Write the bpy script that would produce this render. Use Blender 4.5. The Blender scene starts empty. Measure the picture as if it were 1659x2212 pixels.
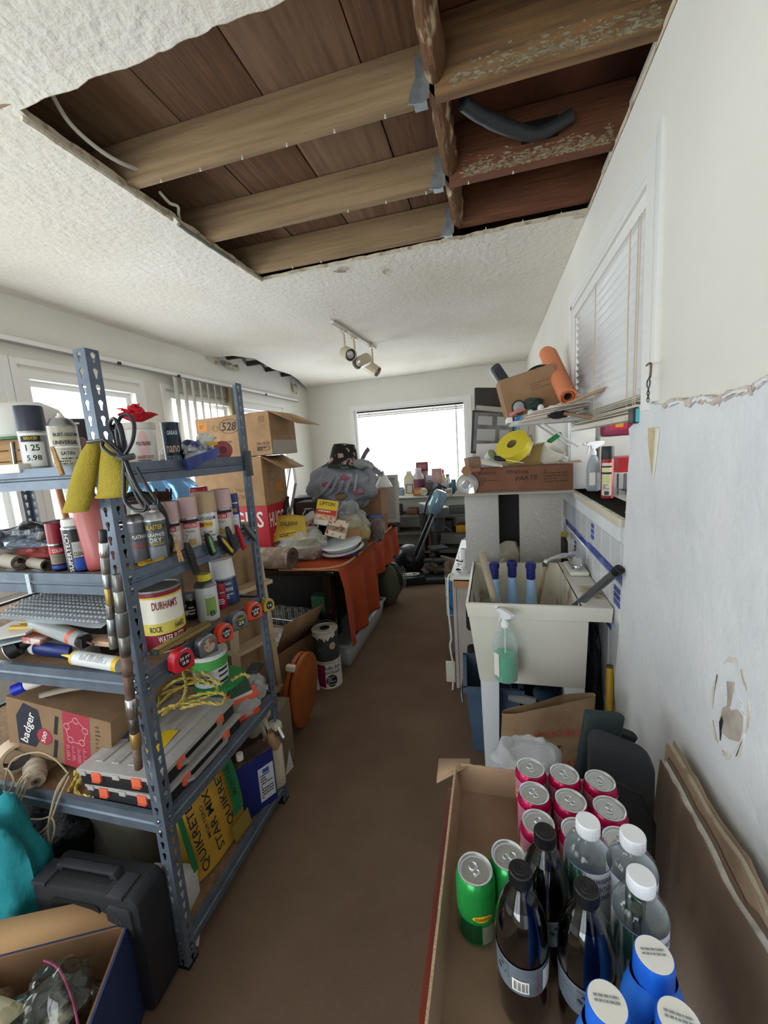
import bpy, bmesh, math, random
from mathutils import Vector, Matrix, Euler, noise
random.seed(7)
SC = bpy.context.scene; COL = SC.collection
R_ = math.radians
# ---------------------------------------------------------------- camera (calibrated from the room's vanishing points)
FPX, IW, IH = 879.83, 1659, 2212
_y, _p, _r = R_(-15.264), R_(-8.673), R_(-3.828)
FW = Vector((math.sin(_y)*math.cos(_p), math.cos(_y)*math.cos(_p), math.sin(_p)))
_rt = Vector((math.cos(_y), -math.sin(_y), 0)); _up = _rt.cross(FW)
RT = _rt*math.cos(_r) + _up*math.sin(_r); UP = _up*math.cos(_r) - _rt*math.sin(_r)
EYE = Vector((0, 0, 1.54))
cam = bpy.data.cameras.new('camera'); co = bpy.data.objects.new('camera', cam); COL.objects.link(co)
cam.sensor_fit = 'HORIZONTAL'; cam.sensor_width = 36; cam.lens = FPX/IW*36; cam.clip_start = .02
mw = Matrix((RT, UP, -FW)).transposed().to_4x4(); mw.translation = EYE; co.matrix_world = mw
SC.camera = co
# ---------------------------------------------------------------- sky, exposure, window portals
wd = bpy.data.worlds.new('World'); SC.world = wd; wd.use_nodes = True
bg = wd.node_tree.nodes['Background']; bg.inputs[0].default_value = (.93, .97, 1, 1); bg.inputs[1].default_value = 5.0
SC.view_settings.view_transform = 'Standard'; SC.view_settings.look = 'None'
SC.view_settings.gamma = 1; SC.view_settings.use_curve_mapping = False; SC.view_settings.exposure = 0.42
SC.cycles.transparent_max_bounces = 20; SC.cycles.max_bounces = 8
CZ, XR, XL, YF, YB = 2.57, .461, -2.7, 5.9, -2.2     # ceiling height, right/left/far/back wall planes
def portal(name, loc, rot, sx, sy):
    l = bpy.data.lights.new(name, 'AREA'); l.shape = 'RECTANGLE'; l.size = sx; l.size_y = sy
    l.cycles.is_portal = True; o = bpy.data.objects.new(name, l); COL.objects.link(o)
    o.location = loc; o.rotation_euler = [R_(a) for a in rot]
LWIN = [(-1.6, -.1), (.05, 1.80), (1.88, 2.76), (3.02, 3.98), (4.06, 5.08)]   # left wall openings (Y ranges)
WZ0, WZ1 = .92, 2.16
for a, b in LWIN: portal('window_daylight', (XL-.1, (a+b)/2, (WZ0+WZ1)/2), (0, -90, 0), WZ1-WZ0, b-a)
portal('window_daylight', (-1.15, YF+.1, 1.5), (-90, 0, 0), 1.6, 1.25)
portal('window_daylight', (-1.3, YB-.1, 1.25), (90, 0, 0), 1.9, 1.8)  # opening behind the camera, added for fill light
# ---------------------------------------------------------------- helpers
def U(px, py, x=None, y=None, z=None):
    d = FW + RT*((px-IW/2)/FPX) - UP*((py-IH/2)/FPX)
    t = (x-EYE.x)/d.x if x is not None else (y-EYE.y)/d.y if y is not None else (z-EYE.z)/d.z
    return EYE + d*t
def lin(h):
    if isinstance(h, str):
        h = h.lstrip('#'); c = [int(h[i:i+2], 16)/255 for i in (0, 2, 4)]
    else: c = list(h)
    return tuple((v/12.92 if v <= .04045 else ((v+.055)/1.055)**2.4) for v in c) + (1,)
MATS = {}
def mat(col, rough=.6, metal=0, bump=None, var=None, trans=0, ior=1.45, coat=0, alpha=1, stretch=None, spec=None, key=None):
    k = key or (col, rough, metal, bump, var, trans, ior, coat, alpha, stretch, spec)
    if k in MATS: return MATS[k]
    m = bpy.data.materials.new('material'); m.use_nodes = True; nt = m.node_tree; N, L = nt.nodes, nt.links
    b = N['Principled BSDF']; b.inputs['Base Color'].default_value = lin(col)
    b.inputs['Roughness'].default_value = rough; b.inputs['Metallic'].default_value = metal
    b.inputs['Transmission Weight'].default_value = trans; b.inputs['IOR'].default_value = ior
    b.inputs['Coat Weight'].default_value = coat; b.inputs['Alpha'].default_value = alpha
    if spec is not None: b.inputs['Specular IOR Level'].default_value = spec
    if bump or var:
        tc = N.new('ShaderNodeTexCoord'); mp = N.new('ShaderNodeMapping'); L.new(tc.outputs['Object'], mp.inputs[0])
        if stretch: mp.inputs['Scale'].default_value = stretch
    if var:                                   # (scale, second colour, low, high[, detail])
        n = N.new('ShaderNodeTexNoise'); n.inputs['Scale'].default_value = var[0]; n.inputs['Detail'].default_value = var[4] if len(var) > 4 else 6
        L.new(mp.outputs[0], n.inputs['Vector'])
        r = N.new('ShaderNodeValToRGB'); r.color_ramp.elements[0].position = var[2]; r.color_ramp.elements[1].position = var[3]
        r.color_ramp.elements[0].color = lin(col); r.color_ramp.elements[1].color = lin(var[1])
        L.new(n.outputs['Fac'], r.inputs[0]); L.new(r.outputs[0], b.inputs['Base Color'])
    if bump:                                  # (scale, strength[, distance])
        n2 = N.new('ShaderNodeTexNoise'); n2.inputs['Scale'].default_value = bump[0]; n2.inputs['Detail'].default_value = 5
        L.new(mp.outputs[0], n2.inputs['Vector'])
        bp = N.new('ShaderNodeBump'); bp.inputs['Strength'].default_value = bump[1]
        bp.inputs['Distance'].default_value = bump[2] if len(bump) > 2 else .01
        L.new(n2.outputs['Fac'], bp.inputs['Height']); L.new(bp.outputs[0], b.inputs['Normal'])
    MATS[k] = m; return m
def TRS(loc=(0, 0, 0), rot=(0, 0, 0)):
    return Matrix.Translation(Vector(loc)) @ Euler([R_(a) for a in rot]).to_matrix().to_4x4()
def circ(r, n=16, a0=0): return [(r*math.cos(a0+2*math.pi*i/n), r*math.sin(a0+2*math.pi*i/n)) for i in range(n)]
def rrect(w, h, r, n=3):
    p = []
    for cx, cy, a in ((w/2-r, h/2-r, 0), (-w/2+r, h/2-r, 90), (-w/2+r, -h/2+r, 180), (w/2-r, -h/2+r, 270)):
        for i in range(n+1): t = R_(a+90*i/n); p.append((cx+r*math.cos(t), cy+r*math.sin(t)))
    return p
class MB:
    def __init__(s): s.v = []; s.f = []
    def add(s, vs, fs, M=None):
        k = len(s.v); s.v += [tuple(M @ Vector(p)) if M is not None else tuple(p) for p in vs]
        s.f += [tuple(i+k for i in f) for f in fs]; return s
    def box(s, c, d, M=None, taper=None):
        x, y, z = d[0]/2, d[1]/2, d[2]/2; tx, ty = taper or (1, 1)
        vs = [(c[0]+a*x*(1 if e < 0 else tx), c[1]+b*y*(1 if e < 0 else ty), c[2]+e*z) for e in (-1, 1) for b in (-1, 1) for a in (-1, 1)]
        return s.add(vs, [(0, 2, 3, 1), (4, 5, 7, 6), (0, 1, 5, 4), (2, 6, 7, 3), (0, 4, 6, 2), (1, 3, 7, 5)], M)
    def lathe(s, pr, n=24, M=None, sq=None):          # profile [(r,z)...] bottom to top; closed where r == 0
        vs, fs, rings = [], [], []
        for r, z in pr:
            if r == 0: rings.append([len(vs)]); vs.append((0, 0, z))
            else:
                rings.append(list(range(len(vs), len(vs)+n)))
                vs += [(r*math.cos(2*math.pi*i/n)*(sq or 1), r*math.sin(2*math.pi*i/n), z) for i in range(n)]
        for A, B in zip(rings, rings[1:]):
            for i in range(n):
                j = (i+1) % n
                if len(A) == 1 and len(B) == 1: break
                if len(A) == 1: fs.append((A[0], B[j], B[i]))
                elif len(B) == 1: fs.append((A[i], A[j], B[0]))
                else: fs.append((A[i], A[j], B[j], B[i]))
        return s.add(vs, fs, M)
    def tube(s, pts, r, n=8, M=None, closed=False, cap=True):
        P = [Vector(p) for p in pts]; m = len(P); vs, fs = [], []
        rr = r if isinstance(r, (list, tuple)) else [r]*m
        prev = None
        for i, p in enumerate(P):
            if closed: t = P[(i+1) % m]-P[i-1]
            else: t = P[min(i+1, m-1)]-P[max(i-1, 0)]
            if t.length < 1e-9: t = Vector((0, 0, 1))
            t.normalize()
            if prev is None:
                u = t.orthogonal().normalized()
            else:
                u = prev - t*prev.dot(t)
                u = u.normalized() if u.length > 1e-6 else t.orthogonal().normalized()
            prev = u; w = t.cross(u)
            vs += [tuple(p + (u*math.cos(2*math.pi*k/n)+w*math.sin(2*math.pi*k/n))*rr[i]) for k in range(n)]
        for i in range(m if closed else m-1):
            a, b = i*n, ((i+1) % m)*n
            for k in range(n): q = (k+1) % n; fs.append((a+k, a+q, b+q, b+k))
        if cap and not closed: fs.append(tuple(range(n-1, -1, -1))); fs.append(tuple(range((m-1)*n, m*n)))
        return s.add(vs, fs, M)
    def prism(s, poly, z0, z1, M=None):
        n = len(poly); vs = [(x, y, z0) for x, y in poly]+[(x, y, z1) for x, y in poly]
        fs = [tuple(range(n-1, -1, -1)), tuple(range(n, 2*n))]+[(i, (i+1) % n, n+(i+1) % n, n+i) for i in range(n)]
        return s.add(vs, fs, M)
    def grid(s, fn, nu, nv, M=None, cu=False):
        vs = [fn(i/(nu if cu else nu), j/nv) for j in range(nv+1) for i in range(nu if cu else nu+1)]
        w = nu if cu else nu+1; fs = []
        for j in range(nv):
            for i in range(nu):
                i2 = (i+1) % w if cu else i+1
                fs.append((j*w+i, j*w+i2, (j+1)*w+i2, (j+1)*w+i))
        return s.add(vs, fs, M)
    def ell(s, c, d, n=16, m=10, M=None, nz=0, sc=1, seed=0):   # ellipsoid with optional noise
        vs, fs = [], []
        def pt(i, j):
            th = math.pi*j/m; ph = 2*math.pi*i/n
            u = Vector((math.sin(th)*math.cos(ph), math.sin(th)*math.sin(ph), -math.cos(th)))
            k = 1+(nz*noise.noise(u*sc+Vector((seed*3.1, seed*1.7, seed))) if nz else 0)
            return (c[0]+u.x*d[0]/2*k, c[1]+u.y*d[1]/2*k, c[2]+u.z*d[2]/2*k)
        vs = [pt(0, 0)]+[pt(i, j) for j in range(1, m) for i in range(n)]+[pt(0, m)]
        for i in range(n): fs.append((0, 1+(i+1) % n, 1+i))
        for j in range(m-2):
            for i in range(n): a, b = 1+j*n+i, 1+j*n+(i+1) % n; fs.append((a, b, b+n, a+n))
        L_ = len(vs)-1
        for i in range(n): fs.append((1+(m-2)*n+i, 1+(m-2)*n+(i+1) % n, L_))
        return s.add(vs, fs, M)
    def mesh(s, name, bev=0, smooth=35, bseg=2):
        me = bpy.data.meshes.new(name); me.from_pydata(s.v, [], s.f)
        if bev or True:
            bm = bmesh.new(); bm.from_mesh(me); bmesh.ops.recalc_face_normals(bm, faces=bm.faces)
            if bev:
                es = [e for e in bm.edges if len(e.link_faces) == 2 and e.calc_face_angle(0) > R_(40)]
                try: bmesh.ops.bevel(bm, geom=es, offset=bev, segments=bseg, affect='EDGES', profile=.6, clamp_overlap=True)
                except Exception: pass
            bm.to_mesh(me); bm.free()
        if smooth:
            me.polygons.foreach_set('use_smooth', [True]*len(me.polygons)); me.set_sharp_from_angle(angle=R_(smooth))
        return me
    def build(s, name, m, parent=None, loc=(0, 0, 0), rot=(0, 0, 0), bev=0, smooth=35, bseg=2, solid=0):
        return link(name, s.mesh(name, bev, smooth, bseg), m, parent, loc, rot, solid)
def link(name, me, m, parent=None, loc=(0, 0, 0), rot=(0, 0, 0), solid=0):
    o = bpy.data.objects.new(name, me); COL.objects.link(o)
    if m is not None and not me.materials: me.materials.append(m)
    o.location = loc; o.rotation_euler = [R_(a) for a in rot]
    if parent is not None: o.parent = parent
    if solid: md = o.modifiers.new('thickness', 'SOLIDIFY'); md.thickness = solid; md.offset = 0
    return o
def tag(o, label, cat, group=None, kind=None):
    if label: o['label'] = label
    if cat: o['category'] = cat
    if group: o['group'] = group
    if kind: o['kind'] = kind
    return o
def thing(name, label, cat, loc=(0, 0, 0), rot=(0, 0, 0), group=None):
    o = bpy.data.objects.new(name, None); COL.objects.link(o); o.empty_display_size = .05
    o.location = loc
    if isinstance(rot, Matrix): o.rotation_euler = rot.to_euler()
    else: o.rotation_euler = [R_(a) for a in rot]
    return tag(o, label, cat, group)
def struct(name, mb, m, bev=0, smooth=35, solid=0):
    o = mb.build(name, m, bev=bev, smooth=smooth, solid=solid); o['kind'] = 'structure'; return o
def dup(root, loc=None, rot=None, label=None, group=None):
    r = root.copy(); COL.objects.link(r)
    if loc is not None: r.location = loc
    if rot is not None: r.rotation_euler = [R_(a) for a in rot]
    if label: r['label'] = label
    if group: r['group'] = group
    for ch in list(root.children):
        c = ch.copy(); COL.objects.link(c); c.parent = r
        for g in ch.children: d = g.copy(); COL.objects.link(d); d.parent = c
    return r
def facing(loc, off=0):                                    # yaw that turns a thing's local -Y towards the aisle viewpoint
    d = EYE-Vector(loc); return math.degrees(math.atan2(d.x, -d.y)) + off
def tilt(axis_deg, lean, yaw=0):                            # lean a thing by `lean` degrees towards heading axis_deg, after turning it by yaw
    a = R_(axis_deg); ax = Vector((-math.sin(a), math.cos(a), 0))
    return Matrix.Rotation(R_(lean), 3, ax) @ Matrix.Rotation(R_(yaw), 3, 'Z')
def aim(d, roll=0):                                         # rotation taking local +Z to direction d
    return (Vector(d).normalized().to_track_quat('Z', 'Y').to_matrix() @ Matrix.Rotation(R_(roll), 3, 'Z'))
FONT = {}
def glyphs(s, res=2):
    if s not in FONT:
        c = bpy.data.curves.new('t', 'FONT'); c.body = s; c.resolution_u = res; c.size = 1; c.offset = .014; c.align_x = 'CENTER'
        o = bpy.data.objects.new('t', c); me = bpy.data.meshes.new_from_object(o)
        vs = [tuple(v.co) for v in me.vertices]; fs = [tuple(p.vertices) for p in me.polygons]
        bpy.data.objects.remove(o); bpy.data.meshes.remove(me)
        if vs:
            x0, x1 = min(v[0] for v in vs), max(v[0] for v in vs); y0, y1 = min(v[1] for v in vs), max(v[1] for v in vs)
            vs = [((v[0]-(x0+x1)/2)/(y1-y0), (v[1]-(y0+y1)/2)/(y1-y0)) for v in vs]; FONT[s] = (vs, fs, (x1-x0)/(y1-y0))
        else: FONT[s] = ([], [], 1)
    return FONT[s]
def lettering(s, h, m, parent, M=None, w=None, cyl=None, a=0, z=0, name='lettering', cone=0, shear=0, turn=False):
    """printed text; flat in the local XZ plane facing -Y (placed by M) or wrapped round a cylinder of radius cyl at angle a, height z"""
    vs, fs, asp = glyphs(s); W = w or h*asp; kx = W/asp
    out = []
    for x, y in vs:
        X, Z = (x+shear*y)*kx, y*h
        if turn: X, Z = -Z, X
        if cyl:
            t = R_(a)+X/cyl; r = cyl+.0005-cone*(Z)
            out.append((r*math.sin(t), -r*math.cos(t), z+Z))
        else: out.append((X, -.0004, Z))
    return MB().add(out, fs, M if not cyl else M).build(name, m, parent, smooth=0)
def band(r, z0, z1, a0, a1, m, parent, name='label_panel', n=20, off=.0003, r1=None):
    """a patch of printed label on a cylinder between angles a0..a1 (0 faces -Y)"""
    r1 = r if r1 is None else r1
    mb = MB().grid(lambda u, v: ((r+(r1-r)*v+off)*math.sin(R_(a0+(a1-a0)*u)), -(r+(r1-r)*v+off)*math.cos(R_(a0+(a1-a0)*u)), z0+(z1-z0)*v), n, 1)
    return mb.build(name, m, parent)
def plate(w, h, m, parent, M=None, name='label_panel', poly=None, off=-.0002):
    p = poly or [(-w/2, -h/2), (w/2, -h/2), (w/2, h/2), (-w/2, h/2)]
    mb = MB().add([(x, off, z) for x, z in p], [tuple(range(len(p)))], M); return mb.build(name, m, parent, smooth=0)
def crv(pts, n=8, closed=False):                           # Catmull-Rom through points
    P = [Vector(p) for p in pts]; out = []; m = len(P)
    for i in range(m if closed else m-1):
        a, b, c, d = (P[(i-1) % m], P[i], P[(i+1) % m], P[(i+2) % m]) if closed else (P[max(i-1, 0)], P[i], P[i+1], P[min(i+2, m-1)])
        for k in range(n):
            t = k/n; out.append(.5*((2*b)+(c-a)*t+(2*a-5*b+4*c-d)*t*t+(3*b-a-3*c+d)*t**3))
    if not closed: out.append(P[-1])
    return out
def nz(p, s=1, seed=0): return noise.noise(Vector(p)*s+Vector((seed*7.3, seed*2.1, -seed*3.7)))
# common materials
WHITE = mat('#e9e7e2', .55, bump=(9, .06)); WPLAST = mat('#e8e8e6', .35); BLACK = mat('#17171a', .45); CHROME = mat('#c9cacc', .22, 1)
STEEL = mat('#9a9da0', .35, 1); CARD = mat('#a98660', .85, var=(14, '#967352', .35, .75)); CARD2 = mat('#8f7152', .88, var=(10, '#7f6346', .35, .75))
PAPER = mat('#e4e1da', .8); INK = mat('#24242a', .7); WOODL = mat('#c29a66', .6, var=(6, '#a87d4c', .3, .7), stretch=(1, 1, 9))
RED = mat('#b5222c', .35); BLUE = mat('#2b4fb0', .35); YEL = mat('#d9b62a', .4); GREEN = mat('#2c8a4b', .4); GLASSC = mat('#f4f8f8', .05, trans=1, ior=1.2)
CLEAR = mat('#f2f4f4', .12, trans=.92, ior=1.12); DGREY = mat('#3b3e43', .5); GREY = mat('#8b8f93', .5); BEIGE = mat('#d8cdb8', .6)
def fineprint(w, h, rows, m, parent, M=None, cyl=None, a=0, z=0, fill=.5, seed=1, name='fine_print'):
    """rows of tiny unreadable print, as short dashes"""
    rg = random.Random(seed); mb = MB()
    for r in range(rows):
        zz = h*(.5-(r+.5)/rows); x = -w/2
        while x < w/2-.0004:
            L_ = min(w*rg.uniform(.06, .22), w/2-x); hh = h/rows*fill/2
            q = [(x, zz-hh), (x+L_, zz-hh), (x+L_, zz+hh), (x, zz+hh)]
            if cyl: vs = [((cyl+.0005)*math.sin(R_(a)+X/cyl), -(cyl+.0005)*math.cos(R_(a)+X/cyl), z+Z) for X, Z in q]
            else: vs = [(X, -.0004, Z) for X, Z in q]
            mb.add(vs, [(0, 1, 2, 3)], M); x += L_+w*.035
            if rg.random() < .12: break
    return mb.build(name, m, parent, smooth=0)
# ================================================================ THE SETTING
WALLM = mat('#e3e0d8', .8, bump=(55, .12, .004), var=(1.6, '#d8d4ca', .35, .8))
PLASTER = mat('#dfe1e3', .75, bump=(30, .55, .008), var=(5, '#d2d5d9', .4, .75))
CEILM = mat('#e4ded4', .85, bump=(34, .8, .012), var=(1.1, '#cfc6b8', .45, .8))
TRIM = mat('#e6e5e1', .45, bump=(20, .05)); EDGE = mat('#cbbfa8', .9, bump=(60, .5), var=(30, '#8c7a64', .5, .7))
CARPET = mat('#7e6857', .97, bump=(420, .9, .006), var=(3.5, '#735e4e', .35, .7), spec=.1)
def glassmat():
    m = bpy.data.materials.new('pane_glass'); m.use_nodes = True; N, L = m.node_tree.nodes, m.node_tree.links
    N.remove(N['Principled BSDF']); t = N.new('ShaderNodeBsdfTransparent'); t.inputs[0].default_value = (.93, .97, .97, 1)
    g = N.new('ShaderNodeBsdfGlossy'); g.inputs['Roughness'].default_value = .03; f = N.new('ShaderNodeLayerWeight'); f.inputs[0].default_value = .12
    x = N.new('ShaderNodeMixShader'); L.new(f.outputs['Facing'], x.inputs[0]); L.new(t.outputs[0], x.inputs[1]); L.new(g.outputs[0], x.inputs[2])
    L.new(x.outputs[0], N['Material Output'].inputs[0]); return m
PANE = glassmat()
def film(col, rough=.15, op=.25, bump=None, ior=1.5):        # thin clear plastic: mostly see-through with a sheen
    k = ('film', col, rough, op, bump)
    if k in MATS: return MATS[k]
    m = bpy.data.materials.new('film'); m.use_nodes = True; N, L = m.node_tree.nodes, m.node_tree.links
    b = N['Principled BSDF']; b.inputs['Base Color'].default_value = lin(col); b.inputs['Roughness'].default_value = rough
    t = N.new('ShaderNodeBsdfTransparent'); t.inputs[0].default_value = lin(col); x = N.new('ShaderNodeMixShader')
    f = N.new('ShaderNodeLayerWeight'); f.inputs[0].default_value = .35
    mr = N.new('ShaderNodeMapRange'); mr.inputs[3].default_value = op; mr.inputs[4].default_value = min(1, op+.5)
    L.new(f.outputs['Facing'], mr.inputs[0]); L.new(mr.outputs[0], x.inputs[0]); L.new(t.outputs[0], x.inputs[1]); L.new(b.outputs[0], x.inputs[2])
    L.new(x.outputs[0], N['Material Output'].inputs[0])
    if bump:
        tc = N.new('ShaderNodeTexCoord'); n = N.new('ShaderNodeTexNoise'); n.inputs['Scale'].default_value = bump[0]; L.new(tc.outputs['Object'], n.inputs['Vector'])
        bp = N.new('ShaderNodeBump'); bp.inputs['Strength'].default_value = bump[1]; bp.inputs['Distance'].default_value = .02
        L.new(n.outputs[0], bp.inputs['Height']); L.new(bp.outputs[0], b.inputs['Normal'])
    MATS[k] = m; return m
def clear(col='#f2f6f6', rough=.04, w=.25):                      # clear plastic or glass wall: see-through with reflections
    k = ('clear', col, rough, w)
    if k in MATS: return MATS[k]
    m = bpy.data.materials.new('clear_plastic'); m.use_nodes = True; N, L = m.node_tree.nodes, m.node_tree.links
    N.remove(N['Principled BSDF']); t = N.new('ShaderNodeBsdfTransparent'); t.inputs[0].default_value = lin(col)
    g = N.new('ShaderNodeBsdfGlossy'); g.inputs['Roughness'].default_value = rough; f = N.new('ShaderNodeLayerWeight'); f.inputs[0].default_value = w
    pw = N.new('ShaderNodeMath'); pw.operation = 'POWER'; pw.inputs[1].default_value = 2.2; ma = N.new('ShaderNodeMath'); ma.operation = 'MULTIPLY_ADD'; ma.inputs[1].default_value = .55; ma.inputs[2].default_value = .05
    L.new(f.outputs['Facing'], pw.inputs[0]); L.new(pw.outputs[0], ma.inputs[0])
    x = N.new('ShaderNodeMixShader'); L.new(ma.outputs[0], x.inputs[0]); L.new(t.outputs[0], x.inputs[1]); L.new(g.outputs[0], x.inputs[2])
    L.new(x.outputs[0], N['Material Output'].inputs[0]); MATS[k] = m; return m
FILM = film('#eef2f2', .12, .22, (40, .8)); FILMT = film('#f0f4f4', .06, .10)
def fr(mb, ax, c, d, a, b, z0, z1, f):
    '''rectangular frame of bar width f, depth d, in the plane normal to axis ax at c'''
    for p, q, r, t in ((a, a+f, z0, z1), (b-f, b, z0, z1), (a+f, b-f, z1-f, z1), (a+f, b-f, z0, z0+f)):
        m, w = (p+q)/2, q-p
        if ax == 'x': mb.box((c, m, (r+t)/2), (d, w, t-r))
        else: mb.box((m, c, (r+t)/2), (w, d, t-r))
    return mb
def holed(mb, span, zr, opens, box):
    """fill span x zr with boxes, leaving rectangular openings [(a,b,z0,z1)]"""
    cuts = sorted({span[0], span[1], *[o[0] for o in opens], *[o[1] for o in opens]})
    for a, b in zip(cuts, cuts[1:]):
        mid = (a+b)/2; zs = sorted([(o[2], o[3]) for o in opens if o[0] <= mid <= o[1]]); z = zr[0]
        for z0, z1 in zs:
            if z0 > z: box(mb, a, b, z, z0)
            z = z1
        if z < zr[1]: box(mb, a, b, z, zr[1])
    return mb
RZ = 2.98
# floor, and carpet edge
struct('floor', MB().box(((XL+2.2)/2-.0, (YB+YF)/2, -.05), (2.2-XL, YF-YB+.4, .1)), CARPET)
# left wall
struct('wall_left', holed(MB(), (YB-.1, YF+.1), (0, RZ), [(a, b, WZ0, WZ1) for a, b in LWIN],
       lambda m, a, b, z0, z1: m.box((XL-.06, (a+b)/2, (z0+z1)/2), (.12, b-a, z1-z0))), WALLM, smooth=0)
struct('wall_far', holed(MB(), (XL, XR+.12), (0, RZ), [(-1.97, -.33, .87, 2.14)],
       lambda m, a, b, z0, z1: m.box(((a+b)/2, YF+.06, (z0+z1)/2), (b-a, .12, z1-z0))), WALLM, smooth=0)
struct('wall_back', holed(MB(), (XL, XR+.12), (0, RZ), [(-2.25, -.35, .3, 2.15)],
       lambda m, a, b, z0, z1: m.box(((a+b)/2, YB-.06, (z0+z1)/2), (b-a, .12, z1-z0))), WALLM, smooth=0)
# right wall with the pass-through window
WY0, WY1, SZ, WT = 1.45, 2.64, 1.235, 2.262
wr = struct('wall_right', holed(MB(), (YB-.1, YF+.1), (0, CZ), [(WY0, WY1, SZ, WT)],
       lambda m, a, b, z0, z1: m.box((XR+.06, (a+b)/2, (z0+z1)/2), (.12, b-a, z1-z0))), WALLM, smooth=0)
MB().box((XR+.18, (YB+YF)/2, (CZ+RZ)/2), (.12, YF-YB+.2, RZ-CZ)).build('cavity_wall', mat('#4a3a30', .9), wr)
# lower plaster face: a thicker coat with broken top and far edge
edge = [(1398, 872), (1376, 880), (1368, 898), (1366, 918), (1358, 926), (1361, 960), (1356, 1010), (1354, 1060), (1350, 1120), (1346, 1200), (1342, 1280), (1337, 1360), (1330, 1440), (1324, 1520), (1318, 1590), (1312, 1640)]
PX = XR-.012
pts = [(U(a, b, x=PX).y, U(a, b, x=PX).z) for a, b in edge]
pts = [(y+random.uniform(-.004, .004), z) for y, z in pts]+[(pts[-1][0]+.05, 0), (YB, 0)]
top = [(1659, 812), (1640, 822), (1625, 832), (1600, 840), (1570, 848), (1548, 862), (1520, 856), (1500, 860), (1478, 868), (1466, 862), (1430, 874)]
tp = [(U(a, b, x=PX).y, U(a, b, x=PX).z) for a, b in top]
pts += [(YB, 1.65), (.3, 1.64)]+tp
Myz = Matrix(((0, 0, 1, 0), (1, 0, 0, 0), (0, 1, 0, 0), (0, 0, 0, 1)))   # (y,z,x)->(x,y,z)
mb = MB().prism(pts, PX, XR+.002, Myz); mb.build('plaster_face', PLASTER, wr, smooth=0)
# torn paint strips along the break, rough crumbs
TORN = mat('#cfc3ba', .9, bump=(50, .6), var=(40, '#a8968c', .45, .7))
tl = crv([(a, b, 0) for a, b in top[::-1]], 5); rg = random.Random(2)
for i0, i1, w_ in ((0, 12, 10), (12, 26, 17), (26, 40, 22), (40, 51, 15)):
    sg = tl[i0:i1]; q = [U(v.x, v.y-3+rg.uniform(-3, 2), x=PX-.003) for v in sg]+[U(v.x+rg.uniform(-3, 3), v.y+w_*rg.uniform(.4, 1.1), x=PX-.003) for v in sg[::-1]]
    MB().prism([(v.y, v.z) for v in q], PX-.004+.001*(i0 % 3), PX+.002, Myz).build('torn_plaster', TORN, wr, smooth=0)
    q = [U(v.x, v.y+rg.uniform(-2, 4), x=PX-.006) for v in sg[2:-2]]+[U(v.x, v.y+6+rg.uniform(0, 5), x=PX-.006) for v in sg[2:-2][::-1]]
    MB().prism([(v.y, v.z) for v in q], PX-.007, PX-.003, Myz).build('paint_curl', PLASTER, wr, smooth=0)
# long peeled strip and the water-stained damage patch
p = [U(a, b, x=PX-.001) for a, b in [(1400, 925), (1418, 922), (1415, 965), (1411, 1005), (1409, 1032), (1405, 1000), (1400, 960)]]
MB().prism([(q.y, q.z) for q in p], PX-.0015, PX+.002, Myz).build('peeled_strip', mat('#cdbf9c', .85, var=(30, '#b5a37c', .4, .7)), wr, smooth=0)
p = [U(a, b, x=PX-.004) for a, b in [(1417, 922), (1422, 925), (1418, 970), (1412, 1020), (1409, 1034), (1413, 980)]]
MB().prism([(q.y, q.z) for q in p], PX-.005, PX-.001, Myz).build('paint_curl', mat('#e4dfd0', .8), wr, smooth=0)
STAIN = mat('#d3cdc5', .85, bump=(40, .5), var=(20, '#bfab93', .48, .7)); GAP = mat('#b6aca2', .9, var=(25, '#9c9188', .4, .7))
def damage(px, m, d, n, jit=3):
    q = [U(a+random.uniform(-jit, jit), b+random.uniform(-jit, jit), x=PX-d) for a, b in px]
    MB().prism([(v.y, v.z) for v in q], PX-d, PX+.001, Myz).build(n, m, wr, smooth=0)
def ring(cx, cy, rx, ry, n=26, j=.12): return [(cx+rx*math.cos(2*math.pi*i/n)*random.uniform(1-j, 1+j), cy+ry*math.sin(2*math.pi*i/n)*random.uniform(1-j, 1+j)) for i in range(n)]
for a0, a1, w_ in ((-2.0, -1.1, 5), (-.95, -.35, 6), (-.2, .55, 5), (.7, 1.25, 7), (1.5, 2.1, 6), (2.35, 2.9, 4), (3.1, 3.9, 5)):
    ins, out = [], []
    for i in range(15):
        t_ = i/14; an = a0+(a1-a0)*t_; k_ = 1+.13*nz((an*2.2, 1, 0))+.05*nz((an*9, 2, 0)); w2 = w_*math.sin(math.pi*t_)*(.6+.5*abs(nz((an*7, 5, 0))))
        for L_, s_ in ((ins, -1), (out, 1)): L_.append((1577+(38*k_+s_*w2)*math.cos(an), 1530+(106*k_+s_*w2*1.6)*math.sin(an)))
    damage(ins+out[::-1], STAIN, .0012, 'water_stain', .6)
damage(ring(1577, 1560, 30, 64), PLASTER, .0022, 'blistered_paint', 2)
damage([(1569, 1472), (1583, 1474), (1582, 1500), (1577, 1526), (1570, 1524), (1571, 1500)], GAP, .0034, 'exposed_gypsum', 0)
damage([(1560, 1528), (1572, 1524), (1578, 1535), (1590, 1532), (1604, 1548), (1604, 1580), (1596, 1602), (1575, 1596), (1556, 1580), (1554, 1555)], GAP, .0034, 'exposed_gypsum', 1)
damage([(1553, 1560), (1559, 1546), (1562, 1558), (1557, 1585), (1555, 1600)], INK, .0038, 'crack', 0)
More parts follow.
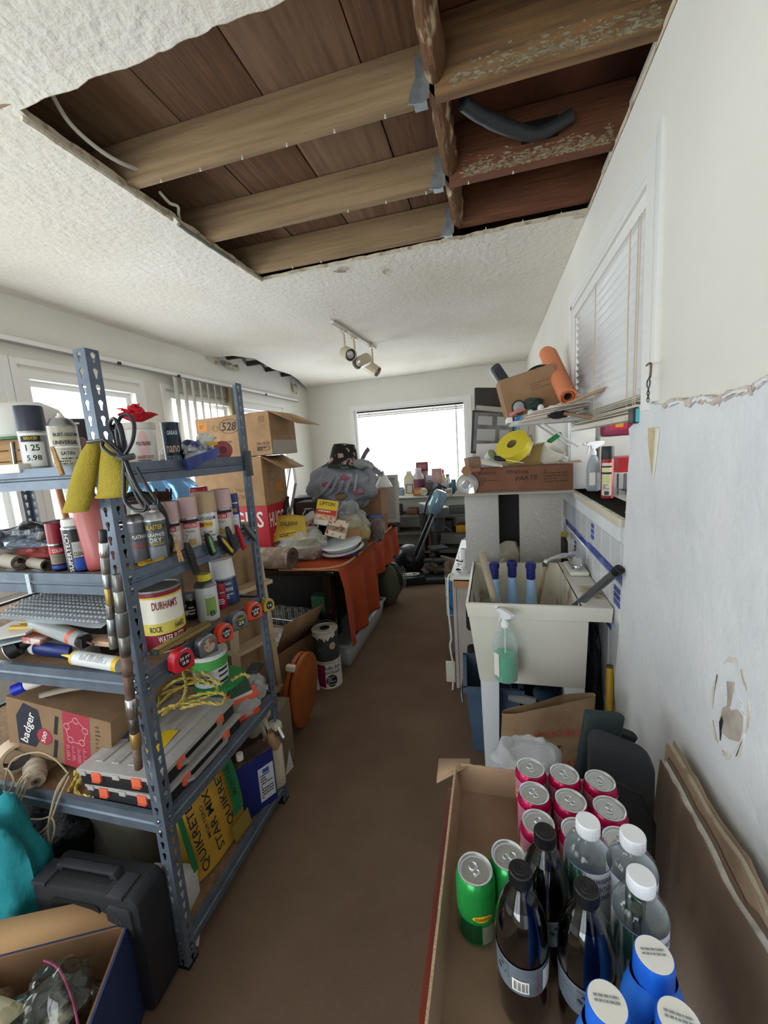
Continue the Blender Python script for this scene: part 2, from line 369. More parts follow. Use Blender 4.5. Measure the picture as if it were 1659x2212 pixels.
# window casing, sill, reveal
w1 = struct('window_1', MB().box((XR-.008, WY1+.03, (SZ+WT)/2), (.018, .06, WT-SZ)).box((XR-.008, (WY0+WY1)/2, WT+.03), (.018, WY1-WY0+.12, .06))
    .box((XR-.008, WY0-.03, (SZ+.37+WT)/2), (.018, .06, WT-SZ-.37)), TRIM)
MB().box((XR+.05, WY1-.01, (SZ+WT)/2), (.13, .02, WT-SZ)).box((XR+.05, (WY0+WY1)/2, WT-.01), (.13, WY1-WY0, .02)).build('reveal', TRIM, w1)
MB().box((XR-.007, WY0-.079, 1.985), (.016, .032, .72)).build('casing_strip', TRIM, w1, bev=.003)
SILL = mat('#b9b2a8', .25, var=(20, '#98928a', .4, .7))
MB().box((XR+.1, 2.125, SZ-.012), (.24, 1.03, .024)).build('sill', SILL, w1, bev=.004)
MB().box((XR-.022, 2.125, SZ-.014), (.012, 1.03, .03)).build('sill_edge', mat('#cfc6b2', .5), w1, bev=.003)
# tiles under the sill: white field tiles, blue mosaic border and accents
TW, TH, TG = .142, .2, .004
TILE = mat('#dfe2e4', .18, coat=.3, var=(2.5, '#d2d7dc', .3, .8)); BTILE = mat('#283a86', .15, coat=.4, var=(14, '#3f56a8', .35, .75)); GROUT = mat('#c4c8cb', .9)
MB().box((XR-.001, 2.3, .62), (.004, 1.3, 1.21)).build('tile_backing', GROUT, wr)
MB().box((XR-.006, 2.305, 1.178), (.012, 1.27, .075)).build('render_band', PLASTER, wr, bev=.002)
BZ = 1.0
def tilebox(y, z, dy, dz, m, nm, lift=0, memo={}):
    k = (round(dy, 4), round(dz, 4), m.name)
    if k not in memo: memo[k] = MB().box((0, 0, 0), (.008, dy, dz)).mesh('tile', .0015, bseg=1)
    o = link(nm, memo[k], m, wr, (XR-.005-lift, y, z))
acc = [(1283, 1148, 2, 3), (1245, 1180, 2, 3), (1336, 1288, 3, 3), (1318, 1348, 3, 1)]
accp = [(U(a, b, x=XR-.004).y, U(a, b, x=XR-.004).z, c, d) for a, b, c, d in acc]
MS = .027
rows = [(1.138-(k+1)*TH, 1.138-k*TH) for k in range(1)]
zs = [1.02+.118/2, ]                       # field rows: one above the border, the rest below
field = [(1.02, 1.138)]+[(.978-(k+1)*TH, .978-k*TH) for k in range(4)]
for z0, z1 in field:
    for i in range(10):
        y = 1.642+TW*(i-.5)
        tilebox(y, (z0+z1)/2, TW-TG, z1-z0-TG, TILE, 'tile')
for i in range(46):
    tilebox(1.585+i*.0275, .999, .0205, .034, BTILE, 'mosaic_tile')
for a, b, c, d in accp:
    for i in range(c):
        for j in range(d): tilebox(a+(i-(c-1)/2)*MS, b+(j-(d-1)/2)*MS, MS-.006, MS-.006, BTILE, 'mosaic_tile', .003)
# kitchen behind the pass-through
KM = mat('#cfd0ca', .7)
mb = holed(MB(), (1.1, 3.3), (0, 2.6), [(1.5, 2.9, 1.25, 2.2)], lambda m, a, b, z0, z1: m.box((1.86, (a+b)/2, (z0+z1)/2), (.12, b-a, z1-z0)))  # opening in the outer kitchen wall is unseen, added to let daylight in
mb.box((1.2, 1.05, 1.3), (1.3, .1, 2.6)).box((1.2, 3.35, 1.3), (1.3, .1, 2.6)).box((1.2, 2.2, 2.65), (1.4, 2.4, .1))
struct('wall_kitchen', mb, KM, smooth=0)
portal('window_daylight', (1.95, 2.2, 1.72), (0, 90, 0), .95, 1.4)  # portal of the added kitchen opening
# ------------------------------------------------ ceiling with the big opening and the torn corner
HX0, HY0, HY1 = -1.285, 1.03, 2.30
ctr = Vector((-.4, 1.65))
inner = [(HX0, HY0), (XR-.004, HY0-.02), (XR-.004, HY1-.03), (HX0+.01, HY1+.02)]
outer = [(XR, YB), (XR, YF), (XL, YF), (-2.62, 5.62), (-2.52, 5.3), (-2.44, 4.9), (-2.46, 4.5), (-2.40, 4.2), (-2.36, 3.95), (-2.48, 3.76), (XL, 3.70), (XL, YB)]
def hit(poly, a):
    d = Vector((math.cos(a), math.sin(a))); best = None
    for i in range(len(poly)):
        p, q = Vector(poly[i])-ctr, Vector(poly[(i+1) % len(poly)])-ctr; e = q-p; den = d.x*e.y-d.y*e.x
        if abs(den) < 1e-9: continue
        t = (p.x*e.y-p.y*e.x)/den; s_ = (p.x*d.y-p.y*d.x)/den
        if t > 0 and -1e-6 <= s_ <= 1+1e-6 and (best is None or t > best): best = t
    return ctr+d*best
angs = sorted({round(math.atan2(y-ctr.y, x-ctr.x), 5) for x, y in inner+outer} | {round(-math.pi+2*math.pi*i/260, 5) for i in range(260)})
def zc(x, y): return CZ+.006*nz((x, y, 0), 1.3)+.0018*nz((x, y, 0), 9)-.03*max(0, (y-3.4)/2.5)*max(0, -(x+.2)/2.4)
RN = 26; vs, fs = [], []
for a in angs:
    i0, o0 = hit(inner, a), hit(outer, a); j = .012*nz((i0.x, i0.y, 1), 14)+.006*nz((i0.x, i0.y, 5), 50)
    dirv = (o0-i0).normalized() if (o0-i0).length > .02 else Vector((0, 0))
    i0 = i0+dirv*j
    for k in range(RN+1):
        t = (k/RN)**1.3; p = i0.lerp(o0, t); vs.append((p.x, p.y, zc(p.x, p.y)-(.004 if k == 0 else 0)))
n = len(angs)
for i in range(n):
    for k in range(RN): a, b = i*(RN+1)+k, ((i+1) % n)*(RN+1)+k; fs.append((a, a+1, b+1, b))
mb = MB().add(vs, fs); ceil = struct('ceiling', mb, CEILM, smooth=60)
mb = MB()
for i in range(n):
    a, b = vs[i*(RN+1)], vs[((i+1) % n)*(RN+1)]
    mb.add([a, b, (b[0], b[1], b[2]+.018), (a[0], a[1], a[2]+.018)], [(0, 1, 2, 3)])
    a, b = vs[i*(RN+1)+RN], vs[((i+1) % n)*(RN+1)+RN]
    if a[0] < -2.2 and 3.68 < a[1] < 5.7: mb.add([a, b, (b[0], b[1], b[2]+.018), (a[0], a[1], a[2]+.018)], [(0, 1, 2, 3)])
mb.build('drywall_edge', EDGE, ceil, smooth=0, solid=.002)
# a raised bead of plaster running round the opening's near and left edge
BEAD = mat('#d9d0bf', .85, bump=(60, .6), var=(30, '#a9997f', .5, .72))
for a, b, m_ in (((-1.30, 1.05), (-1.285, 1.62), BEAD), ((-1.29, 1.66), (-1.28, 2.05), mat('#7c7f74', .9)), ((-1.285, 2.02), (-1.275, 2.31), BEAD)):
    MB().tube(crv([(a[0]+(b[0]-a[0])*t+.004*nz((t*5, a[1], 0)), a[1]+(b[1]-a[1])*t, CZ-.008+.003*nz((t*9, 3, 1))) for t in [i/12 for i in range(13)]], 2), .009, 6).build('edge_bead', m_, ceil)
# roof deck panels above
def wood(c1, c2, sc, st, bump=.25, lo=.35, hi=.68): return mat(c1, .82, var=(sc, c2, lo, hi, 9), stretch=st, bump=(40, bump, .004))
PLY = [wood('#846750', '#6b523f', 7, (6, .5, 1)), wood('#79593f', '#5a4030', 9, (9, .5, 1), lo=.3, hi=.66), wood('#876b52', '#6f5641', 6, (6, .5, 1)), wood('#76563f', '#573e2f', 10, (9, .5, 1))]
PRED = [wood('#74452f', '#55321f', 7, (1, .4, 1), lo=.3, hi=.75), wood('#6a3e2a', '#4a2c1e', 7, (1, .4, 1), lo=.3, hi=.75)]
xs = [-2.72, -1.5, -1.02, -.70, -.36, -.13]
for i, (a, b) in enumerate(zip(xs, xs[1:])):
    MB().box(((a+b)/2, 1.0, 2.725), (b-a-.004, 1.2, .018)).build('plywood_panel', PLY[(i+1) % 4], ceil, bev=.002)
    MB().box(((a+b)/2, 2.25, 2.725+.001*i), (b-a-.006, 1.28, .018)).build('plywood_panel', PLY[(i+3) % 4], ceil, bev=.002)
for k, (a, b) in enumerate(((.3, 1.42), (1.42, 1.86), (1.86, 2.9))):
    MB().box((.22, (a+b)/2, 2.79), (.72, b-a-.004, .018)).build('plywood_panel', PRED[k % 2], ceil, bev=.002)
struct('ceiling_roof', MB().box(((XL+2.2)/2, (YB+YF)/2, RZ+.03), (2.2-XL+.4, YF-YB+.5, .06)), mat('#5a4a3c', .9))
# joists, beam, hangers
JO = wood('#9c8262', '#7b6448', 5, (.5, 9, 9), lo=.38, hi=.75); JM = wood('#8a6844', '#5d4530', 5, (.6, 8, 8), lo=.38, hi=.7); ROT = mat('#6b4a2e', .9, var=(9, '#c9b892', .56, .7), stretch=(3, 1, 3), bump=(22, 1, .02))
MOLD = mat('#74472f', .85, var=(9, '#5a3724', .35, .7), stretch=(.5, 1, 5), bump=(20, .4))
JY = [(1.398, 1.438), (1.832, 1.872), (2.222, 2.262)]
MB().box((-1.05, 1.0, 2.64), (3.3, .04, .14)).build('joist', JO, ceil, bev=.003)
for a, b in JY:
    MB().box((-1.44, (a+b)/2, 2.645), (2.53, b-a, .14)).build('joist', JO, ceil, bev=.003)
    MB().box((.19, (a+b)/2, 2.675 if a < 2.2 else 2.69), (.66, b-a, .20 if a < 2.2 else .18)).build('joist', JM if a < 1.8 else MOLD, ceil, bev=.003)
    # pale mould streaks at the foot of the right-hand joists
    if a < 2.2:
        rg = random.Random(int(a*100))
        for m_ in (mat('#85765a', .9), mat('#7a6749', .9), mat('#968b76', .9)):
            mb = MB()
            for k in range(190):
                w_, h_ = rg.uniform(.002, .013), rg.uniform(.001, .0045); z_ = 2.579+h_+abs(rg.gauss(0, .024))
                mb.prism([(x*w_*rg.uniform(.6, 1.2), y*h_*rg.uniform(.6, 1.2)) for x, y in circ(1, 9)], 0, rg.uniform(.0004, .0012), TRS((rg.uniform(-.09, .45), a, min(z_, 2.66)), (90, 0, 0)))
            mb.build('mould_patch', m_, ceil, smooth=0)['kind'] = 'stuff'
for k, (a, b) in enumerate(((.5, 1.398), (1.438, 1.832), (1.872, 2.222))):
    L_ = b-a
    MB().grid(lambda u, v: (-.135+(.032+.007*nz((u*9, k, v*2)))*math.cos(v*2*math.pi), a+L_*u, 2.655+(.06+.012*nz((u*8, k+4, v*3)))*math.sin(v*2*math.pi)), 40, 14).build('rotten_beam', ROT, ceil)
GALV = mat('#aeb6ba', .45, .8, var=(40, '#8d979c', .4, .7))
for a, b in JY:
    hp = [(-.055, -.005), (-.012, -.012), (.01, 0), (.012, .05), (-.004, .075), (.006, .12), (-.012, .13), (-.03, .1), (-.028, .06), (-.045, .03)]
    o = MB().prism(hp, -.0015, .0015, TRS((-.165, a-.003, 2.57), (90, 0, 0))).build('joist_hanger', GALV, ceil, smooth=0)
    MB().box((-.185, (a+b)/2, 2.5725), (.04, b-a+.006, .003)).build('hanger_seat', GALV, o)
NAIL = mat('#d8d4c8', .5)
for i in range(16):
    a, b = JY[i % 3]; x = -1.15+1.55*((i*.37) % 1)
    MB().lathe([(0, 0), (.004, .002), (.0025, .006), (.002, .012), (0, .012)], 6).build('nail_head', NAIL, ceil, (x, (a+b)/2, 2.562 if x < -.14 or a < 0 else 2.564))
# small torn opening by the left wall: dark cavity with lath bars and hanging paper
MB().box((-2.55, 4.65, 2.77), (.7, 2.0, .01)).build('cavity_top', mat('#3b332c', .9), ceil)
for y in (3.98, 4.35, 4.75, 5.15): MB().box((-2.5, y, 2.62), (.5, .03, .05)).build('lath_bar', mat('#453b33', .9), ceil)
TP = mat('#bcb09d', .9, var=(14, '#8f7a63', .5, .7), bump=(25, .5))
for (y, z, w, h, r) in ((3.72, 2.55, .06, .09, 20), (3.98, 2.52, .24, .06, -8), (5.45, 2.47, .08, .13, 12)):
    MB().grid(lambda u, v: (-2.66+.09*v*(1-v)+.02*nz((u*4, y, v)), y+(u-.5)*w, z+(v-.5)*h+.018*nz((u*5, v, y))), 12, 5).build('torn_paper', TP, ceil, rot=(0, 0, 0), solid=.002)
for (a, b, w, h) in ((735, 585, .08, .045), (1250, 468, .06, .02), (830, 588, .02, .06)):
    p = U(a, b, z=CZ-.006); MB().prism([(-w/2, -h/3), (w/2, -h/2), (w*.35, h/2), (-w*.2, h*.3)], 0, .003, TRS(p-Vector((0, 0, .004)))).build('torn_paper', TP, ceil, smooth=0)
# pipe and cables in the opening
pc = [U(1000, 222, z=2.63), U(1040, 250, z=2.625), U(1110, 280, z=2.63), U(1165, 288, z=2.64), U(1235, 250, z=2.68)]
tag(MB().tube(crv(pc, 6), [.022]*8+[.024]*9+[.022]*8, 12).build('drain_pipe', mat('#2f3236', .55, bump=(30, .3))), 'dark grey drain pipe running between the exposed ceiling joists', 'pipe')
MB().box((0, 0, 0), (.13, .004, .07)).build('pipe_hole', mat('#150e0b', .95), ceil, (.2, 1.829, 2.68))
WC = mat('#cbc7bc', .5)
tag(MB().tube(crv([U(107, 195, z=2.66), U(150, 265, z=2.62), U(210, 320, z=2.60), U(262, 352, z=2.60), U(305, 368, z=2.62)], 6), .007, 8).build('electrical_cable', WC), 'white electrical cable sagging across the dark near corner of the ceiling opening', 'cable')
tag(MB().tube(crv([U(345, 415, z=2.61), U(366, 438, z=2.60), U(384, 446, z=2.60), U(386, 465, z=2.595), U(392, 487, z=2.60)], 6), .006, 8).build('electrical_cable', WC), 'short white cable kinked behind the second ceiling joist', 'cable')
# ------------------------------------------------ left windows
for i, (a, b) in enumerate(LWIN):
    c = (a+b)/2; f = .055; z0, z1 = WZ0, WZ1
    w = struct('window_%d' % (i+2), fr(MB(), 'x', XL-.05, .12, a, b, z0, z1, f), TRIM)
    fr(MB(), 'x', XL-.07, .035, a+f, b-f, z0+f, z1-f, .035).build('sash', WPLAST, w)
    MB().add([(XL-.07, a+f, z0+f), (XL-.07, b-f, z0+f), (XL-.07, b-f, z1-f), (XL-.07, a+f, z1-f)], [(0, 1, 2, 3)]).build('pane', PANE, w)
    fr(MB(), 'x', XL+.006, .014, a-.038, b+.038, z0-.06, z1+.06, .038).build('casing', TRIM, w)
# curtain rail along the windows with leftover vertical slats
cr = thing('curtain_rail', 'long white curtain rail fixed above the row of windows', 'rail', (XL, 2.0, 2.31))
MB().box((.035, 0, 0), (.05, 6.9, .028)).build('rail', TRIM, cr, bev=.004)
MB().box((.045, 0, -.02), (.012, 6.9, .012)).build('track', mat('#8f8d88', .5), cr)
for y in (-.35, .55, 1.15, 2.6): MB().box((.062, y, -.012), (.006, .03, .02)).build('rail_clip', BLACK, cr)
vb = thing('vertical_blind', 'white vertical blind slats hanging in front of the middle window', 'blind', (XL+.06, 3.5, 2.28))
VS = mat('#e2ded6', .6); VT = mat('#b9ac8f', .75, var=(30, '#a0926f', .4, .6), stretch=(1, 30, .3))
for k in range(7):
    MB().grid(lambda u, v: (.04*math.sin(2.2*(u-.5)), (u-.5)*.085, -1.25*v), 4, 1).build('slat', VS, vb, (0, -.4+k*.105, 0), (0, 0, 62+k*2), solid=.002)
for k in range(10):
    MB().grid(lambda u, v: (.01*math.sin(3*(u-.5)), (u-.5)*.08, -1.25*v), 3, 1).build('slat', VT, vb, (.01, .33+k*.016, 0), (0, 0, 80), solid=.002)
# ------------------------------------------------ far window
FX0, FX1, FZ0, FZ1 = -1.97, -.33, .87, 2.14; fc = (FX0+FX1)/2
wf = struct('window_7', fr(MB(), 'y', YF-.008, .02, FX0-.065, FX1+.065, FZ0, FZ1+.065, .065), TRIM)
fr(MB(), 'y', YF+.06, .11, FX0, FX1, FZ0, FZ1, .04).build('sash', WPLAST, wf)
MB().box((FX1-.15, YF+.08, 1.5), (.025, .03, 1.2)).build('mullion', WPLAST, wf)
MB().add([(FX0, YF+.085, FZ0), (FX1, YF+.085, FZ0), (FX1, YF+.085, FZ1), (FX0, YF+.085, FZ1)], [(0, 1, 2, 3)]).build('pane', PANE, wf)
MB().box((fc, YF-.11, FZ0-.015), (FX1-FX0+.16, .30, .03)).build('sill', TRIM, wf, bev=.004)
mbl = thing('mini_blind', 'raised white mini blind bunched at the top of the far window', 'blind', (fc, YF+.02, FZ1))
MB().box((0, 0, -.035), (1.56, .03, .03)).build('head_rail', TRIM, mbl, bev=.003)
for k in range(7): MB().box((0, 0, -.056-k*.005), (1.54, .028, .0025)).build('slat', VS, mbl)
MB().box((0, 0, -.098), (1.55, .026, .014)).build('bottom_rail', mat('#8e8c86', .5), mbl, bev=.002)
for x in (-.6, .35): MB().tube([(x, -.018, -.05), (x+.01, -.018, -.2), (x, -.018, -.3)], .0025, 5).build('cord', GREY, mbl)
w8 = struct('window_8', MB().box((-2.23, YB-.06, 1.22), (.05, .12, 1.85)).box((-.37, YB-.06, 1.22), (.05, .12, 1.85)).box((-1.3, YB-.06, 2.13), (1.85, .12, .05)).box((-1.3, YB-.06, 1.22), (.05, .06, 1.85)), TRIM)  # unseen back window, added so light comes from behind the camera
MB().add([(-2.2, YB-.06, .3), (-.4, YB-.06, .3), (-.4, YB-.06, 2.1), (-2.2, YB-.06, 2.1)], [(0, 1, 2, 3)]).build('pane', PANE, w8)
# ------------------------------------------------ venetian blind in the pass-through
bl = thing('venetian_blind', 'white venetian blind half lowered in the pass-through window over the sink', 'blind', (XR+.02, (WY0+WY1)/2, WT-.02))
SL = mat('#d9d9d8', .45); bw = WY1-WY0-.06
MB().box((0, 0, -.022), (.05, bw+.02, .045)).build('head_rail', TRIM, bl, bev=.003)
sm = MB().grid(lambda u, v: (.022*math.sin(R_(66))*0+(u-.5)*.046*math.cos(R_(64)), (v-.5)*bw, -(u-.5)*.046*math.sin(R_(64))+.003*math.sin(math.pi*u)), 4, 1).mesh('slat')
for k in range(16): link('slat', sm, SL, bl, (0, 0, -.07-k*.0355), (random.uniform(-.25, .25), 0, 0), solid=.0018)
zb = -.07-15*.0355
for k in range(9):                                   # collapsed bottom slats hanging askew
    t = k/8; MB().box((-.002*k, 0, 0), (.046, bw, .0025)).build('slat', mat('#d3cbbd', .5), bl, (-.004, 0, zb+.018-.0065*k), (random.uniform(-.5, .5)-.4*t, 6, 0))
MB().box((0, 0, 0), (.05, bw, .022)).build('bottom_rail', mat('#cfc8ba', .45, var=(12, '#b29f84', .55, .7)), bl, (-.012, 0, zb-.05), (-.5, 0, 0), bev=.004)
MB().box((0, 0, 0), (.056, .05, .05)).build('end_cap', BLACK, bl, (-.022, -bw/2+.02, zb-.045), (-.5, 0, 0), bev=.006)
MB().box((0, 0, 0), (.045, .004, .042)).build('end_cap_insert', mat('#4fb0b8', .4), bl, (-.020, -bw/2-.007, zb-.045), (-.5, 0, 0), bev=.003)
CORD = mat('#cbb7a0', .8)
for y in (-.42, .05, .5): MB().tube([(-.026, y, -.045), (-.027, y+.004, -.3), (-.026, y, zb-.03)], .0022, 5).build('ladder_cord', CORD, bl)
for y in (.47, .49): MB().tube([(-.026, -y-.03, -.045), (-.03, -y-.03, zb-.02)], .0018, 5).build('pull_cord', CORD, bl)
ch = thing('hook_chain', 'rusty hook with ring and chain on the casing beside the venetian blind', 'hook', U(1402, 790, x=XR-.03))
MB().tube(crv([(0, .02, .004), (0, 0, .006), (0, -.015, 0), (0, -.012, -.03), (0, -.004, -.034)], 4), .003, 6).build('hook', mat('#6d5a4e', .5, .7), ch)
MB().tube([(0, .012*math.cos(t), -.048+.012*math.sin(t)) for t in [i*math.pi/8 for i in range(16)]], .0018, 6, closed=True).build('ring', DGREY, ch)
for k in range(4): MB().tube([(.003*(k % 2)*math.cos(t), .004*math.cos(t)*(1-k % 2), -.066-.009*k+.007*math.sin(t)) for t in [i*math.pi/5 for i in range(10)]], .0012, 5, closed=True).build('chain_link', DGREY, ch)
# ================================================================ STEEL SHELVING UNIT
SX0, SX1, SY0, SY1 = -2.16, -.94, .815, 1.455
BLUEG = mat('#66717f', .42, .35, var=(18, '#586270', .4, .7), bump=(30, .05)); DECK = mat('#8b6f52', .85, var=(60, '#7b6046', .4, .6))
LV = [1.552, 1.262, .972, .532, .105]
shelf = thing('steel_shelf', 'grey-blue steel shelving unit with keyhole posts beside the aisle', 'shelving', (SX1, SY0, 0))
SH = Vector((SX1, SY0, 0))
def keyhole():
    p = []
    for i in range(12):
        t = R_(-60+300*i/11); p.append((.0068*math.cos(t+R_(0)), .0068*math.sin(t+R_(0))))
    up = [(.0068*math.sin(R_(a)), .006+.0068*math.cos(R_(a))) for a in (-130, -95, -60, -20, 20, 60, 95, 130)]
    lo = [(.0036, -.004), (.0032, -.011), (0, -.0128), (-.0032, -.011), (-.0036, -.004)]
    return up+lo
KH = keyhole()
def flange(mb, h, M, w=.037, pitch=.0381, th=.0018):
    n = int(h/pitch); off = (h-n*pitch)/2
    c0 = w*.55
    for k in range(n):
        zc_ = off+pitch*(k+.5); m = len(KH)
        inn = [(c0+x, zc_+z) for x, z in KH]
        out = []
        for x, z in KH:
            a = math.atan2(z+.001, x); dx, dz = math.cos(a), math.sin(a)
            t = min(((w-c0)/dx if dx > 1e-6 else -c0/dx if dx < -1e-6 else 9), (pitch/2/abs(dz) if abs(dz) > 1e-6 else 9)); out.append((c0+dx*t, zc_+dz*t))
        for s in (0, th):
            mb.add([(x, s, z) for x, z in inn+out], [(i, (i+1) % m, m+(i+1) % m, m+i) for i in range(m)], M)
        mb.add([(x, 0, z) for x, z in inn]+[(x, th, z) for x, z in inn], [(i, (i+1) % m, m+(i+1) % m, m+i) for i in range(m)], M)
        # fill the outer corners
        for sx, sz in ((0, -1), (0, 1), (1, -1), (1, 1)):
            cx, cz = (0 if sx == 0 else w), zc_+sz*pitch/2
            best = sorted(range(m), key=lambda i: (out[i][0]-cx)**2+(out[i][1]-cz)**2)
            i = best[0]; j = (i+1) % m if ((out[(i+1) % m][0]-cx)**2+(out[(i+1) % m][1]-cz)**2) < ((out[i-1][0]-cx)**2+(out[i-1][1]-cz)**2) else (i-1) % m
            for s in (0, th): mb.add([(out[i][0], s, out[i][1]), (cx, s, cz), (out[j][0], s, out[j][1])], [(0, 1, 2)], M)
    for s in (0, th):
        for za, zb_ in ((0, off), (h-off, h)): mb.add([(0, s, za), (w, s, za), (w, s, zb_), (0, s, zb_)], [(0, 1, 2, 3)], M)
    mb.add([(w, 0, 0), (w, th, 0), (w, th, h), (w, 0, h)], [(0, 1, 2, 3)], M); mb.add([(0, 0, h), (w, 0, h), (w, th, h), (0, th, h)], [(0, 1, 2, 3)], M)
PH = 1.83
for ix, x in enumerate((SX0, SX1)):
    for iy, y in enumerate((SY0, SY1)):
        mb = MB(); sx = -1 if ix else 1; sy = -1 if iy else 1
        p = Vector((x, y, 0))-SH
        flange(mb, PH, Matrix(((sx, 0, 0, p.x), (0, sy, 0, p.y), (0, 0, 1, 0), (0, 0, 0, 1))))                 # flange along X
        flange(mb, PH, Matrix(((0, sx, 0, p.x), (sy, 0, 0, p.y), (0, 0, 1, 0), (0, 0, 0, 1))))                 # flange along Y
        po = mb.build('post', BLUEG, shelf, smooth=0)
        MB().box((p.x+sx*.018, p.y+sy*.018, .004), (.042, .042, .008)).build('foot', BLACK, po)
bp_ = [(0, 0), (0, .024), (-.004, .028), (-.004, .031), (0, .035), (0, .058), (.016, .058), (.016, .056), (.002, .056), (.002, .0), ]
def beam(a, b, z, inward, nm='beam'):
    a, b = Vector(a), Vector(b); d = (b-a).normalized(); n_ = Vector(inward)
    M = Matrix(((n_.x, 0, d.x, a.x-SH.x), (n_.y, 0, d.y, a.y-SH.y), (0, 1, 0, z-.058), (0, 0, 0, 1)))
    o = MB().prism(bp_, 0, (b-a).length, M).build(nm, BLUEG, shelf, smooth=20)
    return o
RIV = MB().lathe([(.0055, 0), (.0055, .002), (.003, .004), (0, .0045)], 8)
rme = RIV.mesh('rivet')
for z in LV:
    beam((SX0+.02, SY0+.003), (SX1-.02, SY0+.003), z, (0, 1, 0)); beam((SX0+.02, SY1-.003), (SX1-.02, SY1-.003), z, (0, -1, 0))
    b1 = beam((SX1-.003, SY0+.02), (SX1-.003, SY1-.02), z, (-1, 0, 0)); beam((SX0+.003, SY0+.02), (SX0+.003, SY1-.02), z, (1, 0, 0))
    MB().box(((SX0+SX1)/2-SH.x, (SY0+SY1)/2-SH.y, z-.016), (SX1-SX0-.012, SY1-SY0-.012, .013)).build('deck', DECK, shelf)
    for dz in (-.012, -.046):
        link('rivet', rme, STEEL, shelf, Vector((SX1, SY0+.02, z+dz))-SH, (0, 90, 0)); link('rivet', rme, STEEL, shelf, Vector((SX1-.02, SY0, z+dz))-SH, (90, 0, 0))
        link('rivet', rme, STEEL, shelf, Vector((SX1, SY1-.02, z+dz))-SH, (0, 90, 0))
MB().box((SX1-SH.x+.004, SY1-SH.y-.02, LV[0]-.03), (.012, .045, .1)).build('clip', DGREY, shelf, bev=.003)
MB().box((-1.275-SH.x, -.0045, LV[1]-.03), (.014, .001, .058)).build('tape_strip', mat('#b9c6cf', .5), shelf)
D = [z-.009 for z in LV]      # deck top surfaces
FY = SY0+.05                  # front row of things on the near face
SZ_ = lambda l: D[l]
# ================================================================ DRINKS TRAY ON THE NEAR TABLE
TZ = .72
RWOOD = mat('#6e2a1c', .4, var=(4, '#521c12', .35, .7), stretch=(6, .6, 1))
tb = thing('side_table', 'narrow red-brown wooden table carrying the drinks tray', 'table', (.06, .48, 0))
MB().box((0, 0, TZ-.016), (.372, .80, .022)).build('table_top', RWOOD, tb, bev=.004)
MB().box((0, 0, TZ-.06), (.34, .74, .06)).build('apron', RWOOD, tb)
for a in (-1, 1):
    for b in (-1, 1): MB().box((a*.16, b*.36, (TZ-.09)/2), (.035, .035, TZ-.09)).build('leg', RWOOD, tb, bev=.003)
TX0, TX1, TY0, TY1, TD = -.092, .232, .16, .872, .058
CARDT = mat('#8d7460', .88, var=(9, '#7c6451', .35, .7), bump=(80, .15, .003)); KRAFT = mat('#a88c72', .85, var=(9, '#977b62', .35, .75)); CEDGE = mat('#b79c80', .9, bump=(200, .9, .004))
tr = thing('cardboard_tray', 'shallow open cardboard tray holding cans and bottles on the red-brown table', 'tray', (0, 0, TZ-.005))
MB().box(((TX0+TX1)/2, (TY0+TY1)/2, .003), (TX1-TX0, TY1-TY0, .005)).build('tray_floor', CARDT, tr)
def slab(p0, p1, out, h, lean, th=.004, nm='tray_side', m=KRAFT):
    p0, p1 = Vector(p0), Vector(p1); d = (p1-p0).normalized(); o = Vector(out)
    vs = []
    for q in (0, 1):
        for p in (p0, p1): vs.append((p.x+o.x*(q*lean), p.y+o.y*(q*lean), .005+q*h))
    for q in (0, 1):
        for p in (p0, p1): vs.append((p.x+o.x*(q*lean+th), p.y+o.y*(q*lean+th), .005+q*h))
    ob = MB().add(vs, [(0, 1, 3, 2), (4, 6, 7, 5), (0, 2, 6, 4), (1, 5, 7, 3), (0, 4, 5, 1)]).build(nm, m, tr, smooth=0)
    # ragged corrugated top edge
    mb = MB(); n = 60; L_ = (p1-p0).length
    for i in range(n):
        a, b = i/n, (i+1)/n; q = p0.lerp(p1, (a+b)/2); hh = .0015+.002*random.random()
        mb.box((q.x+o.x*(lean+th/2), q.y+o.y*(lean+th/2), .005+h+hh/2), (abs(d.x)*L_/n*1.02+abs(o.x)*th*1.1, abs(d.y)*L_/n*1.02+abs(o.y)*th*1.1, hh))
    mb.build('torn_edge', CEDGE, ob, smooth=0); return ob
slab((TX0, TY0, 0), (TX0, TY1, 0), (-1, 0, 0), TD, .010); slab((TX0, TY1, 0), (TX1, TY1, 0), (0, 1, 0), TD, .012)
slab((TX1, TY0, 0), (TX1, TY1, 0), (1, 0, 0), .03, .003); slab((TX0, TY0, 0), (TX1, TY0, 0), (0, -1, 0), TD, .005)
MB().add([(TX0-.012, TY1-.01, .06), (TX0-.055, TY1-.02, .035), (TX0-.06, TY1+.06, .03), (TX0+.02, TY1+.05, .05), (TX0+.02, TY1+.014, .062)], [(0, 1, 2, 3, 4)]).build('corner_flap', KRAFT, tr, solid=.004)
MB().add([(TX0+.09, TY1+.0115, .007), (TX0+.092, TY1+.0115, .007), (TX0+.092, TY1+.0115, .062), (TX0+.09, TY1+.0115, .062)], [(0, 1, 2, 3)]).build('fold_line', INK, tr)
TF = TZ+.0015       # tray floor surface
ALU = mat('#cfd1d2', .36, .9, bump=(15, .03)); ALUL = mat('#a9a8a2', .38, .9)
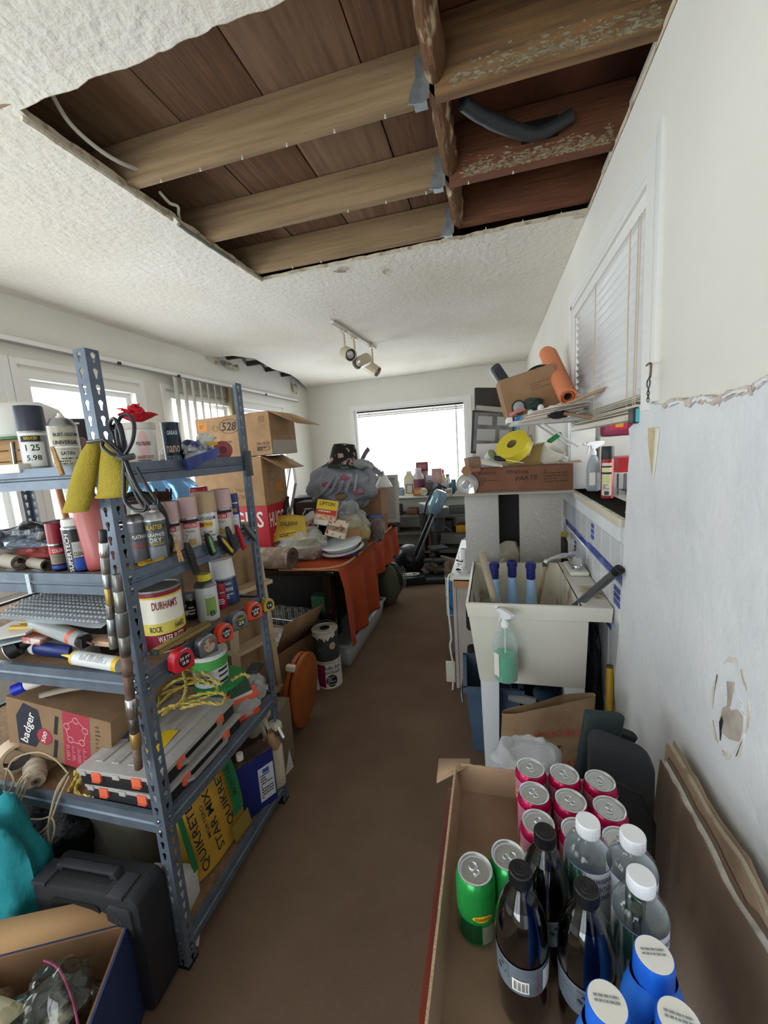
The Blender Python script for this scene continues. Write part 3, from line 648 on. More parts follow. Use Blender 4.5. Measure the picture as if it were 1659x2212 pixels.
def wavy(c1, c2):
    m = bpy.data.materials.new('can_print'); m.use_nodes = True; N, L = m.node_tree.nodes, m.node_tree.links; b = N['Principled BSDF']
    tc = N.new('ShaderNodeTexCoord'); w = N.new('ShaderNodeTexWave'); w.bands_direction = 'Z'; w.inputs['Scale'].default_value = 55; w.inputs['Distortion'].default_value = 5; w.inputs['Detail'].default_value = 1; w.inputs['Detail Scale'].default_value = 60
    r = N.new('ShaderNodeValToRGB'); r.color_ramp.elements[0].position = .50; r.color_ramp.elements[1].position = .62; r.color_ramp.elements[0].color = lin(c1); r.color_ramp.elements[1].color = lin(c2)
    L.new(tc.outputs['Object'], w.inputs[0]); L.new(w.outputs[0], r.inputs[0]); L.new(r.outputs[0], b.inputs['Base Color']); b.inputs['Roughness'].default_value = .25; b.inputs['Metallic'].default_value = .3
    return m
PINKW = wavy('#b81655', '#e9c9d6'); MAG = mat('#b3124f', .25, .35); GRC = mat('#1f8f3f', .25, .35, var=(6, '#2da350', .3, .7)); GRD = mat('#114a2a', .25, .3)
CANB = [(0, .004), (.023, .002), (.0255, 0), (.0295, .006), (.0324, .013), (.0324, .103)]
def soda_can(loc, label, group, bodym, neckm, deco, yaw):
    t = thing('soda_can', label, 'can', loc, (0, 0, 0), group)
    MB().lathe(CANB, 28).build('body', bodym, t)
    MB().lathe([(.0324, .103), (.0318, .108), (.0290, .116), (.0275, .1185)], 28).build('neck', neckm, t)
    MB().lathe([(.0274, .1185), (.0284, .1198), (.0284, .1212), (.0272, .1218), (.0258, .1208), (.0248, .1168), (.0232, .1162), (.0220, .1172), (0, .1172)], 28).build('lid', ALU, t)
    tb_ = MB(); tb_.tube([(.0065*math.cos(a), .0068*math.sin(a)+.0062, .1186) for a in [i*math.pi/7 for i in range(14)]], .0013, 6, closed=True)
    tb_.tube([(.0048*math.cos(a), .0042*math.sin(a)-.0052, .1186) for a in [i*math.pi/6 for i in range(12)]], .0012, 6, closed=True)
    tb_.lathe([(.0034, .1172), (.003, .1192), (0, .1196)], 10)
    to = tb_.build('pull_tab', ALU, t, rot=(0, 0, yaw))
    MB().tube([(.0155*math.cos(a)*.8, -.010+.0115*math.sin(a), .1174) for a in [R_(200+i*14) for i in range(11)]], .0004, 4).build('score_line', ALUL, to)
    deco(t); return t
def pinkdeco(t):
    band(.0325, .012, .05, -60, 60, mat('#a31030', .3, .2), t, 'label_panel'); lettering('ZA', .018, YEL, t, cyl=.0327, a=-18, z=.066); lettering('GU', .012, YEL, t, cyl=.0327, a=30, z=.06)
pc_ = [(1149, 1658, 'farthest row nearest the aisle'), (1222, 1672, 'middle of the farthest row'), (1299, 1686, 'farthest row nearest the wall'), (1155, 1711, 'second row nearest the aisle'), (1233, 1723, 'middle of the second row'), (1314, 1747, 'second row nearest the wall'), (1160, 1774, 'third row nearest the aisle'), (1228, 1787, 'third row behind a water bottle'), (1328, 1800, 'third row between two water bottles')]
protoc = None
for i, (a, b, w) in enumerate(pc_):
    p = Vector((.063+.0668*(i % 3)+.001*(i//3), .829-.005*(i % 3)-.0662*(i//3), TF)); lb = 'pink patterned juice can in the drinks tray, '+w; yw = random.uniform(0, 360)
    if protoc is None: protoc = soda_can(p, lb, 'pink juice cans in the tray', PINKW, MAG, pinkdeco, 40); protoc.rotation_euler.z = R_(facing(p, -20))
    else: dup(protoc, p, (0, 0, facing(p, -20)+random.uniform(-25, 25)), lb)
def greendeco(t):
    band(.0325, .014, .05, -58, 8, GRD, t, 'dark_panel')
    MB().grid(lambda u, v: (.0328*math.sin(R_(12+(u-.5)*62)), -.0328*math.cos(R_(12+(u-.5)*62)), .062+.012*(v-.5)*math.sin(math.pi*u)**.5), 10, 2).build('brand_oval', YEL, t)
    lettering('SCHWEPPES', .0055, mat('#7a2020', .5), t, cyl=.0331, a=12, z=.062, w=.026)
    band(.0325, .013, .046, 10, 60, mat('#8f9684', .4, .3), t, 'nutrition_panel'); band(.0325, .012, .05, -80, -60, mat('#56632c', .4, .3), t, 'side_panel')
p = U(1026, 1875, z=TF+.1215); p.z = TF
g1 = soda_can(p, 'green ginger ale can standing nearest the tray edge by the aisle', 'green soda cans in the tray', GRC, GRC, greendeco, 25); g1.rotation_euler.z = R_(facing(p, 5))
p = U(1098, 1846, z=TF+.1215); p.z = TF; dup(g1, p, (0, 0, facing(p, -100)), 'green ginger ale can half hidden behind the dark cola bottle')
# bottles
PET = clear('#fafcfc', .05, .4); COLA = mat('#070404', .06, coat=1, spec=.8); BCAP = mat('#151517', .4)
COLAP = [(0, .006), (.024, .002), (.028, 0), (.0325, .006), (.035, .02), (.0355, .05), (.034, .08), (.0352, .11), (.0362, .135), (.0345, .158), (.0285, .18), (.0205, .198), (.0150, .208), (.0128, .213)]
def cap(parent, r, z, h, m, ribs=36, disc=None, top=True):
    pr = [(r*.98, z), (r, z+.001), (r, z+h-.0012), (r*.93, z+h), (0, z+h)]
    c = MB().lathe(pr, 28); 
    for i in range(ribs):
        a = 2*math.pi*i/ribs; c.box((0, 0, 0), (.0010, .0010, h*.75), TRS((r*math.cos(a), r*math.sin(a), z+h*.48), (0, 0, math.degrees(a))))
    o = c.build('cap', m, parent)
    return o
colab = None
for i, (a, b, w, yo) in enumerate([(1177, 1794, 'standing behind the other two', 60), (1124, 1877, 'nearest the aisle with recycling mark on its label', -8), (1267, 1916, 'closest to the blue bottles', 35)]):
    p = U(a, b, z=TF+.235); p.z = TF; lb = 'black-capped cola bottle, '+w
    if colab is None:
        t = thing('cola_bottle', lb, 'bottle', p, (0, 0, 0), 'cola bottles in the tray'); colab = t
        MB().lathe([(r-.0004, z+.0004) for r, z in COLAP[:10]]+[(.0281, .18), (.024, .1895), (0, .190)], 32).build('cola', COLA, t)
        MB().lathe([(r+.0004, z) for r, z in COLAP[8:]], 32).build('shoulder', clear('#e8ecec', .04, .3), t)
        MB().lathe([(.0128, .213), (.0165, .2135), (.0165, .216), (.0128, .217), (.0125, .222), (0, .222)], 24).build('neck_ring', PET, t)
        cp = cap(t, .0155, .217, .018, BCAP)
        for q in (.004, .009): MB().tube([(q*math.cos(s), q*math.sin(s), .2352) for s in [k*math.pi/10 for k in range(20)]], .0005, 5, closed=True).build('cap_ring', BLACK, cp)
        lb_ = MB().lathe([(.0346, .072), (.0347, .08), (.0358, .11), (.0361, .118)], 32).build('label', mat('#7f8994', .35, .35, var=(40, '#6a747f', .4, .7)), t)
        band(.0352, .078, .098, -14, 22, PAPER, t, 'barcode_panel', r1=.0356, off=.0006)
        mb = MB()
        for k in range(14):
            if k % 4 != 3: mb.grid(lambda u, v: (.0363*math.sin(R_(-10+k*2.1+1.2*u)), -.0363*math.cos(R_(-10+k*2.1+1.2*u)), .081+.014*v), 1, 1)
        mb.build('barcode', INK, t, smooth=0)
        band(.0352, .078, .112, 55, 85, PAPER, t, 'nutrition_panel', r1=.0360, off=.0006)
        fineprint(.03, .03, 6, mat('#a9b2bc', .4), t, cyl=.0362, a=110, z=.096); band(.0358, .073, .118, 40, 42, RED, t, 'stripe', off=.0006, n=2)
        o = band(.0352, .090, .112, -52, -22, mat('#5d6670', .5), t, 'recycling_panel', r1=.0359, off=.0006)
        for q in range(3):
            an = R_(90+120*q); cx, cz = -37+9*math.cos(an), .101+.006*math.sin(an)
            MB().grid(lambda u, v: (.0365*math.sin(R_(cx+(u-.5)*10*abs(math.sin(an+.6))+(v-.5)*3)), -.0365*math.cos(R_(cx+(u-.5)*10*abs(math.sin(an+.6))+(v-.5)*3)), cz+(v-.5)*.004+(u-.5)*.004*math.cos(an)), 2, 1).build('recycling_arrow', INK, o)
        t.rotation_euler.z = R_(facing(p, yo))
    else: dup(colab, p, (0, 0, facing(p, yo)), lb)
WATP = [(0, .006), (.024, .003), (.028, 0), (.0325, .006), (.0335, .02), (.0335, .03), (.0325, .034), (.0335, .038), (.0335, .048), (.0325, .052), (.0335, .056), (.0335, .182), (.0325, .188), (.0285, .197), (.0205, .205), (.0158, .209), (.0148, .212)]
WLAB = mat('#dfe4ea', .4); LAVA = mat('#2f5a48', .5, var=(26, '#e8eee8', .52, .62), stretch=(2, 2, .35)); PURP = mat('#4a4a86', .5)
watb = None
for i, (a, b, w, yo) in enumerate([(1270, 1772, 'standing between the cans and the cola bottles', 25), (1367, 1800, 'farthest along the wall side of the tray', 70), (1385, 1890, 'next to the blue bottles', 38)]):
    p = U(a, b, z=TF+.236); p.z = TF; lb = 'white-capped clear water bottle, '+w
    if watb is None:
        t = thing('water_bottle', lb, 'bottle', p, (0, 0, 0), 'water bottles in the tray'); watb = t
        MB().lathe(WATP, 32).build('body', PET, t)
        MB().lathe([(.0148, .212), (.0180, .2125), (.0180, .215), (.0150, .216)], 24).build('neck_ring', PET, t)
        cap(t, .0168, .216, .020, mat('#e6e8ec', .4), 40)
        MB().lathe([(.0338, .085), (.0339, .180)], 32).build('label', WLAB, t)
        band(.0341, .087, .178, -95, -28, LAVA, t, 'label_picture'); lettering('HAWAIIAN', .009, PURP, t, cyl=.0343, a=8, z=.166, w=.036); lettering('MOUNTAIN', .009, PURP, t, cyl=.0343, a=8, z=.152, w=.037); lettering('SPRING', .009, PURP, t, cyl=.0343, a=8, z=.138, w=.03)
        MB().lathe([(.0340, .1785), (.0340, .1805)], 32).build('label_rule', PURP, t)
        t.rotation_euler.z = R_(facing(p, yo))
    else: dup(watb, p, (0, 0, facing(p, yo)), lb)
BLP = [(0, .004), (.022, .001), (.025, 0), (.0268, .006), (.027, .02), (.027, .135), (.0265, .150), (.0245, .165), (.0215, .176), (.020, .181), (.0195, .187)]
BLU = mat('#2d74d8', .3, var=(5, '#2a68c6', .3, .7)); BLUC = mat('#1f62cf', .3)
jug = None
for i, (a, b, w) in enumerate([(1413, 2062, 'nearest the water bottles'), (1312, 2165, 'nearest the aisle'), (1468, 2205, 'nearest the wall')]):
    p = U(a, b, z=TF+.216); p.z = TF; lb = 'bright blue plastic bottle with white-topped lid, '+w
    if jug is None:
        t = thing('blue_bottle', lb, 'bottle', p, (0, 0, 0), 'blue bottles in the tray'); jug = t
        MB().lathe(BLP, 36, sq=1.3).build('body', BLU, t)
        cp = MB().lathe([(.0205, .184), (.0215, .185), (.0212, .212), (.0200, .216), (0, .216)], 30).build('cap', BLUC, t)
        MB().lathe([(.0192, .2161), (.0192, .2166), (0, .2166)], 30).build('cap_disc', PAPER, cp)
        Mtop = TRS((0, 0, .2172), (-90, 0, 0))
        fineprint(.026, .009, 2, GREY, cp, Mtop @ TRS((0, 0, .002)), seed=5)
        plate(.04, .09, mat('#1b4fa6', .35), t, TRS((-.004, -.0275, .075)), 'label'); plate(.016, .055, mat('#30353f', .4), t, TRS((.008, -.0278, .08)), 'nutrition_panel')
        t.rotation_euler.z = R_(8)
    else: dup(jug, p, (0, 0, (0, 4, -6)[i]), lb)
# ------------------------------------------------ things around the tray
# broken gypsum boards leaning on the wall
def board(name, label, y0, y1, zt, xb, xt, th, m, core, seed):
    t = thing(name, label, 'board', (0, 0, 0))
    n = 40
    tops = [zt+.02*nz((i*.2, seed, 0), 1)-.015*i/n*0 for i in range(n+1)]; ys = [y0+(y1-y0)*i/n for i in range(n+1)]
    def sheet(dx, dz, mm, nm, s2):
        mb = MB(); vs = []
        for i in range(n+1):
            zt_ = tops[i]+dz+.008*nz((i*.9, s2, 2)); fx = (xt-xb)
            vs += [(xb+dx, ys[i], 0), (xb+dx+fx*zt_/zt, ys[i], zt_)]
        mb.add(vs, [(2*i, 2*i+2, 2*i+3, 2*i+1) for i in range(n)]); return mb.build(nm, mm, t, solid=.0025)
    sheet(0, 0, m, 'face_paper', seed+1)
    mb = MB()
    for i in range(n):
        a, b = ys[i], ys[i+1]; za, zb_ = tops[i]-.006, tops[i+1]-.006
        mb.add([(xb+.003, a, 0), (xb+.003+(xt-xb)*za/zt, a, za), (xb+th+(xt-xb)*za/zt, a, za+.004), (xb+th, a, 0), (xb+.003, b, 0), (xb+.003+(xt-xb)*zb_/zt, b, zb_), (xb+th+(xt-xb)*zb_/zt, b, zb_+.004), (xb+th, b, 0)], [(1, 5, 6, 2), (0, 1, 2, 3), (4, 7, 6, 5), (2, 6, 7, 3), (0, 4, 5, 1)])
    mb.build('gypsum_core', core, t, smooth=0); sheet(th+.002, .008, m, 'back_paper', seed+2); return t
BPAP = mat('#8a7768', .85, var=(3, '#76655a', .3, .75), bump=(30, .15)); CORE = mat('#d9d6d0', .9, bump=(60, .6), var=(30, '#b9b2a8', .5, .7)); BP2 = mat('#b09a82', .9, var=(8, '#8d7864', .4, .7))
board('gypsum_board', 'broken brown-papered gypsum board leaning against the plaster wall nearest the tray', .1, 1.04, .735, .335, .385, .014, BPAP, CORE, 3)
board('gypsum_board', 'second broken gypsum board behind, tight against the plaster wall', .1, 1.07, .76, .372, .408, .013, BP2, mat('#c2b6a4', .9, bump=(50, .6), var=(20, '#9a8a78', .5, .7)), 9)
# charcoal foam case and folded pad behind the tray
FOAM = mat('#2b2d31', .9, bump=(200, .4, .003)); 
t = thing('padded_case', 'upright charcoal padded case standing behind the drinks tray by the gypsum boards', 'case', (.272, .945, 0), (0, 0, -6))
MB().prism([(x, y-(.25*x if y > 0 else 0)) for x, y in rrect(.135, .80, .03, 4)], -.03, .03, TRS((0, 0, .42), (86, 0, 0))).build('shell', FOAM, t, bev=.012)
MB().tube([(-.06, -.036, .12), (-.06, -.038, .7), (-.03, -.038, .77), (.03, -.038, .75), (.06, -.036, .68), (.06, -.034, .12)], .003, 6).build('zip', mat('#1b1c1f', .6), t)
t = thing('folded_pad', 'dark folded foam pad behind the far row of pink cans', 'pad', (.235, 1.075, .58), (0, 0, 12))
MB().prism(rrect(.10, .03, .012), 0, .24, TRS((0, 0, 0), (0, 8, 0))).build('panel', mat('#2f3a3c', .9, bump=(200, .4, .003)), t, bev=.004); MB().prism(rrect(.09, .028, .012), 0, .2, TRS((.01, .05, -.01), (8, 24, 0))).build('panel', FOAM, t, bev=.004)
MB().box((.02, .02, -.29), (.09, .05, .58)).build('bundle', FOAM, t, bev=.01)
# white bin liner with orange drawstring
def lump(name, m, parent, c, d, nzv, sc, seed, n=40, mm=24, M=None): return MB().ell(c, d, n, mm, M, nzv, sc, seed).build(name, m, parent, smooth=80)
BAGW = mat('#d9dbe0', .35, bump=(16, .7, .03), trans=.25, ior=1.1)
t = thing('bin_liner', 'crumpled white bin liner with orange drawstring behind the tray', 'bag', (.075, 1.08, 0))
def linerf(u, v):
    a = 6.283*u; k = math.sin(math.pi*min(1, .12+.88*v))**.45 if v > .55 else .9+.1*math.sin(math.pi*v)
    q = Vector((math.cos(a), math.sin(a), v*2.2)); r = 1+.12*nz(q, 1.2, 2)+.03*nz(q, 3, 3)
    x, y = .125*r*k*math.cos(a), .11*r*k*math.sin(a)
    return (x, y, .69*min(1, v*1.12)-(.05*((v-.9)/.1)**2 if v > .9 else 0)+.02*nz(q, 2.5, 5)*(v > .3)-.16*x*(v > .5))
MB().grid(linerf, 72, 36, cu=True).build('liner', BAGW, t, smooth=80)
MB().ell((.0, 0, .66), (.19, .16, .05), 30, 10, None, .25, 1.5, 4).build('gathered_top', BAGW, t, smooth=80)
ORG = mat('#d9572e', .45)
MB().grid(lambda u, v: (.085+.07*u+.01*nz((u*5, 1, 0)), -.06-.02*math.sin(3*u)+.004*v, .60+.06*math.sin(math.pi*u*1.2)+.02*(v-.5)), 20, 2).build('drawstring', ORG, t, solid=.002)
MB().grid(lambda u, v: (-.055+.015*u, -.105+.005*u, .66-.05*u+.018*(v-.5)), 8, 2).build('drawstring', ORG, t, solid=.002)
# brown paper sack
t = thing('paper_sack', 'brown paper feed sack with red print under the utility sink', 'sack', (.165, 1.42, 0), (0, 0, 4))
SACK = mat('#9a7f63', .85, bump=(12, .5, .03), var=(6, '#84694f', .35, .7))
def sackf(u, v):
    a = 6.283*u; w = .175*(1-.12*v); d = .085*(1-.75*v**2); e = 2/3.2
    x = w*math.copysign(abs(math.cos(a))**e, math.cos(a)); y = d*math.copysign(abs(math.sin(a))**e, math.sin(a))
    z = (.56+.10*(x+.17)/.34)*v; return (x+.008*nz((x*9, y*9, v*4)), y+.016*nz((x*8, v*5, 3+(y > 0))), z)
MB().grid(sackf, 72, 24, cu=True).build('bag', SACK, t, smooth=80)
RP = mat('#b5523c', .8)
lettering('MOISTURE FREE', .022, RP, t, TRS((.045, -.046, .53), (-12, -9, 0)), w=.19); fineprint(.1, .05, 2, RP, t, TRS((.08, -.070, .425), (-12, -9, 0)))
lettering('RAVT', .022, INK, t, TRS((-.005, -.06, .475), (-12, -9, 0)), w=.09)
# ================================================================ UTILITY SINK AND WHAT STANDS ROUND IT
SK = mat('#dedbd0', .45, bump=(25, .04), var=(3, '#d3cfc2', .4, .8)); SKD = mat('#cfc8b6', .6, var=(7, '#7b6450', .53, .72))
sk = thing('utility_sink', 'cream plastic utility sink on white legs against the tiled wall', 'sink', (.165, 2.03, 0))
o_ = Vector((.165, 2.03, 0))
X0, X1, Y0, Y1, XB = -.128, .448, 1.70, 2.355, .335       # rim extents, bowl right edge
def q4(a, b, c, d, z): return [(a-o_.x, c-o_.y, z), (b-o_.x, c-o_.y, z), (b-o_.x, d-o_.y, z), (a-o_.x, d-o_.y, z)]
def loft(mb, rings, cap0=True, cap1=False):
    k = len(rings[0]); vs = [p for r in rings for p in r]; fs = []
    for i in range(len(rings)-1):
        for j in range(k): fs.append((i*k+j, i*k+(j+1) % k, (i+1)*k+(j+1) % k, (i+1)*k+j))
    if cap0: fs.append(tuple(range(k-1, -1, -1)))
    if cap1: fs.append(tuple(range((len(rings)-1)*k, len(rings)*k)))
    return mb.add(vs, fs)
# apron rim with bowl
mb = loft(MB(), [q4(X0+.008, X1-.004, Y0+.006, Y1-.006, .80), q4(X0, X1, Y0, Y1, .862), q4(X0+.012, XB, Y0+.012, Y1-.012, .864)], False)
mb.build('rim', SK, sk, bev=.004)
loft(MB(), [q4(X0+.055, XB-.03, Y0+.06, Y1-.06, .50), q4(X0+.02, XB-.004, Y0+.02, Y1-.02, .862)], True).build('basin', SKD, sk, bev=.01)
MB().add([(XB-o_.x, Y0+.012-o_.y, .864), (X1-o_.x, Y0+.012-o_.y, .860), (X1-o_.x, Y1-.012-o_.y, .860), (XB-o_.x, Y1-.012-o_.y, .864)], [(0, 1, 2, 3)]).build('ledge', SK, sk)
loft(MB(), [q4(-.08, .358, Y0+.045, Y1-.06, .478), q4(-.118, .362, Y0+.01, Y1-.02, .80)], True).build('tub', SK, sk, bev=.008)
RU = mat('#b9ad9a', .6, var=(18, '#7a5a42', .5, .68))
for k in range(9): MB().box((.40-o_.x, 1.80-o_.y+k*.018, .866), (.085, .008, .006)).build('soap_rib', RU, sk, bev=.002)
MB().box((.40-o_.x, 2.20-o_.y, .874), (.085, .2, .02)).build('faucet_deck', SK, sk, bev=.006)
LEG = mat('#cfd3d8', .4)
for a in (-.036, .315):
    for b in (Y0+.075, Y1-.1):
        MB().box((a-o_.x, b-o_.y, .24), (.062, .05, .48), taper=(1.32, 1.2)).build('leg', LEG, sk, bev=.004)
MB().lathe([(0, .503), (.03, .504), (.032, .506), (.02, .506), (0, .5055)], 20, TRS((.1-o_.x, 2.05-o_.y, 0))).build('drain', STEEL, sk)
# faucet: body, spout, two handles
fc_ = thing('faucet', 'chrome centerset faucet with acrylic handles on the sink ledge', 'faucet', (.395, 2.20, .884))
MB().prism(rrect(.05, .15, .022, 4), 0, .022).build('base', CHROME, fc_, bev=.004)
MB().tube(crv([(0, 0, .02), (-.01, -.01, .05), (-.06, -.03, .065), (-.13, -.06, .055), (-.15, -.068, .035)], 5), [.017]*6+[.014]*7+[.012]*8, 14).build('spout', CHROME, fc_)
MB().lathe([(.011, 0), (.012, -.008), (.0118, -.016), (0, -.016)], 14, TRS((-.152, -.069, .036))).build('aerator', DGREY, fc_)
for y in (-.055, .055):
    h = MB().lathe([(.016, .02), (.017, .026), (.020, .03), (.023, .045), (.021, .06), (.014, .066), (0, .067)], 10, TRS((0, y, 0))).build('handle', mat('#d4d6d4', .15, .6), fc_, smooth=20)
    MB().lathe([(.006, .067), (.005, .0685), (0, .069)], 10, TRS((0, y, 0))).build('handle_button', CHROME, h)
# in the sink
def stick(name, label, cat, a, b, r, m, parts=()):
    a, b = Vector(a), Vector(b); L_ = (b-a).length
    t = thing(name, label, cat, a, aim(b-a)); MB().lathe([(0, 0), (r, .0), (r, L_-.002), (r*.9, L_), (0, L_)], 16).build('shaft', m, t); return t, L_
t, L_ = stick('wooden_rod', 'round paint-stained wooden rod propped in the sink basin', 'rod', U(1080, 1338, y=1.765), U(1040, 1193, y=1.86), .0165, mat('#8f8370', .8, var=(12, '#b3a78f', .45, .7), stretch=(1, 1, .3)))
MB().lathe([(.017, 0), (.017, .004), (.012, .006), (0, .0055)], 16).build('rod_end', mat('#b49e78', .7, var=(30, '#8c7a5c', .4, .7)), t, (0, 0, L_))
t, L_ = stick('metal_tube', 'grey metal tube leaning from the sink basin to the tiled wall', 'tube', U(1236, 1316, y=1.83), U(1333, 1234, x=.425), .0155, mat('#7d8084', .35, .8))
MB().lathe([(.017, 0), (.019, .012), (.018, .03), (.010, .032), (0, .022)], 12).build('black_end', BLACK, t, (0, 0, L_-.012)); MB().tube([(0, 0, 0), (.012, 0, .012), (.03, 0, .014)], .004, 6).build('end_screw', STEEL, t, (0, 0, L_))
tag(MB().tube([(.18, 2.14, .56), (.25, 2.19, .87)], [.011, .008], 8).tube([(.25, 2.19, .87), (.262, 2.2, .915)], .013, 8).build('wooden_brush', mat('#b39a74', .7, var=(10, '#8d7450', .4, .7))), 'thin wooden brush handle propped under the faucet spout', 'brush')
# three pale blue cleaner bottles with navy caps
LB = mat('#9fc3ea', .4); NAVY = mat('#1f2468', .35)
clb = None
for i, (px, w) in enumerate([(1095, 'nearest the wooden rod'), (1127, 'in the middle of the three'), (1152, 'nearest the faucet')]):
    p = U(px, 1205, z=.90); p = Vector((-.005+.088*i, 2.08+.03*(i % 2), .507)); lb = 'pale blue cleaner bottle with navy cap in the sink, '+w
    if clb is None:
        t = clb = thing('cleaner_bottle', lb, 'bottle', p, (0, 0, 0), 'pale blue cleaner bottles in the sink')
        MB().lathe([(0, .003), (.036, 0), (.046, .006), (.048, .02), (.046, .12), (.040, .18), (.030, .25), (.022, .33), (.0195, .345), (0, .345)], 24, sq=.9).build('body', LB, t)
        MB().lathe([(.019, .345), (.022, .348), (.022, .40), (.026, .402), (.026, .425), (.021, .43), (0, .43)], 18).build('cap', NAVY, t)
        MB().grid(lambda u, v: ((.0465-.008*v)*math.sin(R_((u-.5)*80*math.sin(math.pi*(v*.8+.1)))), -(.0487-.0085*v)*math.cos(R_((u-.5)*80)), .06+.12*v), 10, 8).build('label', mat('#dfe6ee', .4, var=(30, '#5f7a94', .55, .7)), t)
    else: dup(clb, p, (0, 0, -6*i), lb)
# trigger sprayer hanging on the front of the sink
def trigger(t, z, m, sc=1, yaw=0, nm='trigger_head'):
    h = MB(); h.lathe([(.014*sc, z), (.0145*sc, z+.018*sc), (.010*sc, z+.020*sc), (.009*sc, z+.034*sc), (0, z+.034*sc)], 18)
    pr = [(-.012, .030), (.012, .030), (.020, .036), (.052, .052), (.054, .066), (.02, .068), (-.03, .064), (-.044, .054), (-.042, .048), (-.015, .046)]
    h.prism([(x*sc, y*sc) for x, y in pr], -.009*sc, .009*sc, TRS((0, 0, z), (90, 0, 0)))
    h = h.build(nm, m, t, rot=(0, 0, yaw), bev=.001, bseg=1)
    MB().prism([(x*sc, y*sc) for x, y in [(-.026, .046), (-.018, .046), (-.022, .022), (-.032, .004), (-.037, .006), (-.029, .026)]], -.005*sc, .005*sc, TRS((0, 0, z), (90, 0, 0))).build('trigger', m, h)
    MB().lathe([(.0075*sc, 0), (.0085*sc, .008*sc), (.006*sc, .012*sc), (0, .012*sc)], 12, TRS((-.043*sc, 0, z+.056*sc), (0, -90, 0))).build('nozzle', m, h)
    MB().tube([(0, 0, z), (0, 0, z-.14)], .0025, 6).build('dip_tube', m, h)
p = U(1093, 1465, y=1.655)
t = thing('spray_bottle', 'clear trigger spray bottle half full of green cleaner on the sink front', 'bottle', (p.x, 1.65, p.z), (0, 0, 10)); t.scale = (1.16, 1.16, 1.16)
SB = [(0, .003), (.034, 0), (.041, .005), (.042, .012), (.042, .085), (.040, .098), (.042, .110), (.0425, .135), (.039, .158), (.027, .178), (.017, .190), (.014, .202)]
MB().lathe(SB, 30).build('body', film('#eef4f4', .15, .10), t)
MB().lathe([(0, .004)]+[(r-.002, z+.0015) for r, z in SB[1:6]]+[(.0385, .1), (0, .1005)], 30).build('green_cleaner', mat('#1fae84', .15), t)
plate(.024, .085, PAPER, t, TRS((-.036, -.024, .07), (0, 0, -55)), 'label'); trigger(t, .2, mat('#e9ecef', .4), .95, -70)
# hanger wire that carries it
MB().tube(crv([(0, .0, .243), (0, .03, .252), (0, .056, .247), (0, .058, .235)], 5), .002, 6).build('hook', STEEL, t)
# blue water-cooler style bucket, pail and bowl below
BK = mat('#4a6078', .5, var=(6, '#3b4d63', .3, .7))
t = thing('blue_bucket', 'dusty blue rectangular bucket on the floor by the sink leg', 'bucket', (-.035, 2.02, 0), (0, 0, 4))
def frust(w0, d0, w1, d1, z0, z1): return [[(-w0/2, -d0/2, z0), (w0/2, -d0/2, z0), (w0/2, d0/2, z0), (-w0/2, d0/2, z0)], [(-w1/2, -d1/2, z1), (w1/2, -d1/2, z1), (w1/2, d1/2, z1), (-w1/2, d1/2, z1)]]
a, b = frust(.20, .24, .26, .32, 0, .37); c, d = frust(.19, .23, .25, .31, .006, .37)
loft(MB(), [a, b, d, c], True, True).build('shell', BK, t, bev=.004)
fr_ = MB()
for sx, sy, dx, dy in ((0, -.165, .285, .02), (0, .165, .285, .02), (-.1325, 0, .02, .33), (.1325, 0, .02, .33)): fr_.box((sx, sy, .365), (dx, dy, .022))
fr_.build('rim', BK, t); MB().tube(crv([(-.14, -.05, .35), (-.15, -.12, .33), (-.145, -.17, .30)], 4), .005, 6).build('handle', STEEL, t); MB().box((-.03, -.172, .335), (.03, .012, .035)).build('handle_clip', mat('#b4b1a2', .5), t, bev=.003)
tag(MB().grid(lambda u, v: ((.13-.03*v)*math.cos(6.283*u), (.13-.03*v)*math.sin(6.283*u), .33*(1-v)), 32, 1, cu=True).lathe([(0, 0), (.10, 0)], 32).build('blue_pail', mat('#3a5472', .5, var=(5, '#2d4460', .3, .7)), loc=(.20, 2.18, .0), solid=.004), 'round dark blue pail pushed under the sink', 'pail')
tag(MB().grid(lambda u, v: ((.15-.08*v)*math.cos(6.283*u), .012+(.13-.07*v)*math.sin(6.283*u), -.12*v), 32, 6, cu=True).build('plastic_basin', mat('#2b3c4c', .5), loc=(.20, 1.93, .40), rot=(24, -18, 0), solid=.004), 'dark teal plastic basin tilted under the sink', 'basin')
tag(MB().tube([(.05, 1.88, .33), (.17, 1.84, .335)], .022, 10).build('paint_roller', mat('#8d8a84', .9, bump=(80, .5))), 'grey paint roller sleeve lying under the sink', 'roller')
t = thing('black_bag', 'black rubbish bag slumped between sink leg and tiled wall', 'bag', (.415, 1.98, .0)); MB().ell((0, 0, .38), (.085, .34, .76), 24, 16, None, .22, 2.2, 5).build('bag', mat('#20262f', .45, bump=(14, .6, .03)), t)
t, L_ = stick('broom_handle', 'yellow broom handle leaning in the corner by the tiles', 'handle', (.392, 1.50, .02), (.442, 1.715, .60), .0135, mat('#c39b1e', .4, var=(8, '#a88217', .4, .8)))
MB().lathe([(.014, 0), (.014, .01), (.008, .014), (0, .014)], 12).build('end_cap', mat('#5b4733', .7), t, (0, 0, L_))
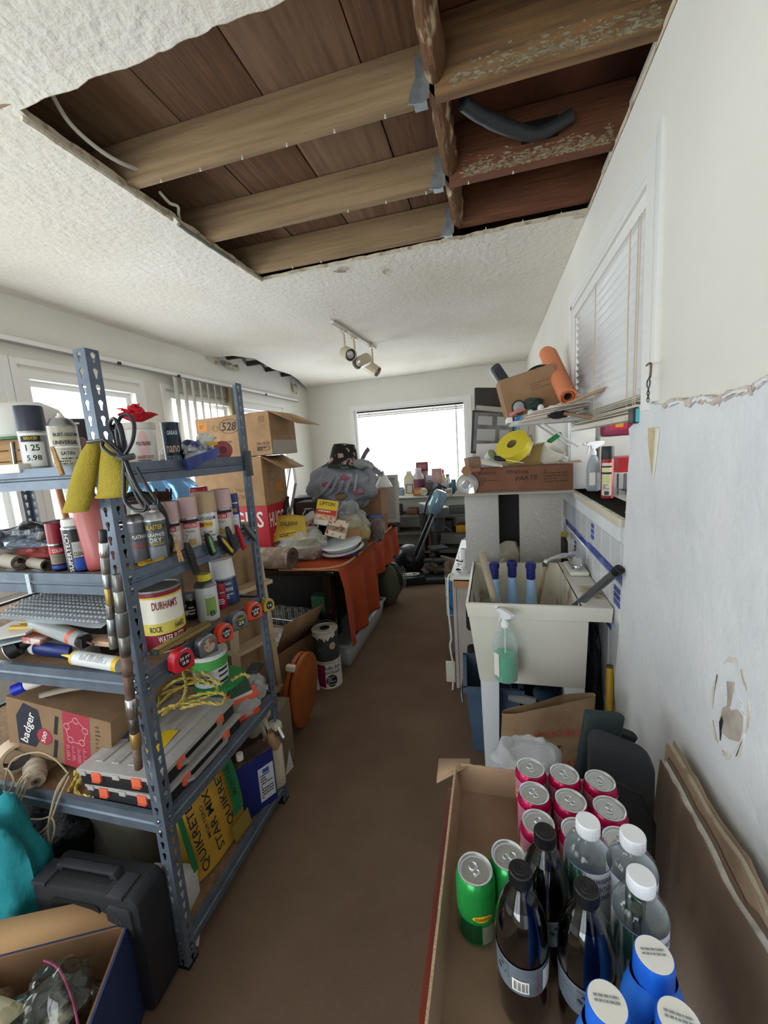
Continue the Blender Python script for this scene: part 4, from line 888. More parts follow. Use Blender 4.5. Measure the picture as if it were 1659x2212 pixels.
# ------------------------------------------------ white desk behind the sink
dk = thing('white_desk', 'old white cabinet behind the sink with a chipped laminate top', 'cabinet', (.082, 2.9, 0))
DW = mat('#b9b0a8', .6, var=(5, '#a39a92', .3, .7)); DT = mat('#d6d3ce', .4)
MB().box((0, 0, .735), (.70, .98, .03)).build('top', DT, dk, bev=.002); MB().box((0, -.484, .705), (.66, .012, .05)).build('edge_strip', mat('#b07e56', .7), dk)
for x in (-.33, .33): MB().box((x, 0, .36), (.02, .94, .72)).build('side_panel', DW, dk)
MB().box((0, .46, .36), (.66, .02, .72)).build('back_panel', DW, dk)
fp = MB().prism([(-.33, 0), (.33, 0), (.33, .68), (-.33, .68)], -.006, .006, TRS((0, -.45, 0), (90, 0, 0))).build('front_panel', DW, dk)
for z in (.22, .47): MB().prism(rrect(.06, .16, .026, 4), -.001, .001, TRS((-.235, -.4575, z), (90, 0, 0))).build('hand_hole', mat('#2a211c', .9), fp)
t = thing('carton', 'blue and white carton hanging out beside the cabinet in the aisle', 'carton', (-.315, 2.95, .30), (0, 0, 8))
MB().box((0, 0, .14), (.10, .16, .28)).build('body', PAPER, t, bev=.003); MB().box((-.0505, -.04, .14), (.001, .06, .27)).build('blue_panel', mat('#2f6a9a', .5), t); MB().box((-.02, -.081, .14), (.05, .001, .27)).build('blue_panel', mat('#2f6a9a', .5), t); fineprint(.05, .1, 4, INK, t, TRS((.02, -.0815, .15)))
MB().ell((0, 0, .33), (.12, .17, .14), 16, 10, None, .4, 2, 3).build('brown_wrap', mat('#5e4a3c', .8, bump=(14, .6)), t)
MB().tube(crv([(-.02, -.084, .2), (-.045, -.09, .14), (-.02, -.09, .06), (.03, -.084, .03)], 5), .003, 6).build('cord', BLACK, t)
MB().box((0, 0, -.15), (.09, .14, .30)).build('lower_carton', mat('#6d6460', .8), t)
tag(MB().tube(crv([(-.25, 2.44, .756), (-.28, 2.41, .74), (-.285, 2.40, .55), (-.275, 2.40, .36), (-.285, 2.40, .30), (-.27, 2.40, .15), (-.28, 2.39, .01)], 5), .006, 7).build('charger_cable', mat('#d8d5d0', .5)), 'white charger cable dangling down the cabinet front corner', 'cable')
tag(MB().box((0, 0, .07), (.06, .02, .14)).build('switch_plate', mat('#d6d0c0', .5), loc=(-.30, 2.50, .0), bev=.003), 'cream switch plate propped on the floor beside the cabinet', 'plate')
# ------------------------------------------------ terrazzo slabs carrying the long carton
TERR = mat('#9b968f', .45, var=(60, '#948f88', .45, .62), bump=(40, .03)); CHIP = mat('#d3d0ca', .4)
def terr(nm, label, x0, x1, yaw, seed, tint):
    zt = 1.238; t = thing(nm, label, 'slab', ((x0+x1)/2, 2.50, .751), (0, 0, yaw), 'terrazzo slabs behind the sink')
    s = MB().box((0, 0, (zt-.751)/2), (x1-x0, .035, zt-.751)).build('slab', tint, t, bev=.004)
    rg = random.Random(seed); mb = MB()
    for k in range(40):
        x, z = rg.uniform(-(x1-x0)/2+.01, (x1-x0)/2-.01), rg.uniform(.02, zt-.78); r = rg.uniform(.0008, .0028); a = rg.uniform(0, 3)
        mb.prism([(px_*rg.uniform(.5, 1.2), pz*rg.uniform(.5, 1.3)) for px_, pz in circ(r, 6, a)], 0, .0006, TRS((x, -.0175, z), (90, 0, 0)))
    mb.build('chips', CHIP, s, smooth=0)
    for k in range(6):
        x, z, a = rg.uniform(-.06, .06), rg.uniform(.1, .4), rg.uniform(-70, 70); MB().box((0, 0, 0), (rg.uniform(.01, .03), .0006, .0012), TRS((x, -.0178, z), (0, a, 0))).build('scratch', PAPER, s)
terr('terrazzo_slab', 'pale grey terrazzo slab standing nearest the aisle behind the sink', -.170, .028, 2, 3, mat('#aaa7a1', .45, var=(60, '#a5a29c', .45, .62)))
terr('terrazzo_slab', 'darker speckled terrazzo slab standing nearest the wall behind the sink', .145, .372, -4, 8, TERR)
tag(MB().box((.10, 2.78, 1.2435), (.66, .70, .010)).build('shelf_board', mat('#9c9488', .7), bev=.002), 'thin board spanning the two terrazzo slabs under the long carton', 'board')
for x in (-.19, .41): tag(MB().box((x, 3.1, .994), (.03, .03, .486)).build('support_post', mat('#6b6259', .8)), 'wooden prop under the board, '+('aisle side' if x < 0 else 'wall side'), 'post')
# clutter between the slabs
tag(MB().box((.0, 0, .235), (.26, .10, .47)).build('dark_carton', mat('#2e2a2b', .8), loc=(.09, 2.78, .751), rot=(0, 0, 10), bev=.003), 'dark carton in the gap between the terrazzo slabs', 'carton')
tag(MB().ell((0, 0, .08), (.16, .12, .17), 20, 12, None, .35, 2, 6).build('cloth_bundle', mat('#a89f90', .9, bump=(20, .6, .02))), 'beige cloth bundle stuffed between the terrazzo slabs', 'cloth').location = (.09, 2.62, .751)
t, L_ = stick('grey_tube', 'pale cardboard tube lying between the slabs', 'tube', (.03, 2.58, .77), (.125, 2.62, .90), .022, mat('#b5aea3', .8))
t = thing('sauce_jar', 'brown jar with yellow lid behind the darker terrazzo slab', 'jar', (.40, 2.62, .751)); MB().lathe([(0, 0), (.03, 0), (.032, .01), (.032, .16), (.02, .19), (.02, .2), (0, .2)], 18).build('glass', mat('#3a2d26', .3), t); MB().lathe([(.033, .2), (.035, .202), (.035, .22), (0, .221)], 18).build('lid', YEL, t)
# items on the cabinet top at the aisle corner
t = thing('white_mug', 'small white mug at the aisle corner behind the pale slab', 'mug', (-.195, 2.62, .751)); MB().lathe([(0, .004), (.018, 0), (.02, .004), (.021, .12), (.019, .12), (.018, .012), (0, .012)], 22).build('cup', WPLAST, t); MB().tube(crv([(-.02, 0, .10), (-.036, 0, .09), (-.034, 0, .05), (-.02, 0, .04)], 5), .003, 7).build('handle', WPLAST, t)
t = thing('wire_clip', 'tangled silver and black clips on the cabinet corner', 'clips', (-.215, 2.47, .751))
for k in range(5): MB().tube(crv([(random.uniform(-.02, .02), random.uniform(-.015, .015), .004+.018*k+random.uniform(0, .01)) for _ in range(5)], 4), .004, 6).build('clip', [CHROME, BLACK, PAPER][k % 3], t)
# ------------------------------------------------ long flat carton on the slabs
LCZ = 1.249
BRC = mat('#7a5340', .85, var=(6, '#68452f', .3, .7)); bx0, bx1 = -.115, .438
t = thing('long_carton', 'long open brown carton with handwriting on top of the terrazzo slabs', 'carton', ((bx0+bx1)/2, 2.64, LCZ), (0, 0, -1.5))
w = bx1-bx0
MB().box((0, 0, .004), (w, .27, .008)).build('base', BRC, t)
for y, n_ in ((-.135, 'front_side'), (.135, 'back_side')):
    s = MB().box((0, y, .072), (w, .006, .144)).build(n_, BRC, t)
    MB().box((0, y, .1455), (w+.004, .012, .004)).build('edge', mat('#4d3a33', .9), s)
for x in (-w/2, w/2): MB().box((x, 0, .07), (.006, .264, .14)).build('end_side', BRC, t)
IK = mat('#3d261c', .8)
lettering('PLASCO', .018, IK, t, TRS((-.19, -.1385, .112)), w=.10); lettering('VENDOR', .020, IK, t, TRS((-.02, -.1385, .112), (0, 3, 0)), w=.13, shear=.2); lettering('PARTS', .026, IK, t, TRS((.03, -.1385, .075), (0, -4, 0)), w=.12, shear=.2)
fineprint(.12, .05, 4, IK, t, TRS((-.19, -.1385, .062)), fill=.35, seed=3); fineprint(.13, .08, 5, IK, t, TRS((.19, -.1385, .082)), fill=.3, seed=4)
tag(MB().prism(rrect(.115, .022, .01), -.011, .011).build('wood_offcut', mat('#8b5f48', .7, var=(10, '#74492f', .4, .7)), loc=(-.125, 2.475, 1.385), rot=(90, -4, 6)), 'short brown wood offcut across the corner of the long carton', 'offcut')
TOPZ = LCZ+.07
# glass insulator / clear lamp shade with a ribbed face
t = thing('glass_lampshade', 'ribbed clear glass lampshade lying at the carton corner', 'lampshade', (-.152, 2.475, 1.302), aim((-.1, -1, .12)))
MB().lathe([(.015, .03), (.022, .032), (.024, .024), (.04, .02), (.06, .006), (.068, -.014), (.066, -.03), (.05, -.045)], 36).build('glass', mat('#c9cac6', .12, trans=.6, ior=1.3), t)
for k in range(28): a = 2*math.pi*k/28; MB().tube([(.026*math.cos(a), .026*math.sin(a), .024), (.045*math.cos(a+.25), .045*math.sin(a+.25), .018), (.061*math.cos(a+.6), .061*math.sin(a+.6), -.01)], .0016, 4).build('rib', mat('#dcdcd8', .15, .2), t)
MB().lathe([(.016, .03), (.018, .037), (.010, .038), (0, .036)], 20).build('socket', GREY, t)
tag(MB().prism(circ(.03, 18), 0, .012).build('tan_disc', mat('#93714a', .7), loc=(-.15, 2.47, 1.385), rot=(84, 0, 15)), 'tan round disc behind the glass lampshade', 'disc')
# big yellow tape roll in a bag, white cup, loose bits on the carton
t = thing('tape_roll', 'wide yellow caution tape roll lying on the long carton', 'tape', U(1110, 965, y=2.50), aim((-.45, -.62, .62)))
MB().lathe([(.030, -.028), (.098, -.028), (.098, .028), (.030, .028), (.030, -.028)], 36).build('roll', mat('#cdbb2e', .45, bump=(30, .2)), t); MB().lathe([(.0295, -.028), (.0295, .028), (.027, .028), (.027, -.028), (.0295, -.028)], 28).build('core', mat('#8b7a5a', .8), t)
t = thing('paper_tray', 'white paper food tray with yellow liner on the long carton', 'tray', U(1120, 985, y=2.62), (18, -18, -8)); a, b = frust(.13, .11, .22, .17, 0, .075)
loft(MB(), [a, b], True).build('tray', mat('#e3e0da', .7), t, solid=.002); loft(MB(), [[(x*.93, y*.93, z+.004) for x, y, z in a], [(x*.93, y*.93, z*.8) for x, y, z in b]], True).build('liner', mat('#d8c640', .6, bump=(20, .4)), t)
p = U(1188, 985, y=2.56); t = thing('ceramic_cup', 'off-white ceramic cup tipped on its side on the long carton', 'cup', p, tilt(-35, 35))
MB().lathe([(r*1.55, z*1.55) for r, z in [(0, -.028), (.022, -.03), (.024, -.026), (.034, -.008), (.041, .018), (.042, .034), (.038, .034), (.036, .018), (.03, -.004), (0, -.02)]], 28).build('cup', mat('#d8d2c6', .25), t); MB().tube(crv([(.056, 0, .03), (.09, 0, .028), (.09, 0, -.01), (.052, 0, -.018)], 5), .007, 8).build('handle', mat('#d8d2c6', .25), t)
p = U(1085, 992, y=2.46); t = thing('scraper', 'black-handled paint scraper lying on the long carton', 'scraper', p, aim((.7, -.1, -.16))); MB().lathe([(0, -.05), (.013, -.045), (.015, -.02), (.011, .01), (.008, .02), (0, .02)], 14).build('handle', BLACK, t); MB().box((0, 0, .07), (.022, .002, .1)).build('blade', STEEL, t)
tag(MB().prism([(-.06, -.03), (.06, -.04), (.07, .03), (-.05, .035)], 0, .003).build('paper_scrap', PAPER, loc=U(1060, 1000, y=2.45), rot=(25, 10, 20)), 'white paper scrap under the scraper on the long carton', 'paper')
t = thing('plastic_cup', 'clear plastic cup with coloured lid by the scraper', 'cup', U(1058, 985, y=2.52), (62, 0, 40)); MB().lathe([(.02, -.03), (.026, .02)], 20).build('cup', film('#e2e6e4', .2, .35), t); MB().lathe([(.028, .02), (.029, .026), (.02, .03), (0, .03)], 20).build('lid', mat('#8f9a72', .5), t)
tag(MB().box((0, 0, .06), (.075, .09, .16)).build('brown_carton', mat('#8f7360', .85), loc=(-.11, 2.60, TOPZ), rot=(0, -6, 20), bev=.002), 'small open brown carton at the aisle end of the long carton', 'carton')
tag(MB().prism([(-.15, 0), (.15, 0), (.15, .21), (-.13, .22)], -.004, .004).build('foam_sheet', mat('#c9c3c4', .7), loc=(.03, 2.74, 1.32), rot=(80, 0, -4)), 'pale pink foam sheet standing at the back of the long carton', 'sheet')
t = thing('open_carton', 'white and kraft open box tilted behind the tape roll', 'carton', (.22, 2.70, 1.355), (0, -14, 6)); a, b = frust(.20, .13, .24, .16, 0, .14); loft(MB(), [a, b], True).build('box', mat('#b49a5c', .8), t, solid=.003); loft(MB(), [[(x*.97, y*.97, z+.003) for x, y, z in a], [(x*.97, y*.97, z) for x, y, z in b]], True).build('lining', PAPER, t)
tag(MB().lathe([(0, 0), (.014, 0), (.014, .08), (.011, .09), (0, .09)], 14).build('green_tube', GREEN, loc=U(1185, 955, y=2.62), rot=(60, 0, 50)), 'green plastic tube lying behind the ceramic cup', 'tube')
tag(MB().prism([(-.07, -.05), (.09, -.04), (.08, .05), (-.06, .05)], 0, .003).build('card_piece', mat('#b79c8c', .8), loc=(.40, 2.54, 1.396), rot=(4, -4, -10)), 'flat pinkish card lying over the wall end of the long carton', 'card')
tag(MB().ell((0, 0, 0), (.09, .07, .07), 16, 10, None, .4, 3, 8).build('plastic_wrap', film('#d5dad5', .2, .4), loc=(.39, 2.64, 1.40)), 'crumpled clear plastic wrap beside the ceramic cup', 'wrap')
# ------------------------------------------------ wire wall shelf above, heaped up
wsz = 1.648
ws = thing('wall_shelf', 'white metal bracket shelf on the wall above the long carton', 'shelf', (XR, 2.50, wsz))
for y in (-.10, .0, .10): MB().box((-.18, y, -.006), (.34, .012, .008)).build('slat', TRIM, ws)
for y in (-.12, .12):
    MB().box((-.18, y, -.012), (.36, .010, .022)).build('bracket', mat('#c9c8c4', .4), ws); MB().tube([(-.02, y, -.16), (-.2, y, -.02)], .006, 6).build('strut', mat('#c9c8c4', .4), ws)
MB().box((-.365, 0, .006), (.03, .26, .03)).build('end_lip', TRIM, ws, bev=.003)
# magazines and papers piled at an angle
rg = random.Random(4); PC = ['#c9b7a8', '#d8cfc4', '#bfa89a', '#e2dcd2', '#b7a58f']
for k in range(7):
    tag(MB().box((0, 0, 0), (.30+.02*rg.random(), .20, .006)).build('magazine', mat(PC[k % 5], .7), loc=(.295+.012*k, 2.43+.01*rg.random(), wsz+.006+.0085*k), rot=(0, -7, rg.uniform(-6, 6)), bev=.001), 'pinkish magazine in the tilted pile on the wall shelf, number %d from the bottom' % (k+1) if False else ['lowest', 'second lowest', 'third lowest', 'middle', 'third highest', 'second highest', 'topmost'][k]+' magazine in the tilted pile on the wall shelf', 'magazine', 'magazines on the wall shelf')
for k, (a, b, c, d, wd_) in enumerate([((.34, 2.33, 1.70), (.47, 1.98, 1.735), .008, '#a98a6c', 'upper'), ((.36, 2.28, 1.66), (.46, 2.04, 1.615), .009, '#8f7158', 'lower')]):
    tag(MB().tube([a, b], c, 8).build('wooden_dowel', mat(d, .7)), wd_+' thin wooden dowel sticking out toward the venetian blind', 'dowel')
tag(MB().prism([(-.12, -.07), (.14, -.06), (.15, .05), (-.10, .07)], 0, .002).build('envelope', PAPER, loc=(.40, 2.25, 1.705), rot=(6, -5, 20)), 'white envelope lying on the magazines toward the blind', 'envelope')
# cardboard box with electronics
t = thing('cardboard_box', 'tilted brown cardboard box of electronics on the wall shelf', 'box', (.235, 2.62, 1.705), (0, -13, 4)); CB = mat('#a3815f', .85, var=(7, '#927152', .3, .7))
MB().box((0, 0, .003), (.30, .20, .006)).build('base', CB, t)
for x, y, dx, dy in ((0, -.1, .30, .005), (0, .1, .30, .005), (-.15, 0, .005, .2), (.15, 0, .005, .2)): MB().box((x, y, .11), (dx, dy, .22)).build('side', CB, t)
fineprint(.11, .045, 3, mat('#7a5f48', .8), t, TRS((.06, -.103, .13)), fill=.4, seed=8)
t = thing('desk_phone', 'black cordless phone handset sticking up from the cardboard box', 'phone', (.125, 2.62, 1.82), (0, -32, 10)); MB().prism(rrect(.06, .22, .022, 4), -.018, .018, TRS((0, 0, .09), (90, 0, 0))).build('handset', mat('#3d4146', .35), t, bev=.006); MB().prism(rrect(.046, .17, .016, 4), -.001, .001, TRS((.002, -.0185, .09), (90, 0, 0))).build('face', mat('#2a2d31', .25), t)
MB().prism(rrect(.066, .226, .024, 4), -.004, .004, TRS((-.003, .014, .088), (90, 0, 0))).build('back_shell', mat('#c9ced2', .3), t, bev=.002)
t = thing('black_device', 'round black electronic device with knobs lying in the cardboard box', 'device', (.285, 2.60, 1.88), tilt(-90, 62, -10)); MB().lathe([(0, -.03), (.085, -.03), (.095, -.02), (.095, .012), (.088, .02), (0, .02)], 32).build('body', BLACK, t)
for x, y in ((-.03, -.035), (.03, -.035), (-.03, .02)): MB().lathe([(.011, .02), (.011, .03), (.008, .033), (0, .033)], 14, TRS((x, y, 0))).build('knob', CHROME, t)
MB().box((.0, .05, .021), (.07, .03, .004)).build('display', mat('#55585c', .3), t)
tag(MB().prism([(-.14, 0), (.13, 0), (.05, .20), (-.02, .24), (-.09, .16)], -.002, .002).build('cream_paper', mat('#ece6d6', .7), loc=(.33, 2.74, 1.80), rot=(78, 0, -30)), 'large cream paper sheet standing behind the electronics box', 'paper')
# orange paper roll
a, b = U(1207, 862, x=.36), U(1178, 760, x=.40); a = Vector((.385, 2.34, 1.745)); d = Vector((.345, 2.86, 2.07))-a
t = thing('orange_paper_roll', 'orange rosin paper roll leaning over the wall shelf beside the window casing', 'roll', a, aim(d)); ORP = mat('#e08a5f', .7, bump=(10, .1)); L_ = d.length
MB().lathe([(.034, 0), (.045, 0), (.045, L_), (.034, L_), (.034, 0)], 28).build('roll', ORP, t); MB().lathe([(.022, .004), (.030, .004), (.030, .02), (.022, .02), (.022, .004)], 24).build('inner_wrap', mat('#d9652f', .7), t); MB().lathe([(.016, .01), (.0215, .01), (.0215, L_-.01), (.016, L_-.01)], 24).build('core', mat('#4a3b33', .9), t)
MB().grid(lambda u, v: ((.046+.012*v*u)*math.cos(2.4+.5*v), (.046+.012*v*u)*math.sin(2.4+.5*v), L_*u), 12, 3).build('loose_edge', ORP, t, solid=.001)
# respirator / sunglasses heap
t = thing('safety_goggles', 'clear safety goggles with black strap heaped on the magazines', 'goggles', U(1120, 880, y=2.40)-Vector((0, 0, .0)), (0, 0, 10)); MB().ell((0, 0, 0), (.06, .04, .065), 20, 12).build('lens', film('#dfe3e0', .1, .3), t); MB().tube([(.034*math.cos(s), -.002, .036*math.sin(s)) for s in [k*math.pi/10 for k in range(20)]], .004, 6, closed=True).build('frame', BLACK, t)
t = thing('green_rag', 'dark green rag bunched among the goggles on the wall shelf', 'rag', U(1150, 872, y=2.43)); MB().ell((0, 0, 0), (.11, .06, .06), 24, 14, None, .5, 2.6, 3).build('cloth', mat('#3b4a45', .9, bump=(40, .6, .01)), t)
tag(MB().tube(crv([U(1102, 898, y=2.36), U(1115, 890, y=2.35), U(1132, 884, y=2.37)], 5), .010, 8).build('pink_clip', mat('#c97d80', .5)), 'pink plastic clip at the front edge of the wall shelf', 'clip')
t = thing('ear_muffs', 'white cup earmuffs tangled with black cord on the magazines', 'earmuffs', U(1168, 882, y=2.40)); MB().ell((0, 0, 0), (.035, .03, .045), 16, 10).build('cup', WPLAST, t); MB().ell((-.05, .01, -.02), (.035, .03, .04), 16, 10).build('cup', WPLAST, t); MB().tube(crv([(.0, 0, .02), (-.01, -.01, .05), (-.05, 0, .02)], 6), .004, 6).build('band', BLACK, t)
tag(MB().ell((0, 0, 0), (.10, .05, .035), 20, 10, None, .5, 3, 2).build('black_glove', mat('#26262a', .85, bump=(60, .5)), loc=U(1208, 896, y=2.30)), 'black work glove lying under the orange roll', 'glove')
# surfboard and framed prints beyond the shelf
t = thing('surfboard', 'white and blue surfboard standing in the far corner behind the carton heap', 'surfboard', (.10, 4.9, 0), (0, 10, 0))
def brd(u, v): w_ = .26*math.sin(math.pi*min(1, max(0, .06+.94*v)))**.55; return ((u-.5)*2*w_, -.03*math.sin(math.pi*u), 2.05*v)
MB().grid(brd, 10, 40).build('deck', mat('#ddd9cd', .3), t, solid=.05)
MB().grid(lambda u, v: (brd(0, v)[0]*(1-.28*u)-.004, -.03-.035*u, 2.05*v), 4, 40).build('blue_rail', mat('#2f6fc4', .3), t)
MB().grid(lambda u, v: (brd(0, v)[0]*(.72-.12*u), -.065-.004*u, 2.05*v), 3, 40).build('teal_stripe', mat('#5fb6c4', .3), t); MB().box((.0, -.062, 1.0), (.004, .004, 1.9)).build('stringer', mat('#8a7a60', .5), t)
t = thing('framed_photo', 'dark framed poster of grey panels leaning behind the wall shelf', 'frame', (-.005, 3.0, 1.46), (-6, 6, 16)); MB().box((0, 0, .15), (.30, .02, .30)).build('frame', DGREY, t, bev=.003); MB().box((0, -.011, .15), (.27, .002, .27)).build('print', mat('#8a8986', .5, var=(9, '#6c6b69', .4, .6)), t)
for (x, z, w_, h_) in ((-.06, .23, .10, .06), (.07, .23, .09, .06), (-.05, .13, .13, .08), (.08, .12, .07, .1)): MB().box((x, -.0125, z), (w_, .001, h_)).build('print_panel', mat('#b9b8b4', .5), t)
tag(MB().box((0, 0, .10), (.28, .03, .20)).build('dark_picture', mat('#37322f', .5), loc=(.02, 3.05, 1.72), rot=(-8, 4, 14), bev=.004), 'dark picture behind the grey tube on the heap', 'picture')
for k, (x, z) in enumerate(((-.02, 1.56), )): tag(MB().box((0, 0, 0), (.30, .24, .30)).build('storage_carton', mat('#7f776e', .8), loc=(.02, 3.22, 1.40), rot=(0, 0, 12), bev=.004), 'grey carton under the framed poster', 'carton')
t, L_ = stick('mailing_tube', 'grey mailing tube lying across the framed poster', 'tube', (-.10, 2.965, 1.785), (.12, 2.955, 1.745), .018, mat('#a8a29a', .8))
# ------------------------------------------------ sill things
t = thing('spray_bottle', 'clear spray bottle with white trigger on the pass-through sill', 'bottle', U(1281, 1060, z=SZ+.001), (0, 0, 0)); MB().lathe([(0, .003), (.03, 0), (.035, .006), (.035, .12), (.03, .16), (.018, .19), (.014, .2)], 24).build('body', film('#cfd8de', .15, .35), t); MB().lathe([(0, .005), (.032, .006), (.032, .11), (0, .111)], 24).build('liquid', film('#cdd6dd', .1, .2), t); trigger(t, .2, mat('#e6e8ea', .4), 1.1, 20); plate(.03, .07, PAPER, t, TRS((-.012, -.036, .07)), 'label')
t = thing('dish_soap_bottle', 'large green labelled dish soap bottle on the pass-through sill', 'bottle', U(1262, 1050, z=SZ+.001), (0, 0, -12)); MB().lathe([(0, .003), (.045, 0), (.052, .008), (.053, .15), (.047, .2), (.03, .235), (.018, .25), (.018, .28), (0, .28)], 28).build('body', film('#b9c9b4', .15, .4), t); MB().lathe([(0, .005), (.05, .006), (.05, .09), (0, .091)], 28).build('soap', mat('#24453a', .2, trans=.2), t)
band(.0535, .05, .19, -70, 75, mat('#2f9a35', .4), t, 'label'); lettering('PALM', .024, PAPER, t, cyl=.054, a=-15, z=.15, w=.06); band(.0537, .16, .19, 10, 60, mat('#d65c97', .4), t, 'label_flash'); MB().lathe([(.02, .28), (.02, .30), (.012, .315), (0, .316)], 16).build('cap', WPLAST, t)
p = U(1311, 1076, z=SZ+.001); t = thing('spray_can', 'tall red and black aerosol can on the pass-through sill', 'spray can', p, (0, 0, facing(p))); MB().lathe([(0, .002), (.026, 0), (.0275, .002), (.0275, .19), (.025, .198), (.02, .2), (0, .2)], 26).build('body', mat('#8d1f2c', .3, .3), t)
MB().lathe([(.0275, .19), (.0278, .192), (.0272, .245), (.025, .25), (0, .25)], 24).build('cap', BLACK, t); band(.0276, .004, .172, -55, 40, mat('#cfcabc', .4), t, 'label')
for z0, z1, c in ((.150, .158, '#26221f'), (.130, .150, '#d9cf9c'), (.118, .128, '#26221f'), (.075, .11, '#c9c98c'), (.004, .016, '#8d1f2c')): band(.0276, z0, z1, -55, 40, mat(c, .5), t, 'label_band', off=.0006)
fineprint(.03, .03, 5, INK, t, cyl=.0284, a=-10, z=.055); mb = MB()
for k in range(12): mb.box((0, 0, 0), (.0007+.0006*(k % 3), .0004, .018), TRS((.0286*math.sin(R_(-24+k*3.4)), -.0286*math.cos(R_(-24+k*3.4)), .028), (0, 0, -24+k*3.4)))
mb.build('barcode', INK, t, smooth=0)
tag(MB().prism([(-.05, -.08), (.05, -.09), (.06, .07), (-.04, .08)], 0, .006).build('paper_sheets', PAPER, loc=(.55, 1.66, SZ+.001), rot=(2, 3, 20)), 'loose white papers lying at the near end of the sill', 'paper')
# kitchen things seen through the opening
kc = thing('kitchen_counter', 'dark kitchen counter seen through the pass-through', 'counter', (1.07, 2.6, 0)); MB().box((0, 0, .58), (.74, 1.3, 1.16)).build('cabinet', mat('#8e8a84', .6), kc); MB().box((0, 0, 1.175), (.78, 1.34, .03)).build('worktop', mat('#2c2b2b', .4), kc)
t = thing('red_jug', 'dark pink detergent jug behind the aerosol can', 'jug', (U(1338, 920, y=2.75).x, 2.75, 1.53), (0, 0, -10)); MB().prism(rrect(.2, .12, .03, 4), 0, .2).build('body', mat('#8a2e50', .35), t, bev=.02); plate(.09, .13, mat('#c02a45', .4), t, TRS((-.01, -.061, .1)), 'label'); plate(.04, .04, mat('#d9a23a', .4), t, TRS((-.005, -.0613, .07)), 'label_mark')
MB().box((0, 0, .17), (.24, .18, .335)).build('microwave_box', mat('#cfcfca', .5), loc=(0, 0, 0)).location = (U(1338, 920, y=2.75).x, 2.76, 1.191)
tag(bpy.data.objects['microwave_box'], 'white microwave box under the pink jug in the kitchen', 'carton')
t = thing('dish_rack', 'black dish rack with red boxes on the kitchen counter', 'rack', (U(1352, 1040, y=2.45).x+.06, 2.43, 1.191)); MB().box((0, 0, .02), (.3, .3, .04)).build('tray', BLACK, t, bev=.006)
for k in range(9): MB().tube([(-.14+.035*k, -.14, .04), (-.14+.035*k, -.14, .15), (-.14+.035*k, .14, .15), (-.14+.035*k, .14, .04)], .003, 5).build('wire', DGREY, t)
MB().box((0, 0, .19), (.26, .2, .08)).build('red_box', RED, t); MB().box((0, 0, .152), (.3, .26, .004)).build('white_lid', PAPER, t)
tag(MB().box((0, 0, .45), (.05, .3, .9)).build('appliance_panel', mat('#c8cac6', .4), loc=(.80, 3.1, 1.191), bev=.01), 'pale appliance panel behind the dish soap in the kitchen', 'appliance')
# ================================================================ THINGS ON THE STEEL SHELF
def rayd(px, py): return FW + RT*((px-IW/2)/FPX) - UP*((py-IH/2)/FPX)
def place(x0, x1, yt, yb, x=None, y=None):
    """centre, radius and (top, bottom) height of an upright round thing from its outline"""
    c = U((x0+x1)/2, (yt+yb)/2, x=x, y=y); hd = math.hypot(c.x, c.y)
    a, b = rayd(x0, (yt+yb)/2), rayd(x1, (yt+yb)/2); a.z = b.z = 0; r = hd*math.sin(a.angle(b)/2)
    def zz(py): d = rayd((x0+x1)/2, py); return EYE.z+d.z*hd/math.hypot(d.x, d.y)
    return c, r, zz(yt), zz(yb)
def aerosol(t, r, h, body, capm=None, caph=.05, capr=1.0, dome=STEEL):
    zs = h-caph if capm else h-.022
    MB().lathe([(0, .003), (r*.9, 0), (r, .003), (r, zs-.018), (r*.98, zs-.014)], 26).build('body', body, t)
    MB().lathe([(r*1.01, zs-.016), (r*1.01, zs-.012), (r*.95, zs-.009), (r*.75, zs+.004), (r*.5, zs+.009), (0, zs+.009)], 26).build('shoulder', dome, t)
    if capm: MB().lathe([(r*capr, zs-.012), (r*capr*1.0, zs+.002), (r*capr*.97, h-.003), (r*capr*.93, h), (0, h)], 26).build('cap', capm, t)
    else: MB().lathe([(r*.3, zs+.008), (r*.3, zs+.014), (.006, zs+.015), (.006, h), (0, h)], 14).build('nozzle', mat('#d8d4c8', .4), t)
def spray(label, x0, x1, yt, yb, lvl, body, capm, capf, texts=(), bands=(), x=None, y=None, yaw=0, capr=1.0, rs=1.0, group=None, lean=None, dome=STEEL):
    c, r, z1, z0 = place(x0, x1, yt, yb, x, y); r = min(max(r*rs, .02), .05); p = Vector((c.x, c.y, D[lvl]+.0005)); h = max(.1, z1-p.z)
    t = thing('spray_can', label, 'spray can', p, (0, 0, facing(p, yaw)) if not lean else tilt(lean[0], lean[1], facing(p, yaw)), group)
    aerosol(t, r, h, body, capm, h*capf if capm else 0, capr, dome); H = h-(h*capf if capm else .03)-.018
    for f0, f1, a0, a1, m in bands: band(r, H*f0, H*f1, a0, a1, m, t, 'label_panel')
    for s, f, hh, ww, m, a in texts:
        if s[0] == '|': lettering(s[1:], hh*H, m, t, cyl=r+.0004, a=a, z=H*f, w=ww*r, turn=True)
        elif s == '~': fineprint(ww*r, hh*H, 3, m, t, cyl=r, a=a, z=H*f, seed=int(f*100))
        else: lettering(s, hh*H, m, t, cyl=r+.0004, a=a, z=H*f, w=ww*r)
    return t
NW = mat('#d9dad6', .4); SILV = mat('#a9abad', .35, .6); TAN = mat('#b39a78', .5); PNK = mat('#c2a3a0', .5); KRED = mat('#b5202f', .4); DKB = mat('#23283a', .45)
